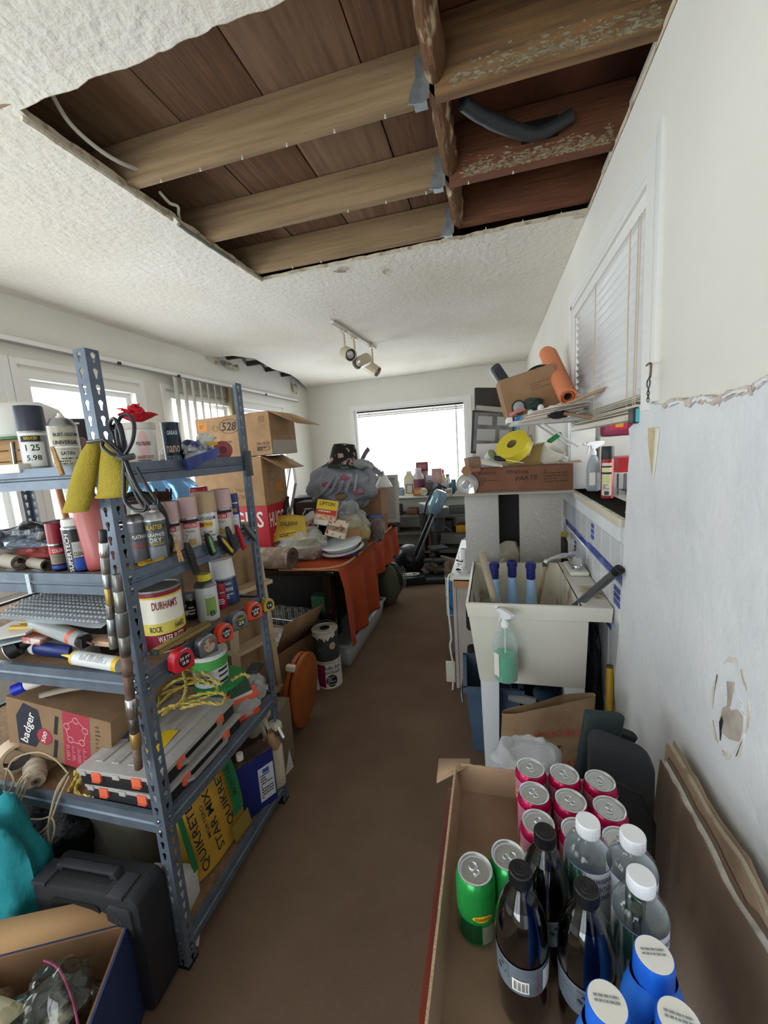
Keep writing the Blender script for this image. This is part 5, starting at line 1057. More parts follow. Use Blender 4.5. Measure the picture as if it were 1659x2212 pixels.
spray('aerosol can with dark cap and handwritten price sticker on the top shelf', 38, 105, 878, 1010, 0, mat('#8f9296', .4, .3), mat('#2f3542', .45), .31,
      [('REDUCED', .86, .07, .9, YEL, -8), ('1 25', .62, .16, .95, INK, -6), ('5.98', .36, .14, 1.0, INK, -6)], [(.93, 1.0, -70, 70, NW), (.78, .92, -50, 30, INK), (.14, .76, -55, 42, NW)], y=.875, capr=1.03, yaw=-4)
spray('capless aerosol can of satin paint on the top shelf', 104, 172, 893, 1003, 0, mat('#a6a294', .4, .25), None, 0,
      [('RUST-OLEUM', .90, .09, 1.7, INK, 10), ('UNIVERSAL', .70, .10, 1.75, INK, 5), ('SATIN', .42, .09, .9, INK, 5), ('~', .22, .2, 1.4, INK, 5)], [(.79, .80, -70, 70, YEL), (.56, .60, -70, 70, PAPER), (.04, .5, -60, 60, mat('#b9b6a8', .45))], y=.875)
# blister pack, hard hat, wooden box, white carton
t = thing('blister_pack', 'black carded blister pack hanging slot up behind the capless can', 'package', U(150, 960, y=1.0)+Vector((0, 0, -.07)), (-4, 0, facing((-1.2, 1, 1.5)))); MB().prism(rrect(.12, .15, .006), -.002, .002, TRS((0, 0, .075), (90, 0, 0))).build('card', mat('#2e2b31', .6), t); MB().prism(rrect(.03, .006, .003), -.0005, .0005, TRS((.02, -.003, .135), (90, 0, 0))).build('hang_slot', PAPER, t); MB().prism(rrect(.09, .06, .01), 0, .02, TRS((0, -.002, .06), (90, 0, 0))).build('blister', film('#c39a9e', .15, .45), t, bev=.004)
fineprint(.08, .02, 2, PAPER, t, TRS((0, -.0225, .02)))
t = thing('wooden_crate', 'small worn wooden crate at the end of the top shelf', 'crate', (-1.42, .95, D[0]+.0005), (0, 0, 20))
for k in range(3): MB().box((0, -.07, .018+.032*k), (.18, .01, .029)).build('plank', WOODL, t); MB().box((.09, 0, .018+.032*k), (.01, .15, .029)).build('plank', WOODL, t); MB().box((-.09, 0, .018+.032*k), (.01, .15, .029)).build('plank', WOODL, t)
MB().tube([(.04, -.078, .02), (.045, -.08, .09)], .004, 6).build('latch', STEEL, t)
t = thing('hard_hat', 'white hard hat with marker writing resting on the wooden crate', 'hard hat', (-1.42, .98, D[0]+.098), (0, -4, facing((-1.42, .98, 1.5), 20))); MB().lathe([(.145, .012), (.13, .012), (.122, .02), (.118, .05), (.10, .09), (.06, .115), (0, .122)], 32).build('dome', mat('#dcdcd6', .4), t); MB().lathe([(.128, .006), (.15, .006), (.15, .013), (.128, .013)], 32).build('brim', mat('#4f8a5c', .5), t); lettering('U N', .022, INK, t, cyl=.119, a=35, z=.055, w=.05); lettering('K', .018, INK, t, cyl=.122, a=38, z=.03)
tag(MB().box((0, 0, .012), (.07, .05, .024)).build('white_carton', PAPER, loc=(-1.262, .836, D[0]+.0005+.0), rot=(0, 0, 3), bev=.002), 'small flat white carton on the front edge of the top shelf', 'carton')
# grout tub, crystals can, poinsettia
c, r, z1, z0 = place(257, 340, 915, 990, x=-1.04); p = Vector((c.x, c.y, D[0]+.0005)); gh = h = z1-p.z
t = thing('grout_tub', 'white tub of sanded grout with pink round logo on the top shelf', 'tub', p, (0, 0, facing(p, 8))); MB().lathe([(0, .002), (r*.9, 0), (r*.93, .004), (r*.97, h*.86)], 30).build('tub', mat('#d9d6d2', .4), t); MB().lathe([(r*.97, h*.84), (r*1.03, h*.85), (r*1.03, h), (r*.95, h), (0, h*.98)], 30).build('lid', mat('#cfc8c0', .5, var=(20, '#b8aca0', .5, .7)), t)
MB().grid(lambda u, v: ((r*.975)*math.sin(R_(8+.42*45*math.cos(6.283*u)*v)), -(r*.975)*math.cos(R_(8+.42*45*math.cos(6.283*u)*v)), h*.5+.30*h*math.sin(6.283*u)*v), 24, 3).build('logo_disc', mat('#d9b4b0', .5), t)
lettering('POLYBLEND', h*.09, INK, t, cyl=r*.985, a=8, z=h*.5, w=r*.8); lettering('SANDED GROUT', h*.08, mat('#a03030', .6), t, cyl=r*.985, a=10, z=h*.18, w=r*.95); fineprint(r*.9, .01, 2, INK, t, cyl=r*.985, a=10, z=h*.08); band(r*.965, h*.2, h*.6, -62, -45, mat('#7b5fb0', .5), t, 'side_mark', off=.002)
c, r, z1, z0 = place(336, 378, 912, 990, x=-1.05); p = Vector((c.x, c.y+.03, D[0]+.0005)); h = z1-p.z
t = thing('grease_can', 'dark blue tin of crystal degreaser beside the grout tub', 'tin', p, (0, 0, facing(p, 6))); MB().lathe([(0, .002), (r, 0), (r*1.02, .003), (r, .006), (r, h-.006), (r*1.02, h-.003), (r, h), (r*.9, h-.002), (0, h-.003)], 26).build('body', mat('#22303c', .35, .3, var=(12, '#3d6f8c', .55, .75)), t)
lettering('GREASE', h*.10, mat('#cfe4ee', .5), t, cyl=r*1.0, a=2, z=h*.74, w=r*1.2); lettering('nano', h*.17, mat('#d9b8a8', .5), t, cyl=r*1.0, a=-4, z=h*.34, w=r*1.5); lettering('CRYSTALS', h*.11, mat('#9aa9c4', .5), t, cyl=r*1.0, a=-4, z=h*.12, w=r*1.7)
fl = thing('poinsettia', 'red fabric poinsettia flower lying on the grout tub lid', 'flower', (U(297, 912, x=-1.04)), (0, 0, 0)); fl.location.z = D[0]+gh-.004
PET_R = mat('#c8202c', .6, var=(8, '#e0485a', .4, .7))
for k in range(11):
    a = k*2.4; L_ = random.uniform(.055, .075); MB().grid(lambda u, v: (L_*v, (u-.5)*.045*math.sin(math.pi*(v*.9+.06)), .022*math.sin(2.2*v)+.006*abs(u-.5)), 4, 7).build('petal', PET_R, fl, (0, 0, .004), (random.uniform(-20, 20), (-60, -25, -5)[k % 3], math.degrees(a)), solid=.0008)
for k in range(6): MB().tube([(0, 0, .005), (.008*math.cos(k), .008*math.sin(k), .028)], .0015, 5).build('stamen', mat('#e0b060', .5), fl)
# wipes bag, red tape roll, blue clip
t = thing('wipes_bag', 'crumpled blue white and yellow plastic bag on the top shelf', 'bag', U(425, 965, x=-1.02)); t.location.z = D[0]+.001
MB().ell((0, 0, .035), (.09, .15, .075), 30, 16, None, .45, 2.6, 4).build('bag', mat('#2b3568', .3, bump=(30, .6, .02), var=(14, '#cfd3da', .46, .58)), t); MB().ell((.01, .04, .075), (.05, .07, .05), 20, 10, None, .4, 3, 9).build('flap', mat('#d9d9d4', .35, bump=(30, .6, .02)), t); MB().box((.03, .04, .06), (.02, .05, .012)).build('yellow_stripe', YEL, t)
tag(MB().ell((0, 0, .03), (.08, .10, .06), 20, 12, None, .35, 2.4, 2).build('paper_wad', mat('#d5d2cc', .7, bump=(20, .5)), loc=(-1.12, 1.25, D[0])), 'crumpled white paper behind the blue plastic bag', 'paper')
p = U(480, 964, x=-1.0); t = thing('tape_roll', 'dusty red tape roll facing the aisle at the end of the top shelf', 'tape', p, aim((.75, -.9, 0))); t.location.z = D[0]+.036
MB().lathe([(.014, -.012), (.035, -.012), (.035, .012), (.014, .012), (.014, -.012)], 28).build('roll', mat('#9d4a50', .6), t); MB().lathe([(0, .0), (.0139, .0), (.0139, .008), (0, .008)], 20).build('core', mat('#7c3a40', .7), t)
p0, p1 = U(400, 1004, x=-.927), U(470, 975, x=-.927); t = thing('blue_clamp', 'flat blue plastic clamp hooked over the top shelf side beam', 'clamp', p0, aim(p1-p0)); L_ = (p1-p0).length
MB().box((0, 0, L_/2), (.014, .028, L_)).build('bar', mat('#2a3f8c', .45), t, bev=.003); MB().box((-.008, 0, .03), (.012, .036, .07)).build('jaw', mat('#24377a', .45), t, bev=.003)
# terry gloves and cable on the near post
YT = mat('#b5a446', .95, bump=(260, .9, .006), var=(8, '#a6943c', .35, .7), spec=.1)
def mitt(label, pts, y, th, opening):
    """pts: [(centre px, py, half width px)] from top to bottom"""
    rings = []; k = 20; P = [U(a, b, y=y) for a, b, w in pts]; t = thing('terry_cloth', label, 'cloth', P[0])
    for i, ((a, b, w), q) in enumerate(zip(pts, P)):
        hw = (U(a+w, b, y=y)-q).length*.9; f = th*(.55+.45*min(1, i/2)); ring = []
        for j in range(k):
            s = 2*math.pi*j/k; rr = 1+.08*nz((math.cos(s)*2, math.sin(s)*2, i*.7), 1.3)
            ring.append((q.x-P[0].x+hw*math.cos(s)*rr, q.y-P[0].y+f*math.sin(s)*rr, q.z-P[0].z))
        rings.append(ring)
    fine = []
    for i in range(len(rings)-1):
        for s in range(4): fine.append([tuple(Vector(a).lerp(Vector(b), s/4)) for a, b in zip(rings[i], rings[i+1])])
    fine.append(rings[-1])
    loft(MB(), fine, True, False).build('cloth', YT, t, smooth=80, solid=.003)
    hem = [tuple(Vector(p)) for p in rings[-1]]; MB().tube(hem, .0035, 6, closed=True).build('hem', mat('#a8912a', .95), t)
mitt('yellow terry mitt hanging on the post nearest the price sticker can', [(203, 955, 8), (196, 975, 17), (188, 1010, 22), (178, 1050, 24), (170, 1085, 26), (164, 1103, 25)], .782, .020, 1)
mitt('yellow terry mitt hanging on the post behind the black cable', [(236, 958, 8), (240, 975, 18), (244, 1005, 25), (246, 1035, 30), (243, 1060, 32), (240, 1072, 31)], .790, .020, 1)
CB_ = mat('#1c1b20', .4); cbl = thing('power_cable', 'black bundled power cable hanging from the near shelf post', 'cable', U(262, 985, y=.77))
o0 = cbl.location
def cpts(L, y=.77): return [U(a, b, y=y+dy)-o0 for a, b, dy in L]
for k, L in enumerate([[(262, 988, 0), (245, 940, .01), (238, 915, 0), (248, 905, -.01), (262, 940, -.01), (270, 988, 0), (290, 1050, -.01), (325, 1085, 0), (320, 1100, .01), (300, 1080, .01), (272, 1020, 0)],
                       [(268, 985, -.01), (285, 955, -.015), (290, 920, -.01), (280, 898, 0), (262, 900, .005), (252, 930, .005), (262, 985, -.005)],
                       [(265, 988, -.012), (240, 980, -.02), (222, 965, -.02), (225, 952, -.015), (245, 960, -.01), (266, 985, -.012)],
                       [(270, 990, -.005), (285, 1030, -.012), (310, 1075, -.012), (333, 1098, -.01), (336, 1080, 0), (320, 1055, 0), (295, 1010, 0)],
                       [(268, 992, 0), (268, 1040, 0), (270, 1080, -.005), (288, 1100, -.01), (312, 1102, -.012), (316, 1090, -.01)],
                       [(264, 986, .01), (250, 950, .012), (244, 925, .012), (258, 915, .01), (268, 950, .01), (272, 990, .01), (300, 1060, .01), (318, 1090, .01)]]):
    MB().tube(crv(cpts(L), 6), .0042, 7).build('cord', CB_, cbl)
MB().tube(cpts([(252, 985, -.012), (268, 990, -.018), (290, 985, -.01)]), .007, 8).build('tie', mat('#2a2a2e', .5), cbl); MB().box(tuple(cpts([(336, 1095, -.01)])[0]), (.022, .012, .012)).build('plug', CB_, cbl, bev=.002); MB().tube(cpts([(190, 955, .0), (225, 950, -.015), (262, 985, -.014)]), .0042, 7).build('cord', CB_, cbl)
def clothespin(label, a, b, **k):
    p, q = U(*a, **k), U(*b, **k); t = thing('clothespin', label, 'clothespin', p, aim(q-p, 30), 'wooden clothespins on the shelf'); L_ = (q-p).length
    MB().box((-.004, 0, L_/2), (.006, .009, L_), TRS((0, 0, 0), (0, 3, 0))).build('arm', WOODL, t, bev=.001, bseg=1); MB().box((.005, 0, L_*.45), (.006, .009, L_*.9), TRS((0, 0, 0), (0, -5, 0))).build('arm', WOODL, t, bev=.001, bseg=1)
    MB().lathe([(.004, -.006), (.004, .006)], 10, TRS((0, 0, L_*.42), (90, 0, 0))).build('spring', STEEL, t)
clothespin('wooden clothespin clipped on the top front beam', (135, 1026), (112, 965), y=.80); clothespin('wooden clothespin clipped on the second side beam', (392, 1213), (378, 1158), x=-.925)
# sockets and extension bars hung down the near post
RUST = mat('#6a5244', .55, .6, var=(22, '#8a7a6e', .4, .7)); OLD = mat('#8b8a84', .35, .8, var=(20, '#5e5852', .4, .7)); BRASS = mat('#a68a52', .4, .7)
def chain(label, px, y, seg):
    P = [U(a, b, y=y) for a, b in px]; t = thing('socket_extension', label, 'tool', P[0]); tot = sum((P[i+1]-P[i]).length for i in range(len(P)-1))
    def at(s):
        for i in range(len(P)-1):
            L_ = (P[i+1]-P[i]).length
            if s <= L_ or i == len(P)-2: return P[i].lerp(P[i+1], min(1, s/L_))-P[0]
            s -= L_
    s = 0
    for k, (f, r, m) in enumerate(seg):
        a, b = at(tot*s), at(tot*(s+f)); L_ = (b-a).length; M = Matrix.Translation(a) @ aim(b-a).to_4x4()
        MB().lathe([(0, 0), (r*.9, 0), (r, .002), (r, L_-.002), (r*.92, L_), (0, L_)], 16, M).build('socket' if r > .008 else 'extension_bar', m, t); s += f
chain('long rusty string of sockets and extension bars hanging on the near post', [(252, 1240), (262, 1320), (272, 1420), (283, 1520), (294, 1600), (300, 1660)], .783, [(.08, .0105, OLD), (.10, .0125, OLD), (.12, .0145, STEEL), (.10, .013, OLD), (.10, .0125, RUST), (.12, .0115, RUST), (.10, .014, CHROME), (.08, .012, OLD), (.08, .0135, BRASS), (.12, .0105, RUST)])
chain('shorter string of narrow steel sockets on the near post', [(222, 1145), (228, 1230), (238, 1310), (246, 1400)], .78, [(.10, .009, BLACK), (.12, .011, CHROME), (.14, .010, OLD), (.12, .009, STEEL), (.14, .0085, BRASS), (.12, .0095, OLD), (.14, .0105, STEEL), (.12, .010, OLD)])
# ---------------- second shelf, front
spray('red-capped color spray can on the second shelf', 105, 141, 1128, 1234, 1, mat('#3a2a2c', .4, .2), mat('#8e2032', .4), .34, [('COLOR', .82, .13, 1.3, PAPER, 0), ('PERFECT', .58, .11, 1.4, GREEN, 0), ('MATCH', .42, .11, 1.3, GREEN, 0)], [(.7, .95, -80, 80, KRED), (.3, .68, -70, 70, mat('#8d6f6a', .5)), (.1, .24, -80, 80, BLUE)], y=.875)
spray('black carburetor cleaner can on the second shelf', 137, 195, 1118, 1237, 1, mat('#1d1e22', .35, .2), mat('#d6d6d2', .45), .08, [('|SUPERTECH', .48, .10, 3.6, PAPER, -42), ('CARB', .6, .15, 1.0, SILV, 12), ('CLEANER', .44, .10, 1.2, INK, 14)], [(.36, .72, -22, 60, mat('#b9b3ae', .5)), (.05, .34, -22, 60, BLUE)], y=.875, capr=.92)
c, r, z1, z0 = place(175, 235, 1085, 1236, y=.90); t = thing('pink_bottle', 'tall translucent pink plastic bottle leaning on the second shelf', 'bottle', (c.x+.01, c.y, D[1]+.0015), tilt(180, 7)); MB().lathe([(0, .003), (.032, 0), (.036, .006), (.037, .06), (.040, .15), (.037, .2), (.03, .215), (0, .216)], 26).build('body', mat('#d9928c', .35, trans=.2, var=(3, '#c95f60', .35, .6)), t); MB().lathe([(.03, .214), (.03, .23), (0, .231)], 20).build('cap', mat('#d2a89a', .4), t)
a, b = U(66, 1205, y=.93), U(108, 1128, y=.96); t = thing('torch', 'dark metal torch leaning at the front of the second shelf', 'torch', (a.x, a.y, D[1]+.012), aim(Vector((b.x, b.y, b.z))-Vector((a.x, a.y, D[1]+.012)))); MB().lathe([(0, 0), (.017, 0), (.018, .01), (.015, .03), (.014, .085), (.016, .1), (.016, .11), (0, .111)], 18).build('barrel', mat('#5b5650', .45, .5), t); MB().lathe([(.0175, .0), (.019, .002), (.019, .01), (.0175, .012)], 18).build('ring', GREEN, t)
MB().ell((-.004, .01, .112), (.03, .034, .02), 14, 8).build('head', DGREY, t)
for i, (px, w, r) in enumerate(((30, 'nearer the shelf end', .022), (86, 'next to the red-capped can', .016))):
    p = U(px, 1220, y=.88); t = thing('paper_roll', 'small curled roll of sandpaper, '+w, 'roll', (p.x, .88, D[1]+r+.001), aim((1, -.25, 0)), 'sandpaper rolls on the second shelf')
    MB().tube([((r*(1-.35*k/40))*math.cos(k*.4), (r*(1-.35*k/40))*math.sin(k*.4), 0) for k in range(40)], .001, 5).build('edge', mat('#5a4a3a', .9), t, (0, 0, .045)); MB().lathe([(r*.72, -.05), (r, -.05), (r, .045), (r*.72, .045)], 24).build('roll', mat('#a29a8e', .9), t)
    plate(.06, .03, mat('#c9d3df', .6), t, TRS((0, -r-.0006, 0), (0, 90, 0)), 'printed_strip')
t = thing('plastic_bag', 'dark blue and grey plastic bags heaped on the second shelf', 'bag', (-1.50, 1.03, D[1]+.001)); MB().ell((0, 0, .055), (.42, .24, .12), 40, 18, None, .4, 3.0, 3).build('bag', mat('#3c424d', .3, bump=(22, .9, .03), var=(9, '#8d98a8', .5, .62)), t); MB().ell((.02, -.05, .03), (.3, .16, .07), 30, 14, None, .4, 3, 8).build('cloth', mat('#6a5f55', .9, bump=(30, .6)), t); MB().ell((.1, -.11, .03), (.2, .05, .05), 26, 12, None, .4, 3, 5).build('red_strap', mat('#8c3a34', .8), t)
t, L_ = stick('wooden_pole', 'orange-brown wooden pole leaning behind the shelf in front of the window', 'pole', (-2.06, 1.62, .02), (-2.24, 1.64, 1.66), .016, mat('#b0764e', .55, var=(6, '#96603c', .4, .7)))
tag(MB().box((0, 0, .8), (.10, .02, 1.6)).build('white_board', mat('#cfcbc4', .6), loc=(-1.78, 1.55, 0), rot=(0, -8, 4), bev=.003), 'pale painted board leaning behind the shelf', 'board')
# second shelf, seen from the aisle side
spray('grey primer can in the shadow of the post on the second shelf', 274, 318, 1100, 1208, 1, mat('#5c5b62', .45, .2), None, 0, [('PLATINUM', .72, .1, 1.6, PAPER, 15), ('~', .5, .1, 1.2, mat('#8c4a4a', .5), 15)], [(.6, .85, -60, 60, mat('#4c4b54', .5)), (.4, .55, -40, 60, mat('#6d4a4c', .5))], x=-1.03)
spray('graphite lubricant can with silver dome on the second shelf', 312, 362, 1096, 1212, 1, mat('#54585c', .4, .35), None, 0, [('BLASTER', .93, .13, 1.5, YEL, -6), ('GRAPHITE', .72, .10, 1.6, PAPER, 0), ('DRY', .58, .13, 1.1, PAPER, -6), ('LUBRICANT', .47, .05, 1.2, YEL, 0)], [(.05, .4, -45, 45, mat('#7f8890', .4)), (.85, 1.0, -75, 75, mat('#33363a', .4))], x=-.995, dome=mat('#c9cac8', .35, .5))
pg = 'pink-capped spray cans on the second shelf'
KT = [('KRYLON', .80, .11, 1.2, PAPER, 0), ('~', .6, .08, .9, INK, 0)]; KB = [(.72, .90, -42, 42, KRED), (.05, .71, -65, 65, mat('#c9c2bc', .45)), (.9, 1.0, -80, 80, INK), (.15, .35, -20, 25, mat('#8a9a5a', .5, var=(60, '#c99a4a', .4, .6)))]
spray('pink-capped spray can nearest the lubricant can', 352, 392, 1082, 1182, 1, PNK, PNK, .33, KT, KB, x=-1.03, yaw=-25, group=pg)
spray('pink-capped spray can between the other pink cap and the tan cap', 388, 430, 1072, 1176, 1, PNK, PNK, .33, KT, KB, x=-.995, yaw=0, group=pg)
spray('tan-capped enamel spray can among the pink caps', 418, 470, 1062, 1168, 1, mat('#cfccc4', .4, .1), TAN, .32, [('RUST-OLEUM', .86, .11, 1.7, INK, 2), ('STOPS RUST', .66, .06, .8, INK, 8), ('GLOSS', .40, .07, .8, INK, 0), ('PROTECTIVE', .28, .07, 1.3, INK, 0), ('ENAMEL', .16, .07, 1.0, INK, 0)], [(.56, .75, -14, 30, YEL), (.58, .73, -45, -14, KRED)], x=-.995)
spray('pink-capped spray can nearest the far post', 458, 503, 1056, 1152, 1, PNK, PNK, .33, KT, KB, x=-.995, yaw=-20, group=pg)
spray('slim blue oil spray can by the far post', 496, 516, 1066, 1145, 1, mat('#24306a', .35, .2), mat('#24306a', .4), .14, [('WD', .8, .12, 1.2, YEL, 0), ('~', .4, .3, 1.2, PAPER, 0)], [(.05, .65, -50, 50, mat('#c4c9d2', .5))], x=-.985, rs=.9)
tag(MB().lathe([(.018, 0), (.035, 0), (.035, .006), (.018, .006), (.018, 0)], 28).build('yellow_ring', mat('#c9a02a', .5), loc=Vector((-.985, .955, D[1]+.0045)), rot=(5, -3, 0)), 'flat yellow plastic ring beside the grey primer can', 'ring')
t = thing('wicker_basket', 'brown wicker basket at the back of the second shelf', 'basket', (-1.36, 1.28, D[1]+.001), (0, 0, 8)); WK = mat('#5b4234', .85, var=(30, '#3f2c22', .4, .6)); 
for k in range(10): MB().tube([(s*(.10+.002*k)*1.25, c_*(.075+.002*k), .01+.018*k) for s, c_ in [(math.cos(q*.2856)+.0*q, math.sin(q*.2856)) for q in range(22)]], .0075, 6, closed=True).build('weave', WK, t)
for k in range(14): a = k*.449; MB().tube([(.12*math.cos(a), .075*math.sin(a), 0), (.15*math.cos(a), .096*math.sin(a), .19)], .004, 5).build('stake', WK, t)
tag(MB().box((0, 0, .08), (.12, .02, .16)).build('white_box', PAPER, loc=(-1.14, 1.12, D[1]+.0005), rot=(-6, 0, 40), bev=.002), 'white carton standing behind the cable on the second shelf', 'carton')
t = thing('headphones', 'black headphones draped behind the lubricant can', 'headphones', (-1.08, 1.03, D[1]+.001), (0, 0, 30)); MB().tube(crv([(-.07, 0, .05), (-.075, 0, .12), (-.04, 0, .19), (.03, 0, .195), (.07, 0, .13), (.068, 0, .05)], 6), .009, 8).build('band', BLACK, t)
for s in (-.07, .068): MB().ell((s, 0, .035), (.035, .06, .07), 16, 10).build('ear_cup', BLACK, t)
WJ = mat('#7fb2dd', .12, trans=.75, ior=1.12)
tag(MB().box((0, 0, .6), (.72, .32, 1.20)).build('brown_carton', CARD2, loc=(-1.62, 1.78, 0), bev=.004), 'plain brown carton on end behind the shelf under the water jug', 'carton')
t = thing('water_jug', 'clear blue five gallon water jug lying on its side behind the shelf', 'jug', (-1.90, 1.78, 1.345), aim((1, -.02, 0))); MB().lathe([(0, .006), (.11, 0), (.132, .012), (.135, .05), (.128, .07), (.135, .09), (.135, .17), (.128, .185), (.135, .2), (.135, .3), (.12, .36), (.07, .41), (.03, .425), (.028, .47), (0, .47)], 36).build('jug', WJ, t)
MB().lathe([(.031, .455), (.032, .48), (0, .482)], 20).build('cap', mat('#4d8fd0', .3), t)
t = thing('red_jar', 'red plastic jar lid peeking behind the tan-capped can', 'lid', (-1.12, 1.36, D[1]+.001)); MB().lathe([(0, 0), (.03, 0), (.032, .15), (0, .15)], 20).build('jar', mat('#d2c2b4', .5), t); MB().lathe([(.034, .15), (.034, .185), (.03, .19), (0, .19)], 20).build('lid', RED, t)
# pocket tools clipped on the second side beam
def pocket(name, label, px, w, m1, m2, th=.014, blade=False):
    a, b = U(*px[0], x=-.924), U(*px[1], x=-.924); t = thing(name, label, 'tool', a, aim(b-a, 90), 'pocket tools on the second side beam'); L_ = (b-a).length
    prof = [(-w*.4, 0), (w*.4, 0), (w*.55, L_*.12), (w*.42, L_*.3), (w*.55, L_*.5), (w*.45, L_*.8), (w*.2, L_), (-w*.25, L_), (-w*.5, L_*.75), (-w*.5, L_*.3), (-w*.52, L_*.1)]
    MB().prism(prof, -th/2, th/2, TRS((0, 0, 0), (90, 0, 0))).build('handle', m1, t, bev=.0015, bseg=1); MB().prism([(x*.55, y*.8+L_*.1) for x, y in prof], -th/2-.001, th/2+.001, TRS((0, 0, 0), (90, 0, 0))).build('inlay', m2, t, bev=.001, bseg=1)
    for f in (.12, .86): MB().lathe([(.0028, -th/2-.002), (.0028, th/2+.002)], 8, TRS((0, 0, L_*f), (90, 0, 0))).build('rivet', STEEL, t)
    if blade: MB().tube(crv([(0, 0, L_*.98), (w*.7, 0, L_*1.12), (w*.2, 0, L_*1.22)], 4), .002, 6).build('hook', STEEL, t)
GNM = mat('#2f3331', .5); pocket('folding_knife', 'dark folding knife with hook hanging below the second side beam', [(426, 1240), (402, 1172)], .022, mat('#34322f', .4, .4), BLACK, blade=True)
pocket('folding_knife', 'black folding knife with green inlay on the second side beam', [(462, 1198), (446, 1153)], .024, BLACK, mat('#6fa05a', .5)); pocket('utility_knife', 'black utility knife with yellow inlay on the second side beam', [(503, 1196), (472, 1158)], .022, BLACK, mat('#c79a2a', .5))
pocket('multi_tool', 'dark green multi tool standing on the second side beam', [(508, 1192), (490, 1138)], .020, GNM, BLACK); pocket('pocket_knife', 'red pocket knife standing on the second side beam', [(528, 1186), (510, 1134)], .018, mat('#a02030', .35), RED); pocket('pliers', 'grey folding pliers at the far end of the second side beam', [(552, 1166), (525, 1132)], .018, mat('#6a6a66', .35, .7), STEEL)
# ---------------- third shelf, front
t = thing('bubble_wrap', 'flat pouch of bubble wrap lying across the third shelf', 'bubble wrap', (-1.30, .93, D[2]+.135), (0, 0, -2))
BW = mat('#c9d1d8', .15, coat=.4, trans=.3, ior=1.1); MB().grid(lambda u, v: ((u-.5)*.46-.05*(1-u)*(v-.5), (v-.5)*.17, .012*math.sin(math.pi*v)*math.sin(math.pi*u)+.006*nz((u*5, v*5, 0))+.02*v), 24, 10).build('sheet', BW, t)
bm_ = MB().ell((0, 0, 0), (.013, .013, .009), 8, 5).mesh('bubble')
for i in range(26):
    for j in range(9): link('bubble', bm_, BW, t, ((i+.5*(j % 2)-12.8)*.0165, (j-4)*.0175, .008+.012*math.sin(math.pi*(j+.5)/9)+.02*(j+.5)/9))
t = thing('picture_panel', 'grey flat panel leaning at the back of the third shelf', 'panel', (-1.52, 1.16, D[2]+.001), (-10, 0, 0)); MB().box((0, 0, .12), (.50, .012, .23)).build('panel', mat('#b3aca6', .6), t, bev=.002); MB().box((0, -.007, .235), (.5, .016, .016)).build('trim', mat('#6b5f56', .6), t)
def lie(name, label, cat, a, b, y0, y1, r, prof=None, m=None):
    p, q = U(*a, y=y0), U(*b, y=y1); t = thing(name, label, cat, p, aim(q-p)); L_ = (q-p).length; return t, L_
t, L_ = lie('caulk_tube', 'clear empty caulk tube with orange ring lying on the third shelf', 'tube', (78, 1345), (178, 1383), .90, .87, .022); r = .0235
MB().lathe([(r, 0), (r, L_), (r*.95, L_)], 26).build('tube', film('#c9d0d2', .15, .4), t); MB().lathe([(r*1.01, L_*.8), (r*1.01, L_*.87)], 26).build('orange_ring', mat('#d2603a', .5), t); MB().lathe([(r*.9, L_*.02), (r*.9, L_*.1), (0, L_*.1)], 22).build('plunger', mat('#8f9294', .4), t); band(r, L_*.15, L_*.72, 60, 190, mat('#a9ab86', .5), t, 'label')
MB().tube([(0, 0, L_), (0, 0, L_+.05)], .004, 6).build('rod', RUST, t); MB().box((0, 0, L_+.012), (.03, .03, .02)).build('end_plate', BLACK, t)
t, L_ = lie('caulk_tube', 'white caulk tube with yellow nozzle on the front beam of the third shelf', 'tube', (262, 1436), (165, 1420), .838, .838, .02); r = .0205; t.location.z = max(t.location.z, D[2]+r+.001)
MB().lathe([(0, 0), (r, 0), (r, L_), (0, L_)], 26).build('tube', mat('#d3d6d8', .4), t); MB().lathe([(r*1.015, 0), (r*1.015, .016)], 26).build('yellow_end', YEL, t); MB().lathe([(r*1.03, L_-.003), (r*1.03, L_+.004), (.009, L_+.006), (.006, L_+.022), (.002, L_+.055), (0, L_+.055)], 18).build('nozzle', YEL, t); fineprint(.02, L_*.6, 16, GREY, t, cyl=r, a=140, z=L_*.5); fineprint(.02, L_*.6, 16, GREY, t, cyl=r, a=-140, z=L_*.5)
t, L_ = lie('refrigerant_can', 'blue refrigerant can with teal cap lying on the third shelf', 'can', (62, 1414), (168, 1428), .90, .90, .02); r = .026; t.location.z = D[2]+r+.001
MB().lathe([(0, 0), (r*.7, 0), (r*.72, .022), (r*.5, .024)], 22).build('cap', mat('#3f8fa6', .4), t); MB().lathe([(r*.6, .022), (r*.8, .03), (r, .042), (r, .06)], 22).build('shoulder', PAPER, t); MB().lathe([(r, .06), (r, L_-.003), (r*.93, L_), (0, L_)], 22).build('body', mat('#22306e', .35, .2), t)
Mw = Matrix.Rotation(R_(90), 4, 'Y') @ Matrix.Rotation(R_(0), 4, 'X')
for yy in (-r-.0006,): lettering('REFRIGERANT', .010, YEL, t, TRS((0, yy, .09), (0, 90, 0)), w=.06); lettering('R-134A', .008, PAPER, t, TRS((.012, yy+.003, .09), (0, 90, 0)), w=.035)
t, L_ = lie('pressure_gauge', 'black gauge head with round chrome face on the third shelf end', 'gauge', (20, 1422), (60, 1402), .845, .88, .02); t.location.z = D[2]+.032
MB().lathe([(0, 0), (.024, 0), (.028, .004), (.028, .03), (.018, .036), (.018, .06), (0, .06)], 22).build('body', BLACK, t); MB().lathe([(0, -.001), (.022, -.001), (.024, -.004), (.026, -.001)], 22).build('dial', mat('#c9cac8', .2, .3), t)
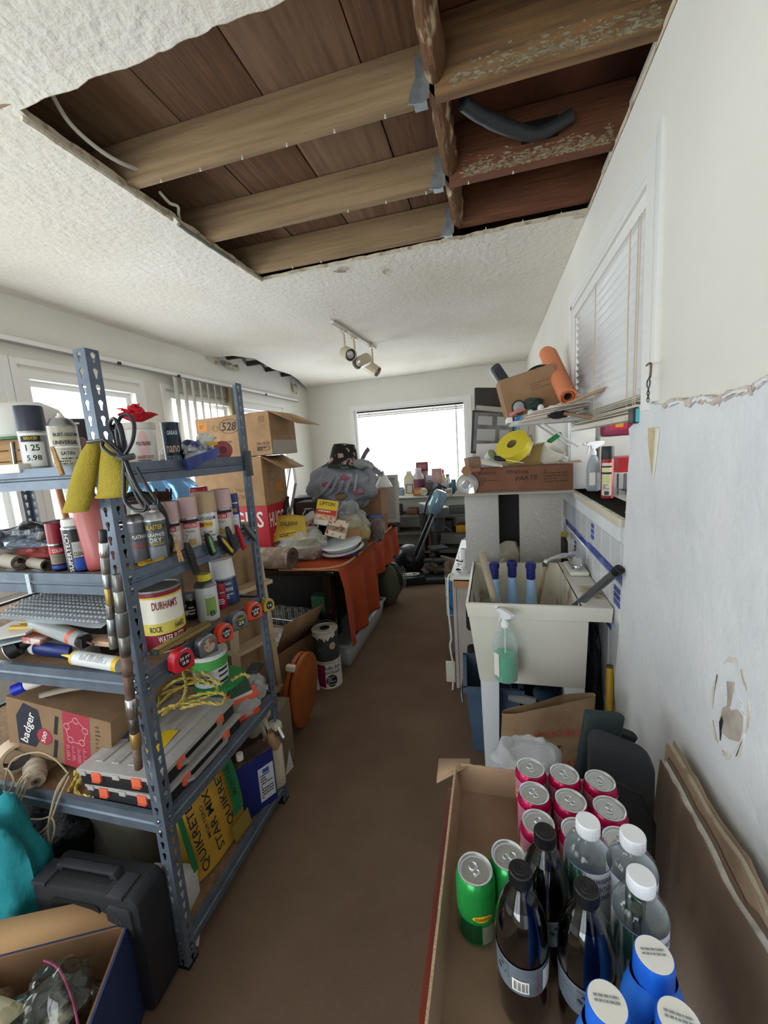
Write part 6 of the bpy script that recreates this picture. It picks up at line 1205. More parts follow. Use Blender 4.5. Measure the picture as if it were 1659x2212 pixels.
t = thing('yellow_pliers', 'pair of yellow-handled pliers lying at the end of the third shelf', 'pliers', (-1.40, .90, D[2]+.10), (0, 0, -8)); MB().tube(crv([(-.1, 0, 0), (-.02, .006, .004), (.08, .002, .002)], 5), .011, 8).build('handle', mat('#c9a22e', .45), t); MB().tube(crv([(-.1, -.03, -.01), (-.02, -.016, -.006), (.08, -.014, -.004)], 5), .011, 8).build('handle', mat('#b98f28', .45), t); MB().box((.1, -.006, 0), (.05, .02, .012)).build('jaw', STEEL, t, bev=.002)
tag(MB().prism([(-.08, -.012), (.09, -.03), (.09, .02), (-.07, .02)], 0, .016).build('wood_wedge', mat('#c9a487', .6), loc=(-1.19, .90, D[2]+.055), rot=(0, 0, 4), bev=.001), 'pale wooden wedge under the clear caulk tube', 'wedge')
tag(MB().box((0, 0, .0), (.06, .04, .02)).build('red_packet', mat('#b5655e', .4, var=(30, '#d9cfc8', .5, .6)), loc=(-1.38, .87, D[2]+.07), rot=(0, 10, 10), bev=.003), 'small red and clear plastic packet on the third shelf', 'packet')
t = thing('cord_heap', 'tangle of dark cords and hoses filling the back of the third shelf', 'cords', (-1.35, 1.12, D[2]+.001))
for k in range(9): MB().tube(crv([(random.uniform(-.3, .3), random.uniform(-.16, .12), random.uniform(.01, .12)) for _ in range(7)], 5), random.uniform(.005, .010), 7).build('cord', [DGREY, mat('#6d675f', .6), BLACK, mat('#857c6c', .7)][k % 4], t)
tag(MB().box((0, 0, .035), (.42, .22, .07)).build('tool_tray', mat('#3a3634', .7), loc=(-1.37, 1.0, D[2]+.0005), bev=.004), 'shallow dark tool tray under the caulk tubes', 'tray')
for k, w in enumerate(('upper', 'lower')): tag(MB().box((0, 0, 0), (.2, .15, .006)).build('magazine', mat(['#c7c2ba', '#a8b3bd'][k], .6), loc=(-1.5, .90, D[2]+.085-.02*k), rot=(3, -8, 12+9*k)), w+' magazine sticking out at the end of the third shelf', 'magazine')
# third shelf, aisle side
c, r, z1, z0 = place(297, 402, 1262, 1392, x=-1.035); p = Vector((c.x, c.y, D[2]+.0005)); r *= .97; h = z1-p.z
t = thing('putty_can', 'large yellow white and maroon tin of rock hard water putty on the third shelf', 'tin', p, (0, 0, facing(p, -3))); MARO = mat('#7d1330', .4)
MB().lathe([(0, .002), (r, 0), (r*1.02, .003), (r, .006), (r, h-.006)], 34).build('body', mat('#ddd9c9', .4, .05), t); MB().lathe([(r, h-.008), (r*1.02, h-.006), (r*1.02, h-.001), (r*.95, h), (r*.93, h-.004), (0, h-.004)], 34).build('lid', SILV, t)
for f0, f1, m in ((.90, .97, MARO), (.02, .30, MARO), (.30, .48, mat('#d3c25a', .45)), (.87, .90, YEL)): band(r, h*f0, h*f1, -115, 115, m, t, 'label_band', 40, .0004)
lettering('DURHAM\'S', h*.13, MARO, t, cyl=r+.001, a=14, z=h*.76, w=r*1.15); lettering('ROCK', h*.09, INK, t, cyl=r+.001, a=-16, z=h*.39, w=r*.55); lettering('HARD', h*.09, INK, t, cyl=r+.001, a=48, z=h*.39, w=r*.55); lettering('WATER PUTTY', h*.10, PAPER, t, cyl=r+.001, a=22, z=h*.225, w=r*1.25); lettering('MASILLA SOLIDA', h*.09, PAPER, t, cyl=r+.001, a=22, z=h*.10, w=r*1.25)
spray('white and green cleaner can with yellow cap on the third shelf', 422, 472, 1238, 1350, 2, mat('#c9cccc', .35, .15), mat('#d9c52c', .45), .17, [('B', .25, .16, .5, INK, 22), ('~', .75, .12, .8, GREY, 10)], [(.2, .72, -10, 48, mat('#7f9f4e', .5))], x=-1.03, capr=.62)
spray('blue expanding foam can with tall white cap leaning on the third shelf', 462, 516, 1208, 1325, 2, mat('#25345c', .4, .15), mat('#dfe0de', .45), .34, [('PROFLEX', .84, .09, 1.1, PAPER, 0), ('~', .62, .14, 1.2, PAPER, 0), ('~', .35, .2, 1.2, PAPER, 0)], x=-1.06, lean=(160, 6), capr=.98)
spray('slim red can squeezed between the cleaner and the foam can', 470, 492, 1285, 1345, 2, mat('#9a2338', .4), mat('#9a2338', .4), .2, [('~', .5, .4, 1.2, PAPER, 0)], x=-1.05, rs=1.0)
spray('black and white adhesive can behind the putty tin', 403, 428, 1282, 1362, 2, BLACK, mat('#8f8d88', .4), .1, [('~', .5, .5, 1.2, PAPER, 0)], x=-1.10)
tag(MB().prism([(-.07, -.06), (.08, -.05), (.07, .06), (-.06, .05)], 0, .004).build('silver_sheet', mat('#b9bcbd', .35, .3, bump=(12, .6)), loc=(-1.05, 1.09, D[2]+.24), rot=(12, -14, 30)), 'crumpled silver foil sheet resting on the putty tin', 'foil')
tag(MB().box((0, 0, .11), (.12, .2, .22)).build('grey_carton', mat('#77726a', .7), loc=(-1.25, 1.2, D[2]+.0005), rot=(0, 0, 10), bev=.003), 'grey carton behind the putty tin on the third shelf', 'carton')
# level and tape measures along the third side beam
a, b = U(330, 1412, x=-.922), U(452, 1345, x=-.922); t = thing('spirit_level', 'short spirit level with brass faces along the third side beam', 'level', a, aim(b-a, 90)); L_ = (b-a).length
MB().box((0, 0, L_/2), (.014, .026, L_)).build('body', mat('#34433f', .5), t, bev=.002); [MB().box(c_, d_).build('brass_face', BRASS, t) for c_, d_ in (((-.0075, 0, L_*.5), (.001, .022, L_*.92)), ((.0075, 0, L_*.5), (.001, .022, L_*.92)), ((0, -.0135, L_*.5), (.011, .001, L_*.92)), ((0, .0135, L_*.5), (.011, .001, L_*.92)))]
for f in (.12, .5, .86): MB().lathe([(.007, 0), (.007, .002), (0, .0022)], 14, TRS((-.008, 0, L_*f), (0, -90, 0))).build('vial', mat('#9c9a3a', .2), t)
for f in (.3, .7): MB().box((0, -.016, L_*f), (.012, .01, .022)).build('yellow_clip', YEL, t, bev=.002)
def tape(label, px, sz, m, m2, txt, tc, lean=0, face=None):
    p = U(*px, x=-.912); t = thing('tape_measure', label, 'tape measure', p, (0, lean, facing(p, 32)), 'tape measures on the third side beam'); s = sz
    prof = [(-.5, -.45), (.45, -.5), (.5, -.35), (.5, .1), (.36, .42), (.05, .55), (-.28, .5), (-.48, .25), (-.54, -.1)]
    MB().prism([(x*s, y*s) for x, y in prof], -s*.25, s*.25, TRS((0, 0, 0), (90, 0, 0))).build('case', m, t, bev=s*.09, bseg=3); MB().prism([(x*s*1.02, y*s) for x, y in [(-.5, -.47), (.47, -.52), (.49, -.36), (-.52, -.33)]], -s*.2, s*.2, TRS((0, 0, 0), (90, 0, 0))).build('base', BLACK, t, bev=s*.02, bseg=1)
    d = MB().prism([(x*s*.3+.02*s, y*s*.34) for x, y in circ(1, 24)], -.0006, .0006, TRS((0, -s*.252, 0), (90, 0, 0))).build('dial_label', m2, t)
    for k, (w_, zz, hh, c_) in enumerate(txt): lettering(w_, hh*s, c_, d, TRS((.02*s, -s*.252-.0012, zz*s)), w=min(.5, .17*len(w_))*s)
    MB().tube([(-.5*s, 0, -.4*s), (-.58*s, 0, -.4*s), (-.58*s, 0, -.48*s)], s*.03, 5).build('tape_hook', STEEL, t); MB().tube(crv([(-.15*s, -.27*s, .48*s), (.1*s, -.3*s, .52*s), (.3*s, -.27*s, .42*s)], 4), s*.03, 5).build('belt_clip', STEEL, t)
YT_ = mat('#d8c12c', .5)
tape('red tape measure nearest the near post', (391, 1424), .066, mat('#c41f30', .35), mat('#37181c', .4), [('25 FT', .12, .13, PAPER), ('25', -.1, .12, PAPER)], PAPER); tape('chrome tape measure with worn label beside the red one', (445, 1392), .066, mat('#8f9194', .3, .8), mat('#a9947c', .6, var=(60, '#7a3b34', .5, .6)), [], PAPER)
tape('orange tape measure below the cleaner can', (483, 1366), .060, mat('#d9482a', .35), INK, [('Lufkin', .1, .12, PAPER), ('25', -.1, .17, PAPER)], PAPER); tape('silver tape measure with yellow dial between the orange ones', (514, 1340), .064, mat('#85888b', .35, .7), mat('#3a3a26', .5), [('STANLEY', .14, .11, YT_), ('25', -.1, .18, PAPER)], PAPER)
tape('orange tape measure below the foam can', (546, 1319), .066, mat('#d9482a', .35), INK, [('Lufkin', .1, .12, PAPER), ('25', -.1, .17, PAPER)], PAPER); tape('small yellow tape measure clipped on the far post', (578, 1306), .05, mat('#b59b36', .4), INK, [('16', 0, .2, PAPER)], PAPER)
# ---------------- fourth shelf
t = thing('disposer_box', 'brown and red disposer carton standing on the fourth shelf', 'carton', (-1.44, .90, D[3]+.045), (0, 9, 3)); BXM = mat('#8f7357', .85, var=(10, '#7f6449', .35, .7)); MB().box((0, .14, .10), (.42, .28, .205)).build('box', BXM, t, bev=.002)
MB().box((-.03, .14, -.024), (.30, .2, .038)).build('packing_base', CARD2, t)
DP = mat('#a83648', .6); plate(.105, .2045, DP, t, TRS((.075, -.0004, .10)), 'red_panel'); plate(.15, .13, mat('#2b2d3a', .6), t, TRS((-.115, -.0004, .11)), 'badge', poly=[(-.05, -.075), (.02, -.075), (.055, -.02), (.04, .07), (-.02, .085), (-.055, .03)])
lettering('badger', .040, PAPER, t, TRS((-.118, -.0012, .105), (0, -72, 0)), w=.125); d = MB().prism(circ(.030, 24), 0, .0004, TRS((-.055, -.0008, .085), (90, 0, 0))).build('red_disc', DP, t); lettering('500', .016, PAPER, d, TRS((-.055, -.0016, .085), (0, -72, 0)), w=.045)
for k in range(5): a = k*1.257+.3; MB().tube([(.075+.038*math.cos(a)+.011*math.cos(q), -.0012, .135+.042*math.sin(a)+.011*math.sin(q)) for q in [i*.523 for i in range(12)]], .0012, 4, closed=True).build('line_icon', mat('#d9b3b3', .6), t); MB().tube([(.075+.038*math.cos(a+.3), -.0012, .135+.042*math.sin(a+.3)), (.075+.038*math.cos(a+.95), -.0012, .135+.042*math.sin(a+.95))], .0011, 4).build('line_icon', mat('#d9b3b3', .6), t)
for k in range(4): fineprint(.014, .06, 9, mat('#cf8e95', .6), t, TRS((.04+.022*k, -.001, .05)), seed=k)
for x, z in ((-.005, .14), (-.012, .05)): plate(.014, .07, INK, t, TRS((x, -.0006, z), (0, 8, 0)), 'dark_strip')
plate(.035, .04, mat('#8f7357', .8), t, TRS((.175, -.0006, .025)), 'hazard_mark'); fr(MB(), 'y', -.001, .0006, .158, .192, .006, .044, .003).build('hazard_frame', INK, t); MB().box((.175, -.0012, .025), (.016, .0006, .02)).build('hazard_symbol', INK, t); fineprint(.02, .12, 8, mat('#6d5640', .8), t, TRS((.16, -.0008, .12)), seed=9)
MB().box((.2105, .06, .06), (.001, .07, .09)).build('side_label', mat('#6b6259', .7), t)
a, b = U(28, 1492, y=.85), U(66, 1476, y=.88); t = thing('glue_bottle', 'white glue bottle with bright blue cap lying under the third beam', 'bottle', a, aim(b-a)); MB().lathe([(0, 0), (.018, 0), (.018, .03), (.015, .034)], 18).build('cap', mat('#1f2fc0', .35), t); MB().lathe([(.016, .033), (.018, .04), (.02, .06), (.02, .11), (0, .111)], 18).build('bottle', PAPER, t)
tag(MB().grid(lambda u, v: (-.18+.36*u, .02*v, .03*math.sin(2*u)+.01*u+.012*v), 16, 2).build('magazine', mat('#9a8f80', .6), loc=(-1.38, .93, D[3]+.262), rot=(0, -6, 3), solid=.006), 'curled magazine lying on the disposer carton', 'magazine')
p = U(72, 1652, y=.86); t = thing('twine_spool', 'cream cotton twine spool lying on the fourth shelf', 'spool', (p.x, .86, D[3]+.031), aim((.75, -.5, -.12))); MB().lathe([(.012, -.045), (.026, -.045), (.030, -.03), (.030, .03), (.026, .045), (.012, .045)], 24).build('twine', mat('#c9b9a8', .9, bump=(120, .9, .006), stretch=(1, 1, 6)), t); MB().lathe([(.006, -.047), (.0125, -.047), (.0125, .047), (.006, .047), (.006, -.047)], 18).build('core', mat('#7d6a58', .8), t)
for k in range(12): MB().tube([(.0305*math.cos(s), .0305*math.sin(s), -.028+.0047*k+.004*math.cos(s+k)) for s in [i*.33 for i in range(19)]], .0014, 5, closed=True).build('winding', mat('#cdbfae', .9), t)
p = U(18, 1620, y=.87); t = thing('packing_tape_roll', 'wide beige roll standing at the end of the fourth shelf', 'roll', (p.x-.01, .89, D[3]+.052), aim((1, -.35, 0))); MB().lathe([(.038, -.03), (.050, -.03), (.050, .03), (.038, .03), (.038, -.03)], 30).build('roll', mat('#cdb198', .5), t); MB().lathe([(.036, -.028), (.0378, -.028), (.0378, .028), (.036, .028)], 26).build('core', mat('#3a302a', .9), t)
TW_ = mat('#b8a88c', .9, bump=(300, .6)); t = thing('loose_twine', 'loose cream twine loops hanging over the fourth front beam', 'twine', (-1.25, .80, D[3])); o0 = t.location
def tw(L, y=.80): return [U(a, b, y=y+dy)-o0 for a, b, dy in L]
for L in ([(148, 1668, .03), (125, 1700, 0), (108, 1760, -.015), (104, 1800, -.015), (112, 1840, -.015), (117, 1880, -.015), (100, 1930, -.02), (60, 1960, -.02), (35, 1930, -.02), (30, 1960, -.02), (45, 1992, -.02), (75, 1950, -.02)],
          [(146, 1672, .03), (120, 1720, 0), (104, 1790, -.01), (80, 1805, -.015), (30, 1790, -.015), (14, 1820, -.015), (30, 1826, -.015), (70, 1810, -.015), (105, 1780, -.012), (128, 1722, 0), (150, 1675, .03)],
          [(60, 1680, .02), (40, 1700, 0), (38, 1740, -.01), (50, 1765, -.012), (85, 1770, -.012), (110, 1765, -.012), (118, 1790, -.012), (108, 1835, -.015), (110, 1900, -.015), (80, 1940, -.02), (66, 1905, -.02)],
          [(70, 1672, .02), (45, 1690, .0), (30, 1760, -.01), (40, 1690, .0), (65, 1668, .02), (50, 1720, -.005), (35, 1740, -.01), (55, 1690, 0), (62, 1675, .03)],
          [(145, 1668, .04), (118, 1640, .05), (80, 1625, .05), (30, 1640, .04), (12, 1680, .01), (14, 1715, 0), (30, 1690, .0), (20, 1665, .02), (10, 1660, .03)]):
    MB().tube(crv(tw(L), 6), .0026, 6).build('strand', TW_, t)
YR = mat('#b59d3c', .8, bump=(150, .9, .006), var=(60, '#d3c06a', .4, .65)); t = thing('yellow_rope', 'tangled yellow nylon rope spread over the fourth shelf', 'rope', (-1.1, 1.1, D[3]+.001)); o0 = t.location
def rp(L): return [U(a, b, z=z)-o0 for a, b, z in L]
def twist(pts, r, m, nm, par):
    P = crv(pts, 10); mb = MB(); n = len(P)
    for s in range(2):
        Q = []
        for i, p in enumerate(P):
            tt = (P[min(i+1, n-1)]-P[max(i-1, 0)]); tt = tt.normalized() if tt.length > 1e-6 else Vector((0, 0, 1)); u = tt.orthogonal().normalized(); w = tt.cross(u); a = i*.8+s*math.pi
            Q.append(p+(u*math.cos(a)+w*math.sin(a))*r*.55)
        mb.tube(Q, r*.62, 5)
    return mb.build(nm, m, par)
rz = D[3]+.17
for L in ([(335, 1530, rz), (380, 1490, rz+.01), (440, 1470, rz+.02), (470, 1490, rz+.01), (430, 1512, rz), (370, 1525, rz), (340, 1540, rz-.02)],
          [(330, 1480, rz), (360, 1455, rz+.03), (400, 1445, rz+.04), (430, 1460, rz+.03), (400, 1480, rz+.01), (350, 1500, rz), (345, 1520, rz)],
          [(350, 1545, rz-.01), (400, 1510, rz), (450, 1497, rz+.01), (485, 1500, rz+.01), (478, 1520, rz), (440, 1518, rz), (390, 1530, rz-.01)],
          [(395, 1450, rz+.05), (402, 1480, rz+.03), (395, 1510, rz+.01), (375, 1530, rz)], [(420, 1440, rz+.05), (455, 1462, rz+.03), (480, 1478, rz+.02)], [(340, 1500, rz), (380, 1470, rz+.03), (420, 1465, rz+.03), (455, 1478, rz+.02)],
          [(500, 1470, rz), (525, 1456, rz+.02), (538, 1462, rz+.02)],
          [(275, 1528, rz-.03), (255, 1560, rz-.06), (235, 1600, rz-.09), (222, 1640, rz-.12), (190, 1660, rz-.14), (160, 1672, rz-.14)], [(280, 1540, rz-.03), (250, 1545, rz-.05), (228, 1570, rz-.07), (245, 1590, rz-.08), (228, 1630, rz-.11), (170, 1690, rz-.145)],
          [(160, 1668, rz-.14), (200, 1650, rz-.13), (240, 1610, rz-.10), (275, 1600, rz-.09)], [(148, 1710, rz-.165), (165, 1680, rz-.15), (178, 1660, rz-.14)], [(178, 1670, rz-.14), (165, 1700, rz-.16), (170, 1716, rz-.165), (205, 1722, rz-.165)], [(168, 1712, rz-.165), (180, 1725, rz-.167), (205, 1715, rz-.165)]):
    twist(rp(L), .0055, YR, 'strand', t)
# organizers
OT = film('#b9b5b2', .25, .72, (20, .2)); 
def organizer(label, x0, y0, z, yaw):
    t = thing('parts_organizer', label, 'organizer', (x0, y0, z), (0, 0, yaw), 'parts organizers on the fourth shelf'); w, d, h = .285, .38, .042
    MB().box((-w/2, d/2, h/2), (w, d, h)).build('base', mat('#1b1c20', .5), t, bev=.006); MB().box((-w/2, d/2, h+.008), (w+.01, d+.01, .014)).build('lid', OT, t, bev=.004)
    for k in range(4): MB().box((-w+.045+.06*k, d/2, h+.0165), (.028, d-.06, .004)).build('lid_ridge', OT, t, bev=.0015, bseg=1)
    for (x, y, r) in ((-w+.07, -.004, 0), (-.07, -.004, 0), (.004, .09, 90), (.004, d-.09, 90)):
        l = MB().box((0, 0, 0), (.034, .009, .030)).build('latch', mat('#d9674a', .4), t, (x, y, h-.004), (0, 0, r), bev=.003); MB().box((0, -.004, -.013), (.028, .006, .005)).build('latch_lip', mat('#c9573c', .4), l)
    for x in (-w+.02, -w/2, -.02): MB().box((x, -.004, h+.004), (.025, .008, .016)).build('hinge_tab', OT, t, bev=.002)
    MB().prism([(-.11, 0), (-.085, -.018), (.085, -.018), (.11, 0), (.095, 0), (.078, -.010), (-.078, -.010), (-.095, 0)], -.006, .006, TRS((.004, d/2, h*.72), (0, 0, 90))).build('carry_handle', mat('#8f8b88', .4), t)
    return t
organizer('upper clear-lidded parts organizer with orange latches', -.962, .835, D[3]+.062, 2); organizer('lower clear-lidded parts organizer with orange latches', -.958, .838, D[3]+.001, 0)
tag(MB().prism(rrect(.05, .10, .004), 0, .001).build('yellow_sticker', YEL, loc=U(352, 1600, z=D[3]+.123), rot=(0, 0, 10)), 'yellow and black hardware sticker lying on the upper organizer', 'sticker')
# mortar tub, bags and boxes at the aisle side
c, r, z1, z0 = place(428, 508, 1385, 1475, x=-1.13); c.y = min(c.y, 1.30); t = thing('mortar_tub', 'white thin-set mortar tub with green label standing on a green lid', 'tub', (c.x, c.y, D[3]+.135), (0, 0, facing(c, 5))); h = .13; MB().lathe([(0, .002), (r*.93, 0), (r*.95, .003), (r, h-.012)], 30).build('tub', mat('#d9dbd6', .4), t); MB().lathe([(r, h-.014), (r*1.04, h-.012), (r*1.04, h), (0, h)], 30).build('lid', mat('#d3d5d0', .4), t)
band(r*.97, h*.55, h*.86, -80, 80, mat('#4a9a4c', .45), t, 'label_band', off=.0015, r1=r*.995); lettering('Thin-Set', h*.13, INK, t, cyl=r*.985, a=-28, z=h*.38, w=r*.75); lettering('Mortar', h*.13, mat('#2f7a3c', .5), t, cyl=r*.98, a=-28, z=h*.22, w=r*.7)
for z0_, z1_ in ((.62, .72), (.42, .50), (.06, .14), (.26, .32)): band(r*.955, h*z0_, h*z1_, 18, 58, INK, t, 'print_block', off=.0025, r1=r*.96)
p = (c.x+.02, c.y+.02, D[3]+.001); t = thing('green_bucket', 'white bucket with green lid on the fourth shelf', 'bucket', p); MB().lathe([(0, 0), (.085, 0), (.092, .115)], 32).build('bucket', film('#d5d8d3', .3, .7), t); MB().lathe([(.092, .11), (.100, .112), (.100, .13), (.092, .132), (0, .128)], 32).build('lid', mat('#2f8a4c', .4), t)
t = thing('screw_carton', 'maroon and white screw carton standing on edge among the rope', 'carton', U(512, 1490, x=-1.02)-Vector((0, 0, .04)), (0, 28, -32)); MB().box((0, 0, .03), (.05, .085, .06)).build('box', mat('#5a3034', .5), t, bev=.001); MB().box((.0255, 0, .03), (.001, .085, .06)).build('white_side', PAPER, t); MB().box((0, 0, .0605), (.05, .085, .001)).build('green_top', mat('#2f4a3a', .5), t); fineprint(.03, .02, 2, PAPER, t, TRS((0, -.043, .03)))
t = thing('orange_bag', 'orange header bag of anchors at the far end of the fourth shelf', 'bag', (-.985, 1.285, D[3]+.001), (0, 0, 62)); MB().prism([(-.07, 0), (.07, 0), (.06, .05), (-.065, .055)], -.012, .012, TRS((0, 0, .055), (70, 0, 0))).build('header', mat('#cf5530', .45), t, bev=.003); MB().ell((0, -.01, .035), (.13, .06, .07), 22, 12, None, .3, 3, 3).build('bag', film('#cfd2d0', .15, .35, (30, .6)), t); MB().box((0, -.02, .02), (.1, .03, .03)).build('orange_plugs', mat('#c4472a', .5), t, bev=.004)
t = thing('clear_bag', 'clear plastic bag of fittings beside the orange bag', 'bag', (-1.0, 1.39, D[3]+.001)); MB().ell((0, 0, .06), (.09, .09, .13), 22, 14, None, .35, 3, 7).build('bag', film('#d9dcda', .12, .35, (35, .8)), t)
for k in range(7): MB().ell((random.uniform(-.025, .025), random.uniform(-.025, .025), .02+.012*k), (.018, .016, .014), 8, 6).build('fitting', BEIGE, t)
tag(MB().box((0, 0, .006), (.05, .07, .012)).build('dark_box', mat('#2b302e', .5), loc=(-.995, 1.40, D[3]+.135), rot=(0, 4, 10), bev=.002), 'small dark box on top of the clear bag of fittings', 'box')
t = thing('white_sandals', 'pair of off-white foam slippers behind the far post', 'slippers', (-1.12, 1.52, .35), (0, 0, 20))
for k, x in enumerate((-.05, .05)): MB().prism([(q*.045, w_*.13) for q, w_ in [(math.cos(a)*(1-.18*math.sin(a)), math.sin(a)) for a in [i*.393 for i in range(16)]]], 0, .02, TRS((x, 0, .02*k), (60, 20-8*k, -30))).build('slipper', mat('#cfc6b6', .7), t, bev=.006)
tag(MB().box((0, 0, .17), (.25, .16, .34)).build('storage_box', mat('#7a6a58', .8), loc=(-1.14, 1.60, .0), rot=(0, 0, 4), bev=.003), 'brown box behind the far post carrying the slippers', 'box')
# navy lid tub in the rope
tag(MB().lathe([(0, 0), (.045, 0), (.05, .06), (.052, .062), (0, .066)], 26).build('navy_tub', mat('#3a4458', .35), loc=(-1.19, .98, D[3]+.06), rot=(20, 10, 0)), 'navy plastic tub under the yellow rope', 'tub')
t = thing('pipe_clamp', 'black and silver pipe clamp lying beside the disposer carton', 'clamp', (-1.17, .93, D[3]+.02), tilt(60, 40)); MB().box((0, 0, .05), (.018, .018, .12)).build('bar', BLACK, t, bev=.003); MB().box((-.012, 0, .06), (.008, .02, .05)).build('plate', SILV, t); MB().box((-.012, 0, .015), (.008, .02, .016)).build('plate', SILV, t)
# ---------------- bottom shelf
t = thing('mortar_bag', 'yellow bag of mortar repair mix slumped on the bottom shelf', 'bag', (-1.045, 1.10, D[4]+.001), (0, -12, -6)); QY = mat('#c79a35', .6, bump=(14, .5, .02), var=(5, '#b58a2c', .35, .7))
def bag(u, v):
    a = 6.283*u; e = .55; x = .075*math.copysign(abs(math.cos(a))**e, math.cos(a)); y = .142*math.copysign(abs(math.sin(a))**e, math.sin(a)); k = (.75+.35*math.sin(math.pi*min(1, v*1.05)))*(1-.25*v**4)
    return (x*k+.012*nz((y*9, v*5, 1))*(1), y*(1-.10*v)+.01*nz((x*20, v*6, 7)), .40*v)
MB().grid(bag, 64, 26, cu=True).ell((0, 0, .39), (.10, .26, .03), 30, 8).build('bag', QY, t, smooth=80)
def onbag(s, h, m, y, z, w, rot=-90, nm='lettering'): return lettering(s, h, m, t, TRS((.098, y, z), (0, 0, 90)) @ TRS((0, 0, 0), (0, rot, 0)), w=w, name=nm)
GQ = mat('#1f6b3c', .5); MB().grid(lambda u, v: (.0935+.004*math.sin(3.14*v), .04+.05*u+.01*math.sin(3*v), .10+.25*v), 4, 10).build('green_band', GQ, t); MB().box((.088, -.148, .18), (.006, .018, .2)).build('green_band', GQ, t)
onbag('QUIKRETE', .034, INK, .02, .215, .24); onbag('QUIKRETE', .036, INK, -.115, .17, .24); onbag('STAR MIX', .030, INK, -.045, .17, .22); onbag('MORTERO', .014, INK, -.075, .19, .12); onbag('MORTAR', .020, mat('#0f3a20', .6), .068, .23, .12)
MB().box((.094, .06, .05), (.003, .09, .06)).build('print_block', mat('#7a6a2a', .6), t)
t = thing('paint_thinner_tin', 'navy rectangular solvent tin with white cap on the bottom shelf', 'tin', (-1.0, 1.30, D[4]+.001), (0, 0, 62)); MB().box((0, 0, .12), (.165, .09, .24)).build('tin', mat('#20296a', .35, .2), t, bev=.006); MB().box((0, 0, .2415), (.155, .08, .004)).build('top', mat('#5a463c', .5, .2, var=(20, '#3d2f2a', .4, .7)), t); MB().lathe([(.014, .243), (.014, .268), (.012, .27), (0, .27)], 18, TRS((-.04, 0, 0))).build('cap', PAPER, t); plate(.07, .15, mat('#b9bdc4', .5), t, TRS((.04, -.0455, .11)), 'label'); fineprint(.055, .11, 9, INK, t, TRS((.04, -.046, .10))); plate(.03, .02, mat('#3a4aa0', .5), t, TRS((.04, -.0457, .165)), 'logo')
t = thing('chemical_jug', 'stained cream plastic jug with loop handle at the far post foot', 'jug', (-.98, 1.425, D[4]+.001), (0, 0, 60)); JG = mat('#c9c2ac', .45, trans=.1, var=(5, '#b3a07c', .5, .75)); MB().prism(rrect(.075, .11, .025, 4), 0, .2).build('body', JG, t, bev=.02, bseg=3); MB().lathe([(.035, .19), (.03, .225), (.016, .245), (.016, .262), (0, .262)], 20, TRS((0, -.02, 0))).build('neck', mat('#9c7a54', .6), t); MB().tube(crv([(0, .035, .19), (0, .06, .26), (0, .03, .29), (0, -.01, .27)], 6), .010, 8).build('handle', JG, t); MB().box((.02, -.03, .29), (.035, .05, .03)).build('sprayer', mat('#b9b2a2', .5), t, bev=.004); MB().tube([(.02, -.05, .29), (.03, -.07, .24)], .006, 6).build('nozzle', PAPER, t); plate(.02, .06, PAPER, t, TRS((.0385, -.02, .08), (0, 0, 90)), 'label')
tag(MB().lathe([(0, 0), (.055, 0), (.055, .17), (.05, .18), (0, .18)], 24).build('maroon_can', mat('#5a1f26', .4), loc=(-1.09, 1.36, D[4]+.001)), 'maroon round can behind the navy tin on the bottom shelf', 'can')
tag(MB().box((0, 0, .055), (.15, .13, .11)).build('foam_block', mat('#c9c7c2', .8, bump=(120, .4, .004)), loc=(-1.06, .88, D[4]+.001), rot=(0, 0, 10), bev=.004), 'white foam block on the bottom shelf behind the near post', 'foam')
t = thing('water_canister', 'large grey-white plastic canister on the bottom shelf', 'canister', (-1.33, 1.05, D[4]+.001), (0, 0, -10)); MB().prism(rrect(.30, .22, .05, 4), 0, .30).build('body', mat('#8c8a80', .5, var=(5, '#75736a', .35, .7)), t, bev=.03, bseg=3); MB().tube(crv([(-.10, 0, .29), (-.08, 0, .345), (.03, 0, .345), (.05, 0, .29)], 5), .014, 8).build('handle', mat('#8c8a80', .5), t); MB().lathe([(.03, .29), (.03, .325), (0, .326)], 20, TRS((.1, -.03, 0))).build('cap', mat('#7a5a3a', .5), t); fineprint(.1, .04, 2, INK, t, TRS((-.08, -.1115, .22), (0, -14, 0)))
tag(MB().lathe([(0, 0), (.028, 0), (.03, .07), (.026, .075), (0, .075)], 20).build('brass_jar', mat('#7a5c3a', .4, .4), loc=(-1.22, .86, D[4]+.10), rot=(70, 0, 30)), 'brown glass jar lying in front of the canister', 'jar')
tag(MB().box((0, 0, .045), (.18, .10, .09)).build('dark_tray', mat('#23201e', .7), loc=(-1.24, .88, D[4]+.001), bev=.006), 'dark plastic tray in front of the canister on the bottom shelf', 'tray')
tag(MB().prism([(-.05, 0), (.05, 0), (.02, .09), (-.03, .10)], 0, .01).build('maroon_wedge', mat('#5e2a22', .6), loc=(-1.42, .90, D[4]+.3), rot=(80, 0, 0)), 'maroon corner of a folded tarp by the canister', 'tarp')
tag(MB().ell((0, 0, .13), (.42, .36, .26), 34, 18, None, .3, 2.6, 8).build('black_tarp', mat('#1b1c20', .5, bump=(18, .8, .03)), loc=(-1.62, 1.02, D[4]), smooth=80), 'crumpled black tarp at the back end of the bottom shelf', 'tarp')
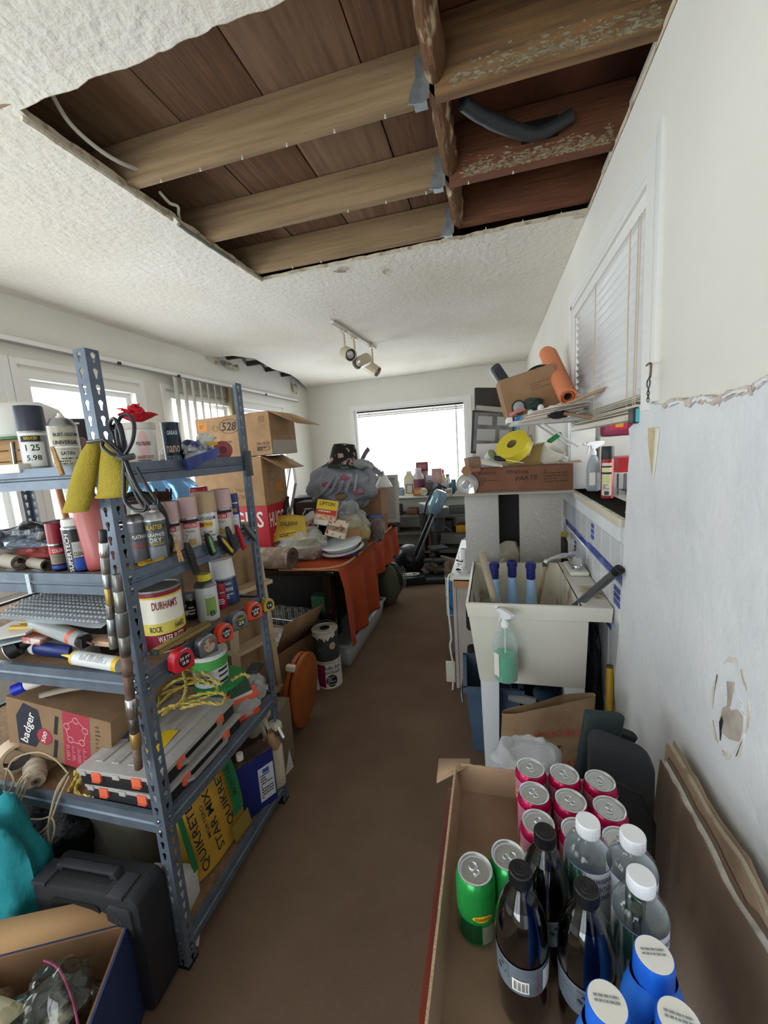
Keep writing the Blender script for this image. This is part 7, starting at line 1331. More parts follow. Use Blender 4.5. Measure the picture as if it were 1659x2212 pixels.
# black tool case in front of the shelf, teal bag, box of zip bags
TC = mat('#202125', .6, bump=(160, .3, .003)); t = thing('tool_case', 'black plastic power tool case standing on the carpet by the near post', 'case', (-1.14, .75, 0), (0, 0, 3)); MB().prism(rrect(.36, .38, .03, 5), -.052, .052, TRS((0, 0, .19), (90, 0, 0))).build('shell', TC, t, bev=.012, bseg=2)
MB().prism(rrect(.17, .06, .02, 4), -.056, .056, TRS((-.03, 0, .315), (90, 0, 0))).build('handle_recess', mat('#0f1012', .7), t); MB().prism(rrect(.08, .09, .015, 4), -.060, .060, TRS((.12, 0, .31), (90, 0, 0))).build('latch', mat('#2d2e33', .5), t, bev=.004); lettering('B', .03, DGREY, t, TRS((.12, -.0605, .31)))
MB().box((-.03, 0, .378), (.19, .055, .006)).build('handle_recess', mat('#0c0d0f', .7), t, bev=.002); MB().prism([(-.11, 0), (-.10, .022), (.10, .022), (.11, 0), (.085, 0), (.08, .012), (-.08, .012), (-.085, 0)], -.012, .012, TRS((-.03, 0, .379), (90, 0, 0))).build('grip', mat('#2a2b30', .5), t, bev=.003)
for x in (-.15, .11): MB().box((x, -.02, .378), (.05, .07, .014)).build('catch', mat('#303238', .5), t, bev=.004)
for z in (.08, .15): MB().prism(rrect(.28, .02, .008), -.055, .055, TRS((0, 0, z), (90, 0, 0))).build('rib', TC, t)
t = thing('teal_bag', 'teal fabric bag slumped at the picture edge below the fourth shelf', 'bag', (-1.50, .70, 0)); MB().ell((0, 0, .30), (.34, .20, .62), 40, 24, None, .35, 2.6, 3).build('bag', mat('#1f8f98', .85, bump=(60, .3), var=(5, '#187a84', .3, .7)), t, smooth=80); MB().tube(crv([(.12, -.08, .30), (.135, -.07, .2), (.12, -.08, .1)], 5), .006, 6).build('white_trim', PAPER, t)
t = thing('blue_carton', 'open blue carton filled with zip bags in the near corner of the floor', 'carton', (-1.10, .495, 0), (0, 0, 26)); BCm = mat('#24345c', .7, var=(8, '#4a2c40', .55, .7)); IN = mat('#7a5a40', .85)
for x, y, dx, dy in ((0, -.15, .36, .006), (0, .15, .36, .006), (-.18, 0, .006, .3), (.18, 0, .006, .3)):
    s = MB().box((x, y, .15), (dx, dy, .30)).build('side', BCm, t); MB().box((x*.965, y*.96, .15), (dx*.96, dy*.96, .296)).build('inner_face', IN, s)
MB().box((0, 0, .004), (.36, .3, .008)).build('base', BCm, t); MB().add([(-.18, .15, .30), (.18, .15, .30), (.19, .20, .34), (-.17, .22, .33)], [(0, 1, 2, 3)]).build('flap', mat('#9c7a54', .85), t, solid=.004); MB().add([(-.18, -.15, .30), (-.18, .15, .30), (-.24, .15, .27), (-.25, -.12, .25)], [(0, 1, 2, 3)]).build('flap', mat('#4a4e58', .8), t, solid=.004)
ZB = clear('#f2f4ee', .12, .5); 
for k, (x, y, z, sx, sy, sz, l, w) in enumerate([(-.06, -.03, .22, .22, .18, .16, 'cream', 'nearest the teal bag'), (.07, .02, .22, .17, .16, .15, 'grey', 'nearest the tool case'), (.02, -.08, .20, .20, .14, .12, 'dark', 'in front')]):
    M_ = Matrix.Rotation(R_(26), 4, 'Z') @ Vector((x, y, z+.055)); zt = thing('zip_bag', 'crumpled clear zip bag of '+l+' scraps in the blue carton, '+w, 'bag', Vector((-1.10, .495, 0))+M_.xyz, (0, 0, 30*k), 'zip bags in the blue carton')
    MB().ell((0, 0, 0), (sx, sy, sz), 34, 18, None, .4, 2.6, k+3).build('bag', ZB, zt, smooth=60); MB().ell((0, 0, -.01), (sx*.75, sy*.75, sz*.7), 20, 12, None, .5, 2.5, k+9).build('contents', mat(['#4a4a46', '#3a3c3a', '#1c1c1d'][k], .5, bump=(20, .7), var=(9, '#b5b3a6', .56, .66)), zt)
    if k == 1: MB().tube(crv([(-.05, .07, .05), (.0, .03, .06), (.05, -.03, .045), (.08, -.08, .0)], 6), .0028, 6).build('zip_strip', mat('#8a2c58', .4), zt)
    if k == 0: MB().grid(lambda u, v: (-.12+.2*u, -.02+.05*v+.03*u, .07+.03*math.sin(3*u)-.02*v), 10, 4).build('folded_strip', mat('#c2bb9c', .7), zt, solid=.003)
tag(MB().box((0, 0, .004), (.016, .03, .006)).build('paper_bit', PAPER, loc=U(425, 2035, z=.003), rot=(0, 0, 30)), 'tiny white paper scrap on the carpet by the near post', 'scrap')
# ================================================================ TABLE HEAP
TBZ = .75
t = thing('work_table', 'long black lacquered table carrying the heap of groceries and boxes', 'table', (-1.62, 3.34, 0)); LAC = mat('#17130f', .15, coat=.6)
MB().box((0, 0, TBZ-.02), (1.12, 1.72, .04)).build('table_top', LAC, t, bev=.012)
for a in (-.48, .48):
    for b in (-.78, .78): MB().box((a, b, .355), (.06, .06, .71)).build('leg', LAC, t, bev=.004)
OC = mat('#b0461f', .85, bump=(200, .3, .003), var=(4, '#9a3a18', .3, .7)); HEM = mat('#c08a5c', .85)
t = thing('orange_cloth', 'burnt orange cloth draped over the aisle edge of the table', 'cloth', (-1.05, 3.3, TBZ)); TX = -1.05
MB().grid(lambda u, v: (-.62+.635*u-.12*(1-u)*(1-v), -.80+1.70*v-.03*nz((u*3, v*4, 1)), .004+.003*nz((u*6, v*9, 2))), 14, 40).build('top_sheet', OC, t, solid=.002)
def drape(y0, y1, zb, amp, off, seed):
    def f(u, v):
        y = y0+(y1-y0)*u; fold = amp*math.sin(u*17+seed)*(v**.7)+.6*amp*nz((u*6, v*2, seed))*v
        return (.017+off*min(1, v*4)+fold+.02*v, y-3.3+.012*math.sin(u*11)*v, .006-(.006+TBZ-zb+.012*nz((u*4, 0, seed)))*v)
    return MB().grid(f, 60, 24).build('drape', OC, t, smooth=80, solid=.002)
drape(2.50, 3.38, .20, .028, .02, 1); drape(3.36, 4.2, .44, .018, .012, 5)
MB().grid(lambda u, v: (-.55+.57*u, -.80+.02*v-.05*math.sin(u*3)*u, .010-.02*v*u), 20, 2).build('front_hem', HEM, t, solid=.004)
MB().tube(crv([(-.42, -.815, .006), (-.12, -.80, .008), (.02, -.70, .012), (.035, -.4, .010), (.03, 0, .012), (.04, .4, .010), (.035, .85, .010)], 8), .010, 6).build('edge_hem', HEM, t)
# rug roll
a, b = U(500, 1214, y=2.53), U(632, 1205, y=2.50); t = thing('rug_roll', 'rolled floral rug lying on the near end of the table', 'rug', (a.x, 2.53, TBZ+.082), aim(Vector((b.x, 2.50, TBZ+.082))-Vector((a.x, 2.53, TBZ+.082)))); L_ = b.x-a.x
MB().lathe([(.05, 0), (.078, 0), (.078, L_), (.05, L_), (.05, 0)], 32).build('roll', mat('#7d6a5c', .95, bump=(150, .5), var=(14, '#a08d7c', .48, .6)), t)
MB().tube([((.078-.0011*k*.55)*math.cos(k*.35), (.078-.0011*k*.55)*math.sin(k*.35), L_+.001) for k in range(46)], .003, 5).build('spiral_edge', mat('#5a4a40', .95), t)
# ---- boxes
def carton(label, c, s, rot=(0, 0, 0), m=CARD, flaps=(), nm='carton', tape_=True, open_=False):
    t = thing(nm, label, 'carton', c, rot); w, d, h = s
    if open_:
        MB().box((0, 0, .004), (w, d, .008)).build('base', m, t)
        for x, y, dx, dy in ((0, -d/2, w, .005), (0, d/2, w, .005), (-w/2, 0, .005, d), (w/2, 0, .005, d)): MB().box((x, y, h/2), (dx, dy, h)).build('side', m, t)
    else: MB().box((0, 0, h/2), s).build('body', m, t, bev=.003)
    for side, L_, ang in flaps:      # side: x+,x-,y+,y- ; flap length and angle above horizontal
        co, si = L_*math.cos(R_(ang)), L_*math.sin(R_(ang))
        q = {'x+': [(w/2, -d/2, h), (w/2, d/2, h), (w/2+co, d/2, h+si), (w/2+co, -d/2, h+si)], 'x-': [(-w/2, -d/2, h), (-w/2, d/2, h), (-w/2-co, d/2, h+si), (-w/2-co, -d/2, h+si)],
             'y-': [(-w/2, -d/2, h), (w/2, -d/2, h), (w/2, -d/2-co, h+si), (-w/2, -d/2-co, h+si)], 'y+': [(-w/2, d/2, h), (w/2, d/2, h), (w/2, d/2+co, h+si), (-w/2, d/2+co, h+si)]}[side]
        MB().add(q, [(0, 1, 2, 3)]).build('flap', m, t, solid=.004)
    return t
HR = mat('#b3202b', .5); h1 = carton('red diaper carton with white lettering on the table behind the rug', (-1.90, 2.80, TBZ+.001), (.60, .34, .44), m=HR)
lettering('HUGGIES', .12, PAPER, h1, TRS((.0, -.1712, .34)), w=.52); lettering('HUGGIES', .11, PAPER, h1, TRS((.3012, 0, .33), (0, 0, 90)), w=.30); plate(.03, .04, PAPER, h1, TRS((.3012, -.1, .2), (0, 0, 90)), 'print_mark'); MB().box((0, 0, .4405), (.58, .32, .001)).build('kraft_top', CARD, h1)
h2 = carton('tall tan carton with orange stamp standing on the diaper carton', (-1.90, 2.80, TBZ+.443), (.58, .33, .36), flaps=[('x+', .20, -30), ('x-', .2, -20)], open_=True)
OS = mat('#c9823c', .8); IKC = mat('#7a5c3c', .85); plate(.08, .07, OS, h2, TRS((.2925, .06, .12), (0, 0, 90)), 'orange_stamp'); fineprint(.1, .1, 5, IKC, h2, TRS((.2928, -.06, .2), (0, 0, 90)), fill=.35); lettering('WORLD', .03, IKC, h2, TRS((.12, -.1675, .07), (0, 180, 0)), w=.13); lettering('CENTRIC', .026, IKC, h2, TRS((.12, -.1675, .12), (0, 180, 0)), w=.14); plate(.15, .1, mat('#c99a52', .8), h2, TRS((.12, -.1672, .095)), 'print_panel'); fineprint(.04, .05, 3, IKC, h2, TRS((.2928, -.1, .32), (0, 0, 90)), fill=.5)
h3 = carton('wide tan carton with circled handwritten number on top of the stack', (-1.80, 2.80, 1.556), (.62, .35, .30), rot=(0, 0, -2), flaps=[('x+', .24, -26)], open_=True); h3.rotation_euler.y = R_(-1)
lettering('528', .06, INK, h3, TRS((-.02, -.1785, .225), (0, 2, 0)), w=.12, shear=.2); MB().tube([(-.02+.085*math.cos(s), -.179, .225+.05*math.sin(s)) for s in [i*.262 for i in range(24)]], .0013, 4, closed=True).build('pen_circle', INK, h3)
plate(.08, .055, OS, h3, TRS((-.25, -.1782, .24)), 'orange_stamp'); fineprint(.055, .03, 3, mat('#8a4a1c', .8), h3, TRS((-.25, -.1784, .24)), fill=.6); lettering('CPL-CS-13', .02, INK, h3, TRS((.24, -.1785, .08)), w=.1); fr(MB(), 'y', -.179, .0006, .19, .29, .03, .06, .003).build('print_frame', INK, h3); fineprint(.09, .022, 2, INK, h3, TRS((.24, -.1785, .045)), fill=.8); lettering('RECYCLABLE', .014, INK, h3, TRS((-.2, -.1785, .155)), w=.12); lettering('80-24 OZ COLD CUP', .015, INK, h3, TRS((-.1, -.1785, .115)), w=.17); plate(.045, .045, mat('#8b6c48', .8), h3, TRS((.25, -.1784, .25)), 'code_panel'); MB().tube([(-.14+.022*math.cos(s), -.179, .22+.022*math.sin(s)) for s in [i*.393 for i in range(16)]], .001, 4, closed=True).build('round_stamp', IKC, h3)
MB().box((.312, 0, .05), (.003, .34, .1)).build('clear_tape', film('#d5cfc4', .1, .4), h3)
c1 = carton('brown carton under the open-flapped carton on the table', (-1.20, 3.72, TBZ+.004), (.34, .34, .19), m=mat('#9a7458', .85)); c2 = carton('brown carton with open white-lined flaps and a shipping label', (-1.19, 3.66, TBZ+.196), (.40, .36, .25), rot=(0, 0, 4), m=mat('#a17a5c', .85), open_=True)
MB().add([(-.2, -.18, .25), (.2, -.18, .25), (.16, -.36, .30), (-.12, -.34, .31)], [(0, 1, 2, 3)]).build('white_flap', mat('#d6cfc8', .7), c2, solid=.004); MB().add([(-.2, -.18, .25), (-.2, .18, .25), (-.1, .16, .42), (-.1, -.14, .40)], [(0, 1, 2, 3)]).build('flap', mat('#8a6a50', .85), c2, solid=.004); plate(.06, .1, PAPER, c2, TRS((.2008, -.06, .14), (0, 0, 90)), 'shipping_label'); fineprint(.05, .05, 5, INK, c2, TRS((.2012, -.06, .13), (0, 0, 90)))
MB().box((0, 0, .24), (.39, .35, .006)).build('inner_flap', mat('#b39a84', .8), c2)
# ---- groceries
p = U(648, 1150, y=2.80); t = thing('pasta_bag', 'clear bag of pale pasta with yellow printed top leaning on the diaper carton', 'bag', (p.x, 2.80, TBZ+.006), (0, 0, 12)); MB().ell((0, 0, .10), (.40, .26, .22), 36, 18, None, .18, 2.2, 3).build('pasta', mat('#b5a183', .7, bump=(60, 1, .02), var=(30, '#cbbb9c', .4, .6)), t, smooth=80); MB().ell((0, -.01, .105), (.43, .29, .235), 36, 18, None, .3, 3, 5).build('film', FILM, t); MB().grid(lambda u, v: (-.19+.27*u-.03*v, -.10+.11*v+.02*nz((u*4, v*3, 1)), .15+.17*v+.02*math.sin(u*3.1)), 18, 10).build('yellow_header', mat('#c9a637', .5, bump=(14, .5)), t, solid=.002)
lettering('GALBANI', .035, INK, t, TRS((-.06, -.07, .285), (-33, 0, 0)), w=.13); fineprint(.16, .03, 2, INK, t, TRS((-.05, -.10, .21), (-33, -6, 0)))
tag(MB().tube([U(612, 1125, y=2.86), U(622, 1072, y=2.9)], [.02, .012], 8).build('spatula', BLACK), 'black spatula handle stuck in the pasta bag', 'spatula')
p = U(738, 1166, y=2.86); t = thing('foil_dish', 'round white foil dish with plate lid on the orange cloth', 'dish', (p.x, 2.86, TBZ+.075), (9, -5, 0)); MB().lathe([(0, 0), (.13, 0), (.145, .03), (.16, .034), (.15, .04), (.12, .038), (0, .034)], 40).build('dish', mat('#cfd6da', .4), t); MB().lathe([(.165, -.012), (.17, -.008), (.15, .004)], 40).build('foil_rim', mat('#c9cccd', .3, .6), t)
tag(MB().box((0, 0, .032), (.26, .20, .062)).build('cracker_box', mat('#7a1f2a', .5, var=(9, '#23306a', .5, .56)), loc=(p.x-.01, 2.88, TBZ+.006), rot=(0, 0, 8), bev=.003), 'red and blue flat carton under the foil dish', 'carton')
def packet(label, px, y, w, h, rot, bands_, nm='food_packet'):
    t = thing(nm, label, 'packet', U(*px, y=y), rot); MB().prism(rrect(w, h, .006), -.012, .012, TRS((0, 0, 0), (90, 0, 0))).build('packet', PAPER, t, bev=.005)
    for z0, z1, m in bands_: plate(w*.98, (z1-z0)*h, m, t, TRS((0, -.0128, ((z0+z1)/2-.5)*h)), 'printed_band')
    return t
t = packet('yellow and red soup packet standing on the groceries', (705, 1108), 2.92, .17, .20, (-18, 10, 6), [(.62, 1, mat('#e0c21c', .4)), (.42, .62, mat('#c5301f', .4)), (.2, .42, mat('#c98a4a', .5, var=(40, '#d9d2b8', .4, .6)))]); lettering('LIPTON', .03, INK, t, TRS((0, -.0132, .07)), w=.12); fineprint(.12, .02, 1, PAPER, t, TRS((0, -.0132, .01)))
packet('vegetable soup packet lying below the yellow one', (728, 1142), 2.86, .16, .14, (-30, 14, 4), [(0, 1, mat('#d6cbb4', .5, var=(30, '#b5352a', .52, .6))), (.3, .6, mat('#6f9a4a', .5, var=(40, '#d9d2b8', .5, .6)))])
packet('red and clear snack packet beside the soup packets', (668, 1130), 2.98, .14, .16, (-30, -30, 0), [(0, .6, mat('#a83a40', .4, var=(20, '#cfcac4', .5, .6)))])
p = U(752, 1110, y=3.05); t = thing('chip_bag', 'clear plastic bag of yellow chips behind the soup packets', 'bag', (p.x, 3.08, TBZ+.006)); MB().ell((0, 0, .13), (.30, .22, .28), 30, 18, None, .3, 3, 2).build('chips', mat('#c2a05e', .7, bump=(30, 1, .03), var=(16, '#d9c48c', .42, .6)), t); MB().ell((-.02, 0, .19), (.33, .25, .40), 36, 20, None, .3, 2.6, 6).build('film', FILM, t)
carton('small tan cookie carton in front of the chip bag', (U(762, 1130, y=2.98).x, 2.99, TBZ+.10), (.12, .07, .09), rot=(0, -8, 20), m=mat('#b3875a', .7)); tag(MB().box((0, 0, .05), (.2, .12, .09)).build('flat_box', mat('#6d5a48', .8), loc=(U(762, 1130, y=2.98).x-.02, 3.02, TBZ+.006), bev=.003), 'dark flat carton beneath the cookie carton', 'carton')
p = U(808, 1118, y=3.28); t = thing('bean_bag', 'zip bag of dark red beans with blue seal by the brown cartons', 'bag', (p.x, 3.30, TBZ+.006)); MB().ell((0, 0, .11), (.15, .10, .22), 24, 16, None, .15, 2, 2).build('beans', mat('#4a1f1e', .35, bump=(70, 1, .02), var=(60, '#8a5048', .5, .65)), t); MB().ell((0, 0, .115), (.165, .12, .24), 24, 16, None, .25, 3, 4).build('film', FILMT, t); MB().box((0, 0, .225), (.14, .012, .03)).build('blue_seal', mat('#3a55a0', .4), t, bev=.003)
# ---- clothes bundle, floral fabric, gloves
p = U(738, 1030, y=3.35); t = thing('tie_dye_clothes', 'heap of grey-blue tie-dyed clothes on top of the cartons', 'clothes', (p.x, 3.36, 1.075)); TD = mat('#a9afbb', .9, bump=(30, .5, .02), var=(5, '#828897', .35, .7))
MB().ell((0, 0, .18), (.56, .40, .44), 48, 26, None, .3, 2.1, 4).build('shirt', TD, t, smooth=80)
for k, (a, b, c_) in enumerate(((-.08, .20, '#a8606c'), (.1, .25, '#a8606c'), (.20, .14, '#a5666f'), (.04, .10, '#a07850'))): MB().ell((a, -.175, b), (.11, .05, .06), 14, 8, None, .3, 3, k).build('dye_patch', mat(c_, .9, var=(14, '#8a8088', .5, .7)), t, smooth=80)
for k in range(5): MB().tube(crv([(-.22+.1*k, -.16, .08+.03*k), (-.1+.07*k, -.21, .15), (.0+.05*k, -.17, .28)], 6), .012, 7).build('fold', TD, t)
p = U(738, 968, y=3.35); t = thing('floral_hat', 'black floral printed bucket hat on top of the clothes heap', 'hat', (p.x+.0, 3.36, 1.41), tilt(20, 6)); FLO = mat('#1d1e1e', .8, var=(15, '#c9a4a8', .55, .60, 3)); MB().lathe([(.17, .0), (.15, .03), (.125, .06), (.105, .17), (.09, .20), (0, .21)], 34).build('crown', FLO, t); MB().lathe([(.15, .03), (.19, .005), (.195, .0), (.19, .0)], 34).build('brim', mat('#2a2c2a', .8, var=(14, '#5f8a78', .56, .6)), t)
t = thing('work_glove', 'grey knitted work glove on the clothes heap', 'glove', U(778, 1003, y=3.30), (0, 0, -20)); t.scale = (1.4, 1.6, 1.8); MB().ell((0, 0, 0), (.14, .07, .05), 18, 10, None, .25, 3, 1).build('palm', mat('#97989a', .95, bump=(120, .6)), t)
for k in range(4): MB().tube(crv([(.05, -.025+.018*k, 0), (.10, -.03+.02*k, -.006-.012*k), (.13, -.035+.024*k, -.02-.01*k)], 4), .012, 7).build('finger', mat('#97989a', .95, bump=(120, .6)), t)
MB().tube(crv([(-.01, .02, .01), (.01, .04, .05), (.03, .05, .07)], 4), .012, 7).build('thumb', mat('#6e6f70', .95), t)
carton('dark carton hidden under the clothes heap', (-1.50, 3.40, TBZ+.002), (.36, .34, .38), m=mat('#57483d', .85))
# ---- coffee maker, plate stack, black bins, screen frame, picture
p = U(672, 1110, y=3.1); t = thing('coffee_maker', 'black drip coffee maker on the table', 'coffee maker', (p.x, 3.12, TBZ+.002), (0, 0, 15)); MB().box((0, .06, .17), (.16, .08, .34)).build('tower', BLACK, t, bev=.012); MB().box((0, 0, .015), (.16, .2, .03)).build('base', BLACK, t, bev=.006); MB().lathe([(.06, .22), (.075, .23), (.078, .30), (.05, .345), (0, .35)], 26, TRS((0, -.02, 0))).build('brew_head', mat('#202125', .2, coat=.5), t); MB().lathe([(.04, .04), (.062, .06), (.06, .13), (.04, .155), (.04, .16)], 24, TRS((0, -.03, 0))).build('carafe', clear('#6a6660', .04, .3), t); MB().tube(crv([(.06, -.03, .07), (.1, -.03, .09), (.1, -.03, .14), (.05, -.03, .15)], 5), .008, 7).build('handle', BLACK, t); MB().box((.05, -.085, .27), (.03, .01, .05)).build('chrome_badge', CHROME, t)
p = U(640, 1100, y=3.05); t = thing('plate_stack', 'stack of dark blue rimmed plates beside the coffee maker', 'plates', (p.x, 3.10, TBZ+.002))
for k in range(9): MB().lathe([(0, 0), (.06, 0), (.10, .012), (.10, .016), (.06, .006), (0, .006)], 28).build('plate', mat('#2c3350', .3) if k % 2 else mat('#b9bdc6', .3), t, (.004*(k % 3), 0, .003+.019*k))
for k, (x, w) in enumerate(((-1.62, 'nearest the coffee maker'), (-1.40, 'farther along the table'))): tag(MB().box((0, 0, .20), (.18, .24, .40), taper=(1.08, 1.08)).build('black_bin', mat('#1f2126', .4), loc=(x-.12, 3.55+.1*k, TBZ+.002), rot=(0, 0, 12), bev=.008), 'tall black plastic bin behind the coffee maker, '+w, 'bin', 'black bins on the table')
t = thing('window_screen', 'aluminium framed window screen leaning behind the stacked cartons', 'screen', (-1.90, 3.30, TBZ+.002), (0, 0, -62)); fr(MB(), 'y', 0, .02, -.35, .35, 0, .72, .022).build('frame', mat('#c9c9c6', .35, .6), t, rot=(-14, 16, 0)); plate(.66, .68, film('#bfc4c4', .3, .35), t, TRS((0, 0, .36)) , 'mesh_panel').rotation_euler = (R_(-14), R_(16), 0)
p = U(822, 1020, y=4.05); t = thing('framed_picture', 'white framed picture standing on the table before the far window', 'picture', (p.x, 4.08, TBZ+.03), (-8, 0, 6)); fr(MB(), 'y', 0, .03, -.16, .16, 0, .50, .035).build('frame', mat('#bdbcb4', .5), t); plate(.26, .44, mat('#a8aaa6', .5), t, TRS((0, 0, .25)), 'mount'); plate(.14, .2, mat('#8a7fa6', .5, var=(18, '#d6d2dc', .45, .6)), t, TRS((-.02, -.003, .2)), 'print'); lettering('HAWAII', .03, mat('#4a3f78', .5), t, TRS((-.02, -.004, .24)), w=.12)
tag(MB().box((0, 0, .015), (.3, .2, .028)).build('black_box', BLACK, loc=(p.x, 4.06, TBZ+.002), bev=.003), 'flat black case under the white framed picture', 'case')
t = thing('white_funnel', 'white plastic funnel upside down in the open carton', 'funnel', U(828, 1040, y=3.72)-Vector((0, 0, .05)), (0, 0, 0)); MB().lathe([(.085, 0), (.08, .01), (.03, .10), (.015, .115), (.012, .15), (0, .15)], 26).build('cone', WPLAST, t)
# ================================================================ UNDER AND BESIDE THE TABLE
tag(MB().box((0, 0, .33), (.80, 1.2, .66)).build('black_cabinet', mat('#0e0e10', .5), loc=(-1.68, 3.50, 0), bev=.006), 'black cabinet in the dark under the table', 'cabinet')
t = carton('open brown carton with hats on the carpet before the table', (-1.52, 2.36, 0), (.44, .36, .30), rot=(0, 0, -16), m=CARD2, flaps=[('x+', .26, 62), ('y-', .10, -75)], open_=True, nm='hat_carton')
t = thing('felt_hat', 'grey felt hat lying in the open hat carton', 'hat', (-1.55, 2.34, .26), (10, -8, 30)); MB().lathe([(.17, .012), (.15, .0), (.09, .004), (.08, .06), (.05, .085), (0, .08)], 30).build('hat', mat('#8b8784', .9), t, solid=.003)
tag(MB().ell((0, 0, 0), (.2, .14, .09), 24, 12, None, .4, 3, 3).build('grey_cloth', mat('#a8a2a2', .9, bump=(30, .6)), loc=(-1.42, 2.30, .30)), 'pale grey cloth crumpled beside the felt hat', 'cloth')
t = thing('wire_rack', 'white wire rack with bottles behind the hat carton', 'rack', (-1.50, 2.66, .30), (0, 0, -8))
for k in range(7): MB().tube([(-.18+.06*k, -.05, -.02), (-.18+.06*k, -.05, .12), (-.16+.06*k, -.05, .12), (-.16+.06*k, -.05, -.02)], .003, 5).build('wire', mat('#c9c8c4', .4, .5), t)
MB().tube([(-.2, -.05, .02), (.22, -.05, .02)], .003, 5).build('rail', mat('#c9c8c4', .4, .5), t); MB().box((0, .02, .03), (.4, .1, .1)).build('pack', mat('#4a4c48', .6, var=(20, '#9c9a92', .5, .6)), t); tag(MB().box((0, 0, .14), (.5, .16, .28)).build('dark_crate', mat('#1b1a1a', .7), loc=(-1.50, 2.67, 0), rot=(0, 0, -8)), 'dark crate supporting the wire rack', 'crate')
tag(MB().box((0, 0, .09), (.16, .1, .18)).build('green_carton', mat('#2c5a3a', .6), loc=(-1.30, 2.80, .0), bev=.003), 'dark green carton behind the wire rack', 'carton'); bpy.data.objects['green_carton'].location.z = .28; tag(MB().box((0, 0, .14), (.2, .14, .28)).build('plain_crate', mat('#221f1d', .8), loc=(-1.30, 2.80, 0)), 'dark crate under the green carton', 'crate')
def paintcan(label, c, r, h, m, nm='paint_can'):
    t = thing(nm, label, 'paint can', c, (0, 0, facing(c))); MB().lathe([(0, .003), (r*.97, 0), (r*1.01, .003), (r, .008), (r, h-.012)], 32).build('body', m, t); MB().lathe([(r, h-.013), (r*1.02, h-.011), (r*1.02, h-.003), (r*.97, h), (r*.93, h-.003), (r*.92, h-.008), (r*.84, h-.008), (r*.82, h-.004), (0, h-.004)], 32).build('lid', mat('#b9b2a8', .45, .3, var=(14, '#d8d2c6', .5, .6)), t); MB().tube(crv([(-r*1.02, 0, h*.8), (-r*.8, .03, h*1.06), (0, .045, h*1.16), (r*.8, .03, h*1.06), (r*1.02, 0, h*.8)], 5), .002, 5).build('bail', STEEL, t); return t
p = U(714, 1474, z=0); pcn = paintcan('white primer paint can with maroon panel on the carpet at the table corner', p, .083, .19, mat('#d6d2cc', .45)); band(.083, .012, .17, -80, -20, mat('#7a1540', .45), pcn, 'maroon_panel'); lettering('Bulls Eye', .032, INK, pcn, cyl=.084, a=16, z=.145, w=.12); lettering('WATER-BASE', .022, INK, pcn, cyl=.084, a=16, z=.115, w=.11); MB().grid(lambda u, v: (.0838*math.sin(R_(8+26*math.cos(6.283*u)*v)), -.0838*math.cos(R_(8+26*math.cos(6.283*u)*v)), .058+.042*math.sin(6.283*u)*v), 24, 3).build('round_panel', INK, pcn); fineprint(.055, .06, 6, PAPER, pcn, cyl=.0842, a=8, z=.058, fill=.4); MB().lathe([(.0, .182), (.045, .187), (.02, .1895), (0, .19)], 22).build('lid_emboss', mat('#8a857c', .5), pcn)
p2 = Vector((p.x-.012, p.y+.01, .192)); pc2 = paintcan('dark green-grey paint can with white drips stacked on the primer can', p2, .086, .20, mat('#39423f', .5, var=(3, '#2d3532', .4, .7))); MB().grid(lambda u, v: (.0866*math.sin(R_(-75+120*u)), -.0866*math.cos(R_(-75+120*u)), .193-(.03+.045*abs(nz((u*4, 3, 0), 2))+.02*nz((u*14, 1, 1)))*v), 50, 2).build('paint_drip', mat('#d8d2c4', .5), pc2); MB().grid(lambda u, v: (.087*math.sin(R_(28+15*math.cos(6.283*u)*v)), -.087*math.cos(R_(28+15*math.cos(6.283*u)*v)), .10+.024*math.sin(6.283*u)*v), 22, 2).build('cream_disc', mat('#b9a58c', .5), pc2); fineprint(.06, .03, 3, mat('#5f6a66', .6), pc2, cyl=.0865, a=-20, z=.08)
MB().lathe([(0, .197), (.03, .197), (.034, .199), (.02, .1995)], 20).build('black_centre', BLACK, pc2)
p = U(668, 1496, z=0); t = carton('white and green hardware carton standing on the carpet beside the primer can', (p.x-.02, p.y+.05, 0), (.13, .11, .20), rot=(0, -4, 30), m=mat('#c9c6be', .6)); MB().box((0, 0, .2005), (.131, .111, .003)).build('green_top', mat('#2f5a40', .5), t); MB().box((.0655, .03, .1), (.001, .03, .2)).build('green_edge', mat('#2f5a40', .5), t); MB().prism(circ(.016, 18), 0, .0006, TRS((.01, -.0555, .165), (90, 0, 0))).build('red_logo', RED, t); fineprint(.09, .1, 7, INK, t, TRS((0, -.056, .08)), fill=.25)
# toilet seat
OW = mat('#a85a22', .35, coat=.3, var=(5, '#96491a', .3, .7), bump=(60, .05)); t = thing('toilet_seat', 'orange-brown wooden toilet seat and lid standing on edge by the far post', 'toilet seat', (-1.085, 1.93, .006), tilt(10, 5, 90))
ov = [(.165*math.cos(a)*(1+.06*math.sin(a)), .215*math.sin(a)) for a in [i*2*math.pi/40 for i in range(40)]]
MB().prism(ov, -.012, .012, TRS((0, 0, .218), (90, 0, 0))).build('lid', OW, t, bev=.006); inn = [(x*.66, y*.64) for x, y in ov]; n = len(ov); mb = MB()
for z0 in (-.011, .011): mb.add([(x, y, z0) for x, y in ov+inn], [(i, (i+1) % n, n+(i+1) % n, n+i) for i in range(n)], TRS((0, .034, .213), (90, 0, 0)))
for P in (ov, inn): mb.add([(x, y, -.011) for x, y in P]+[(x, y, .011) for x, y in P], [(i, (i+1) % n, n+(i+1) % n, n+i) for i in range(n)], TRS((0, .034, .213), (90, 0, 0)))
mb.build('seat_ring', OW, t); MB().box((-.1, .03, .4), (.03, .05, .03)).build('hinge', BEIGE, t, bev=.004)
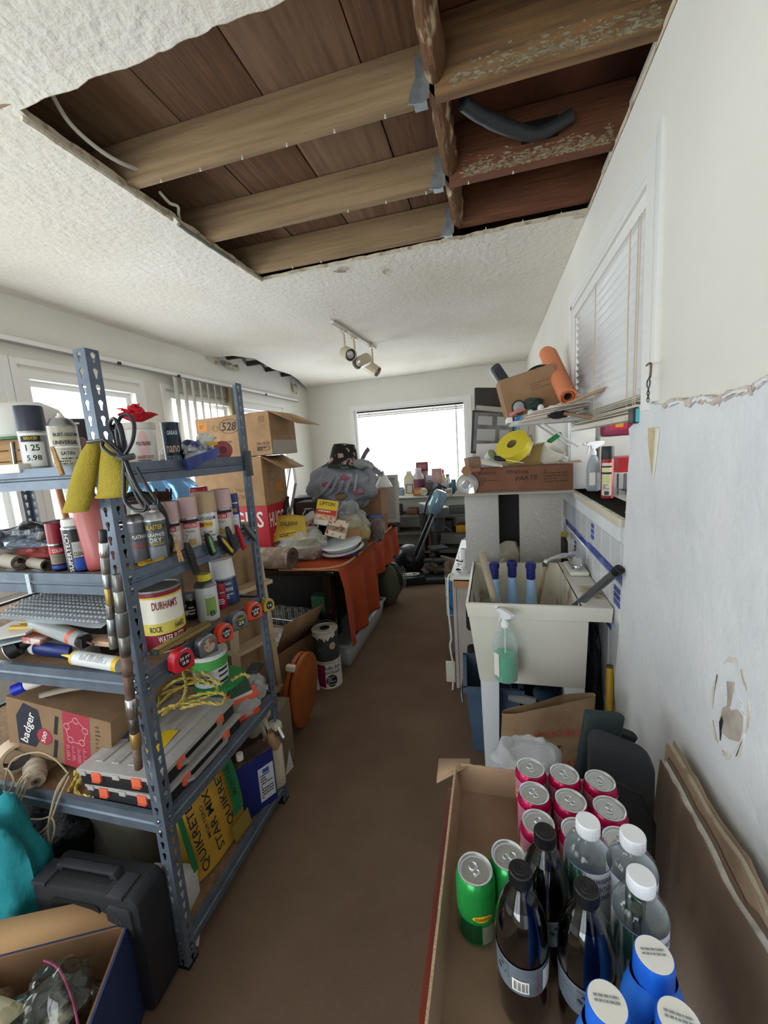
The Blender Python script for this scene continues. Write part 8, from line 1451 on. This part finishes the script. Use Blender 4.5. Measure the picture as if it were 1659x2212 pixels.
tag(MB().tube(crv([U(628, 1415, z=.25), U(640, 1470, z=.15), U(655, 1500, z=.06), U(668, 1492, z=.05), U(655, 1445, z=.18), U(640, 1432, z=.2)], 8), .005, 6).build('wire_loop', mat('#7a6a54', .7)), 'stiff brown wire looped beside the toilet seat', 'wire')
tag(MB().box((0, 0, .12), (.14, .015, .24)).build('white_sheet', mat('#cfcdc8', .6), loc=(-1.02, 1.56, 0), rot=(-10, 0, 80), bev=.002), 'white panel leaning behind the toilet seat', 'panel')
t = thing('step_stool', 'folded beige wooden step stool behind the far shelf post', 'stool', (-1.21, 1.72, 0), (0, 0, 70)); SW = mat('#b39c7c', .7)
for x in (-.14, .14): MB().box((x, 0, .52), (.03, .03, 1.04)).build('rail', SW, t, rot=(0, -3 if x > 0 else 3, 0))
for z in (.3, .6, .9): MB().box((0, 0, z), (.26, .08, .02)).build('step', SW, t)
BN = film('#a9adb0', .3, .72); t = thing('storage_bin', 'long grey translucent underbed bin below the orange cloth', 'bin', (-1.30, 3.03, 0)); a, b = frust(.52, .88, .58, .96, 0, .165); loft(MB(), [a, b], True).build('tub', BN, t, bev=.012, solid=.004); fr_ = MB(); fr_.box((.29, 0, .168), (.03, .98, .012)).box((-.29, 0, .168), (.03, .98, .012)).box((0, .48, .168), (.55, .03, .012)).box((0, -.48, .168), (.55, .03, .012)).build('rim', BN, t); MB().box((0, 0, .07), (.48, .84, .12)).build('contents', mat('#6b6d70', .8), t)
OL = mat('#474a34', .85, bump=(40, .4)); t = thing('backpack', 'olive backpack with black net pocket on the carpet past the cloth', 'backpack', (-1.06, 3.80, 0)); MB().ell((0, 0, .20), (.26, .34, .44), 26, 18, None, .12, 2, 2).build('body', OL, t, smooth=80); MB().ell((.05, .10, .22), (.2, .2, .36), 20, 14).build('net_pocket', BLACK, t, smooth=80)
for k in range(4): MB().tube(crv([(.13, .02+.05*k, .35), (.16, .06+.05*k, .25), (.14, .12+.04*k, .1)], 5), .003, 5).build('elastic', GREY, t)
# ================================================================ FAR END
VB = mat('#1a1c20', .3); t = thing('vacuum_cleaner', 'black upright vacuum cleaner with blue-clear bin leaning in the aisle end', 'vacuum', (-.97, 4.45, 0), (0, 0, 20)); MB().prism([(-.17, -.14), (.17, -.14), (.19, .10), (.12, .16), (-.12, .16), (-.19, .10)], .01, .10).build('floor_head', VB, t, bev=.012); MB().tube([(.11*math.cos(s)*1.1, -.02+.045*math.sin(s), .104) for s in [i*.314 for i in range(20)]], .007, 6, closed=True).build('chrome_trim', PAPER, t); MB().box((0, -.02, .106), (.09, .03, .012)).build('badge', PAPER, t)
b_ = Vector((.02, .12, .12)); hd = Vector((.42, .05, .98)); MB().tube([b_, hd], .022, 10).build('wand', VB, t); MB().tube([b_+Vector((.05, -.02, .02)), b_.lerp(hd, .72)+Vector((.03, -.02, 0))], .015, 8).build('silver_tube', STEEL, t); MB().ell((.06, .24, .22), (.38, .34, .36), 22, 14, None, .1, 2, 3).build('motor_body', VB, t)
q = b_.lerp(hd, .86); Mh = Matrix.Translation(q) @ aim(hd-b_).to_4x4(); MB().lathe([(0, -.10), (.05, -.09), (.085, -.03), (.085, .14), (.06, .19), (0, .2)], 22, Mh, sq=.7).build('dust_bin', mat('#7fa3b8', .08, .2, coat=.6), t); MB().tube([Mh @ Vector(p) for p in [(.0, .09, -.12), (.0, .105, 0), (0, .10, .16), (0, .05, .24), (0, -.04, .24)]], .014, 8).build('handle', VB, t)
t = thing('drill_press', 'dark grey bench drill press below the far window', 'drill press', (-.74, 5.02, .0), (0, 0, 30)); GP = mat('#3c4043', .5, .3); MB().box((0, 0, .02), (.26, .38, .04)).build('base', GP, t, bev=.006); MB().tube([(0, .10, .03), (0, .10, .72)], .032, 14).build('column', mat('#4a3c36', .5, .4), t); MB().box((0, -.02, .76), (.16, .62, .11)).build('belt_cover', mat('#55585a', .4), t, bev=.02); MB().box((0, -.02, .82), (.15, .60, .012)).build('cover_top', mat('#b9b9b6', .4), t); MB().lathe([(.07, .5), (.085, .52), (.085, .68), (.06, .71)], 18, TRS((0, -.16, 0))).build('head', GP, t); MB().lathe([(.07, .46), (.09, .48), (.09, .70), (.05, .72)], 18, TRS((0, .23, 0))).build('motor', BLACK, t); MB().lathe([(.004, .34), (.012, .38), (.022, .40), (.028, .45), (.02, .5)], 14, TRS((0, -.16, 0))).build('chuck', BLACK, t); MB().tube([(.09, -.14, .56), (.2, -.1, .48)], .008, 6).build('feed_lever', STEEL, t); MB().box((0, -.12, .30), (.2, .2, .025)).build('work_plate', GP, t)
t = thing('miter_saw', 'grey and red bench saw on the floor in the far corner', 'saw', (-.30, 4.72, 0), (0, 0, 10)); MB().box((0, 0, .05), (.5, .36, .10)).build('base', mat('#5a5550', .6), t, bev=.01); MB().lathe([(0, -.02), (.13, -.02), (.13, .02), (0, .02)], 28, TRS((.02, .02, .34), (90, 0, 20))).build('blade_guard', mat('#8b857a', .5), t); MB().box((.1, -.1, .2), (.2, .14, .10)).build('motor', mat('#7a6a60', .5), t, bev=.02); MB().box((.14, -.08, .28), (.18, .16, .03)).build('red_table', mat('#9c3a44', .5), t, bev=.004); MB().tube(crv([(.0, .1, .42), (.06, .12, .5), (.16, .1, .5), (.2, .06, .42)], 5), .018, 8).build('handle', BLACK, t)
t = thing('tool_heap', 'rusty hand tools piled on the floor by the drill press', 'tools', (-.62, 4.78, 0)); 
for k in range(12): MB().tube(crv([(random.uniform(-.2, .2), random.uniform(-.18, .18), .02+.02*k) for _ in range(3)], 4), random.uniform(.012, .03), 7).build('tool', [mat('#4a3d36', .7), GP, mat('#6b5a4c', .7), BLACK][k % 4], t)
tag(MB().box((0, 0, .03), (.36, .22, .06)).build('black_case', BLACK, loc=(-.66, 4.52, 0), rot=(0, 0, 8), bev=.01), 'flat black case on the carpet before the drill press', 'case')
t = thing('far_bench', 'low dark shelf unit below the far window', 'shelf unit', (-.95, 5.66, 0)); 
for z in (.10, .36, .60): MB().box((0, 0, z), (1.9, .42, .025)).build('board', mat('#5b554e', .7), t)
for x in (-.94, 0, .94): MB().box((x, 0, .30), (.03, .42, .60)).build('upright', mat('#4a453f', .7), t)
FI = [('black printer', '#22242a', .34, .22, .12), ('dark tool bag', '#2b2926', .3, .2, .14), ('brown leather case', '#5a3a26', .16, .16, .09), ('red handled box', '#8a2d2a', .2, .18, .10), ('grey radio', '#4a4d50', .24, .16, .10), ('black projector', '#1b1c20', .28, .2, .08)]
for k, (w, c_, a, b, h) in enumerate(FI): tag(MB().box((0, 0, h/2), (a, b, h)).build(w.replace(' ', '_'), mat(c_, .5), loc=(-1.72+.31*k, 5.62, .613), rot=(0, 0, 8*math.sin(k*2)), bev=.015), w+' on top of the low shelf under the far window', w.split()[-1])
for k, (w, c_, x, a, h) in enumerate((('yellow case', '#c08a1c', -.42, .16, .09), ('orange case', '#b5603a', -.22, .14, .10), ('dark case', '#2a2a2c', -.7, .3, .16), ('cream book stack', '#c9bfa4', -1.45, .26, .12))): tag(MB().box((0, 0, h/2), (a, .2, h)).build(w.replace(' ', '_'), mat(c_, .5), loc=(x, 5.55, .373), bev=.01), w+' on the middle board of the low shelf', w.split()[-1])
# window sill jars and cartons, each placed along the sill
SZF = FZ0+.0005
def sill(px, w): p = U(px, 1050, y=5.72); return p.x
def pbox(nm, label, px, w, h, c_, z=0, d=.07, y=5.72, c2=None):
    t = thing(nm, label, 'carton', (sill(px, w), y, SZF+z), (0, 0, random.uniform(-8, 8))); MB().box((0, 0, h/2), (w, d, h)).build('box', mat(c_, .6), t, bev=.003)
    plate(w*.7, h*.5, mat(c2 or '#d8d2c6', .6, var=(60, '#8a7a6a', .5, .62)), t, TRS((0, -d/2-.0006, h*.5)), 'label'); return t
def pjar(nm, label, px, r, h, c_, cap_, z=0, y=5.72, m=None, lab=None):
    t = thing(nm, label, 'jar', (sill(px, r), y, SZF+z)); MB().lathe([(0, .002), (r*.95, 0), (r, .005), (r, h*.72), (r*.6, h*.84), (r*.55, h*.88)], 22).build('body', m or mat(c_, .35), t); MB().lathe([(r*.62, h*.86), (r*.62, h), (0, h)], 18).build('cap', mat(cap_, .4), t)
    if lab: MB().lathe([(r*1.01, h*.2), (r*1.01, h*.6)], 22).build('label', mat(lab, .5), t)
    return t
pjar('tall_jar', 'tall pale grey canister at the carton end of the far sill', 856, .055, .27, '#b9b8ae', '#b9b8ae'); pjar('round_jar', 'small blue-grey ball jar on the far sill', 868, .05, .12, '#8a95a8', '#8a95a8')
t = pbox('juice_carton', 'cream gable-top carton with window label on the far sill', 885, .15, .25, '#cfc8ac'); MB().prism([(-.075, 0), (.075, 0), (.03, .07), (-.03, .07)], -.02, .02, TRS((0, 0, .25), (90, 0, 0))).build('gable', mat('#cfc2a0', .5), t); MB().box((0, 0, .33), (.07, .03, .03)).build('spout_cap', mat('#c9cfc0', .5), t); fr(MB(), 'y', -.038, .003, -.05, .05, .03, .16, .008).build('label_frame', DGREY, t)
pjar('purple_jug', 'purple labelled handled jug on the far sill', 905, .075, .38, '#b9adb4', '#c9c4c4', lab='#6a3a52'); pbox('snack_carton', 'orange snack carton in front of the purple jug', 907, .15, .11, '#a85a2c', y=5.635, c2='#c99a4a'); tag(MB().lathe([(0, 0), (.055, 0), (.055, .02), (.045, .024), (0, .02)], 26).build('round_tin', mat('#9aa088', .5, var=(20, '#d2cdb8', .5, .6)), loc=(sill(918, .05), 5.60, SZF+.056), rot=(80, 0, 0)), 'round tin with pale rim propped on the far sill', 'tin')
pbox('red_carton', 'dark red carton at the back of the far sill top', 912, .17, .13, '#7a3a3e', z=.33, y=5.80, c2='#9c5a60'); tag(MB().box((0, 0, .165), (.16, .05, .33)).build('tall_book', mat('#b9a2aa', .6), loc=(sill(912, .1), 5.81, SZF), bev=.003), 'pale tall book box under the dark red carton', 'box')
tag(MB().box((0, 0, .09), (.09, .05, .19)).build('dark_book', mat('#4d4642', .6), loc=(sill(926, .1), 5.66, SZF), rot=(0, 6, 0), bev=.003), 'dark brown book standing at the middle of the far sill', 'book')
pbox('blue_carton_box', 'pale blue carton on the far sill', 942, .15, .16, '#8fb0cc', c2='#b9cbd9'); pbox('pink_carton', 'dusty pink carton stacked on the pale blue one', 945, .14, .20, '#b08a8c', z=.162, c2='#c4a4a4'); pbox('white_carton_box', 'white and blue printed carton behind the pale blue one', 928, .12, .27, '#c9cbd6', y=5.80, c2='#8a93b8')
pjar('yellow_bottle', 'yellow bottle with red cap at the back of the far sill', 955, .04, .34, '#d9c878', '#b53a34', y=5.82); pjar('red_bottle', 'small dark red bottle on the far sill', 950, .03, .16, '#7a2428', '#5a1c20', y=5.64); tag(MB().tube([(.05*math.cos(s), 0, .055+.05*math.sin(s)) for s in [i*.314 for i in range(20)]], .006, 6, closed=True).build('black_ring', BLACK, loc=(sill(948, .05), 5.60, SZF)), 'thin black hoop propped on the far sill', 'hoop')
pjar('spice_tin', 'pale red and blue spice tin on the far sill', 965, .05, .20, '#b9a8a8', '#c4b8b8', lab='#6a8cae'); pbox('tea_carton', 'white tea carton in front of the spice tin', 970, .1, .09, '#c4beb8', y=5.62, c2='#a8888a'); pjar('teal_jar', 'dark teal glass jar at the corner end of the far sill', 980, .055, .20, '#3f6470', '#4a6f7a'); pjar('cream_jar', 'small cream jar with teal cap at the back of the far sill', 966, .04, .27, '#cfd6d0', '#5a8a8c', y=5.82)
# track light
a, b = U(716, 695, z=CZ-.014), U(810, 753, z=CZ-.014); t = thing('track_light', 'ceiling track light with three cream spotlights', 'light', a); d = b-a; d.z = 0; a_ = math.degrees(math.atan2(d.y, d.x)); CRM = mat('#cdbfa4', .35, .2)
MB().box((d.length/2, 0, 0), (d.length, .035, .022)).build('track', mat('#d8d4cc', .4), t, rot=(0, 0, a_), bev=.003); MB().box((d.length/2, 0, -.0115), (d.length*.98, .012, .002)).build('slot', GREY, t, rot=(0, 0, a_))
for px, hp, ax in (((742, 716), (752, 764), (.55, -.75, -.35)), ((764, 730), (782, 780), (-.35, -.8, -.35)), ((803, 749), (803, 795), (.75, -.1, -.55))):
    q = U(*px, z=CZ-.03)-a; y_ = (q+a).y; h_ = U(*hp, y=y_)-a; MB().box((0, 0, 0), (.06, .04, .03)).build('adapter', CRM, t, q, (0, 0, a_), bev=.003); MB().tube([q, (q.x, q.y, h_.z+.05), h_], .009, 8).build('stem', CRM, t)
    M = Matrix.Translation(h_) @ aim(ax).to_4x4(); hd_ = MB().lathe([(0, -.09), (.045, -.088), (.052, -.075), (.052, .075), (.047, .08), (.046, .05), (0, .05)], 26, M).build('lamp_head', CRM, t); MB().lathe([(.047, .081), (.047, .052), (.035, .05)], 26, M).build('black_baffle', BLACK, hd_); MB().lathe([(.034, .05), (.03, .058), (.012, .066), (0, .067)], 22, M).build('bulb', mat('#c9ccd0', .15, .3), hd_)
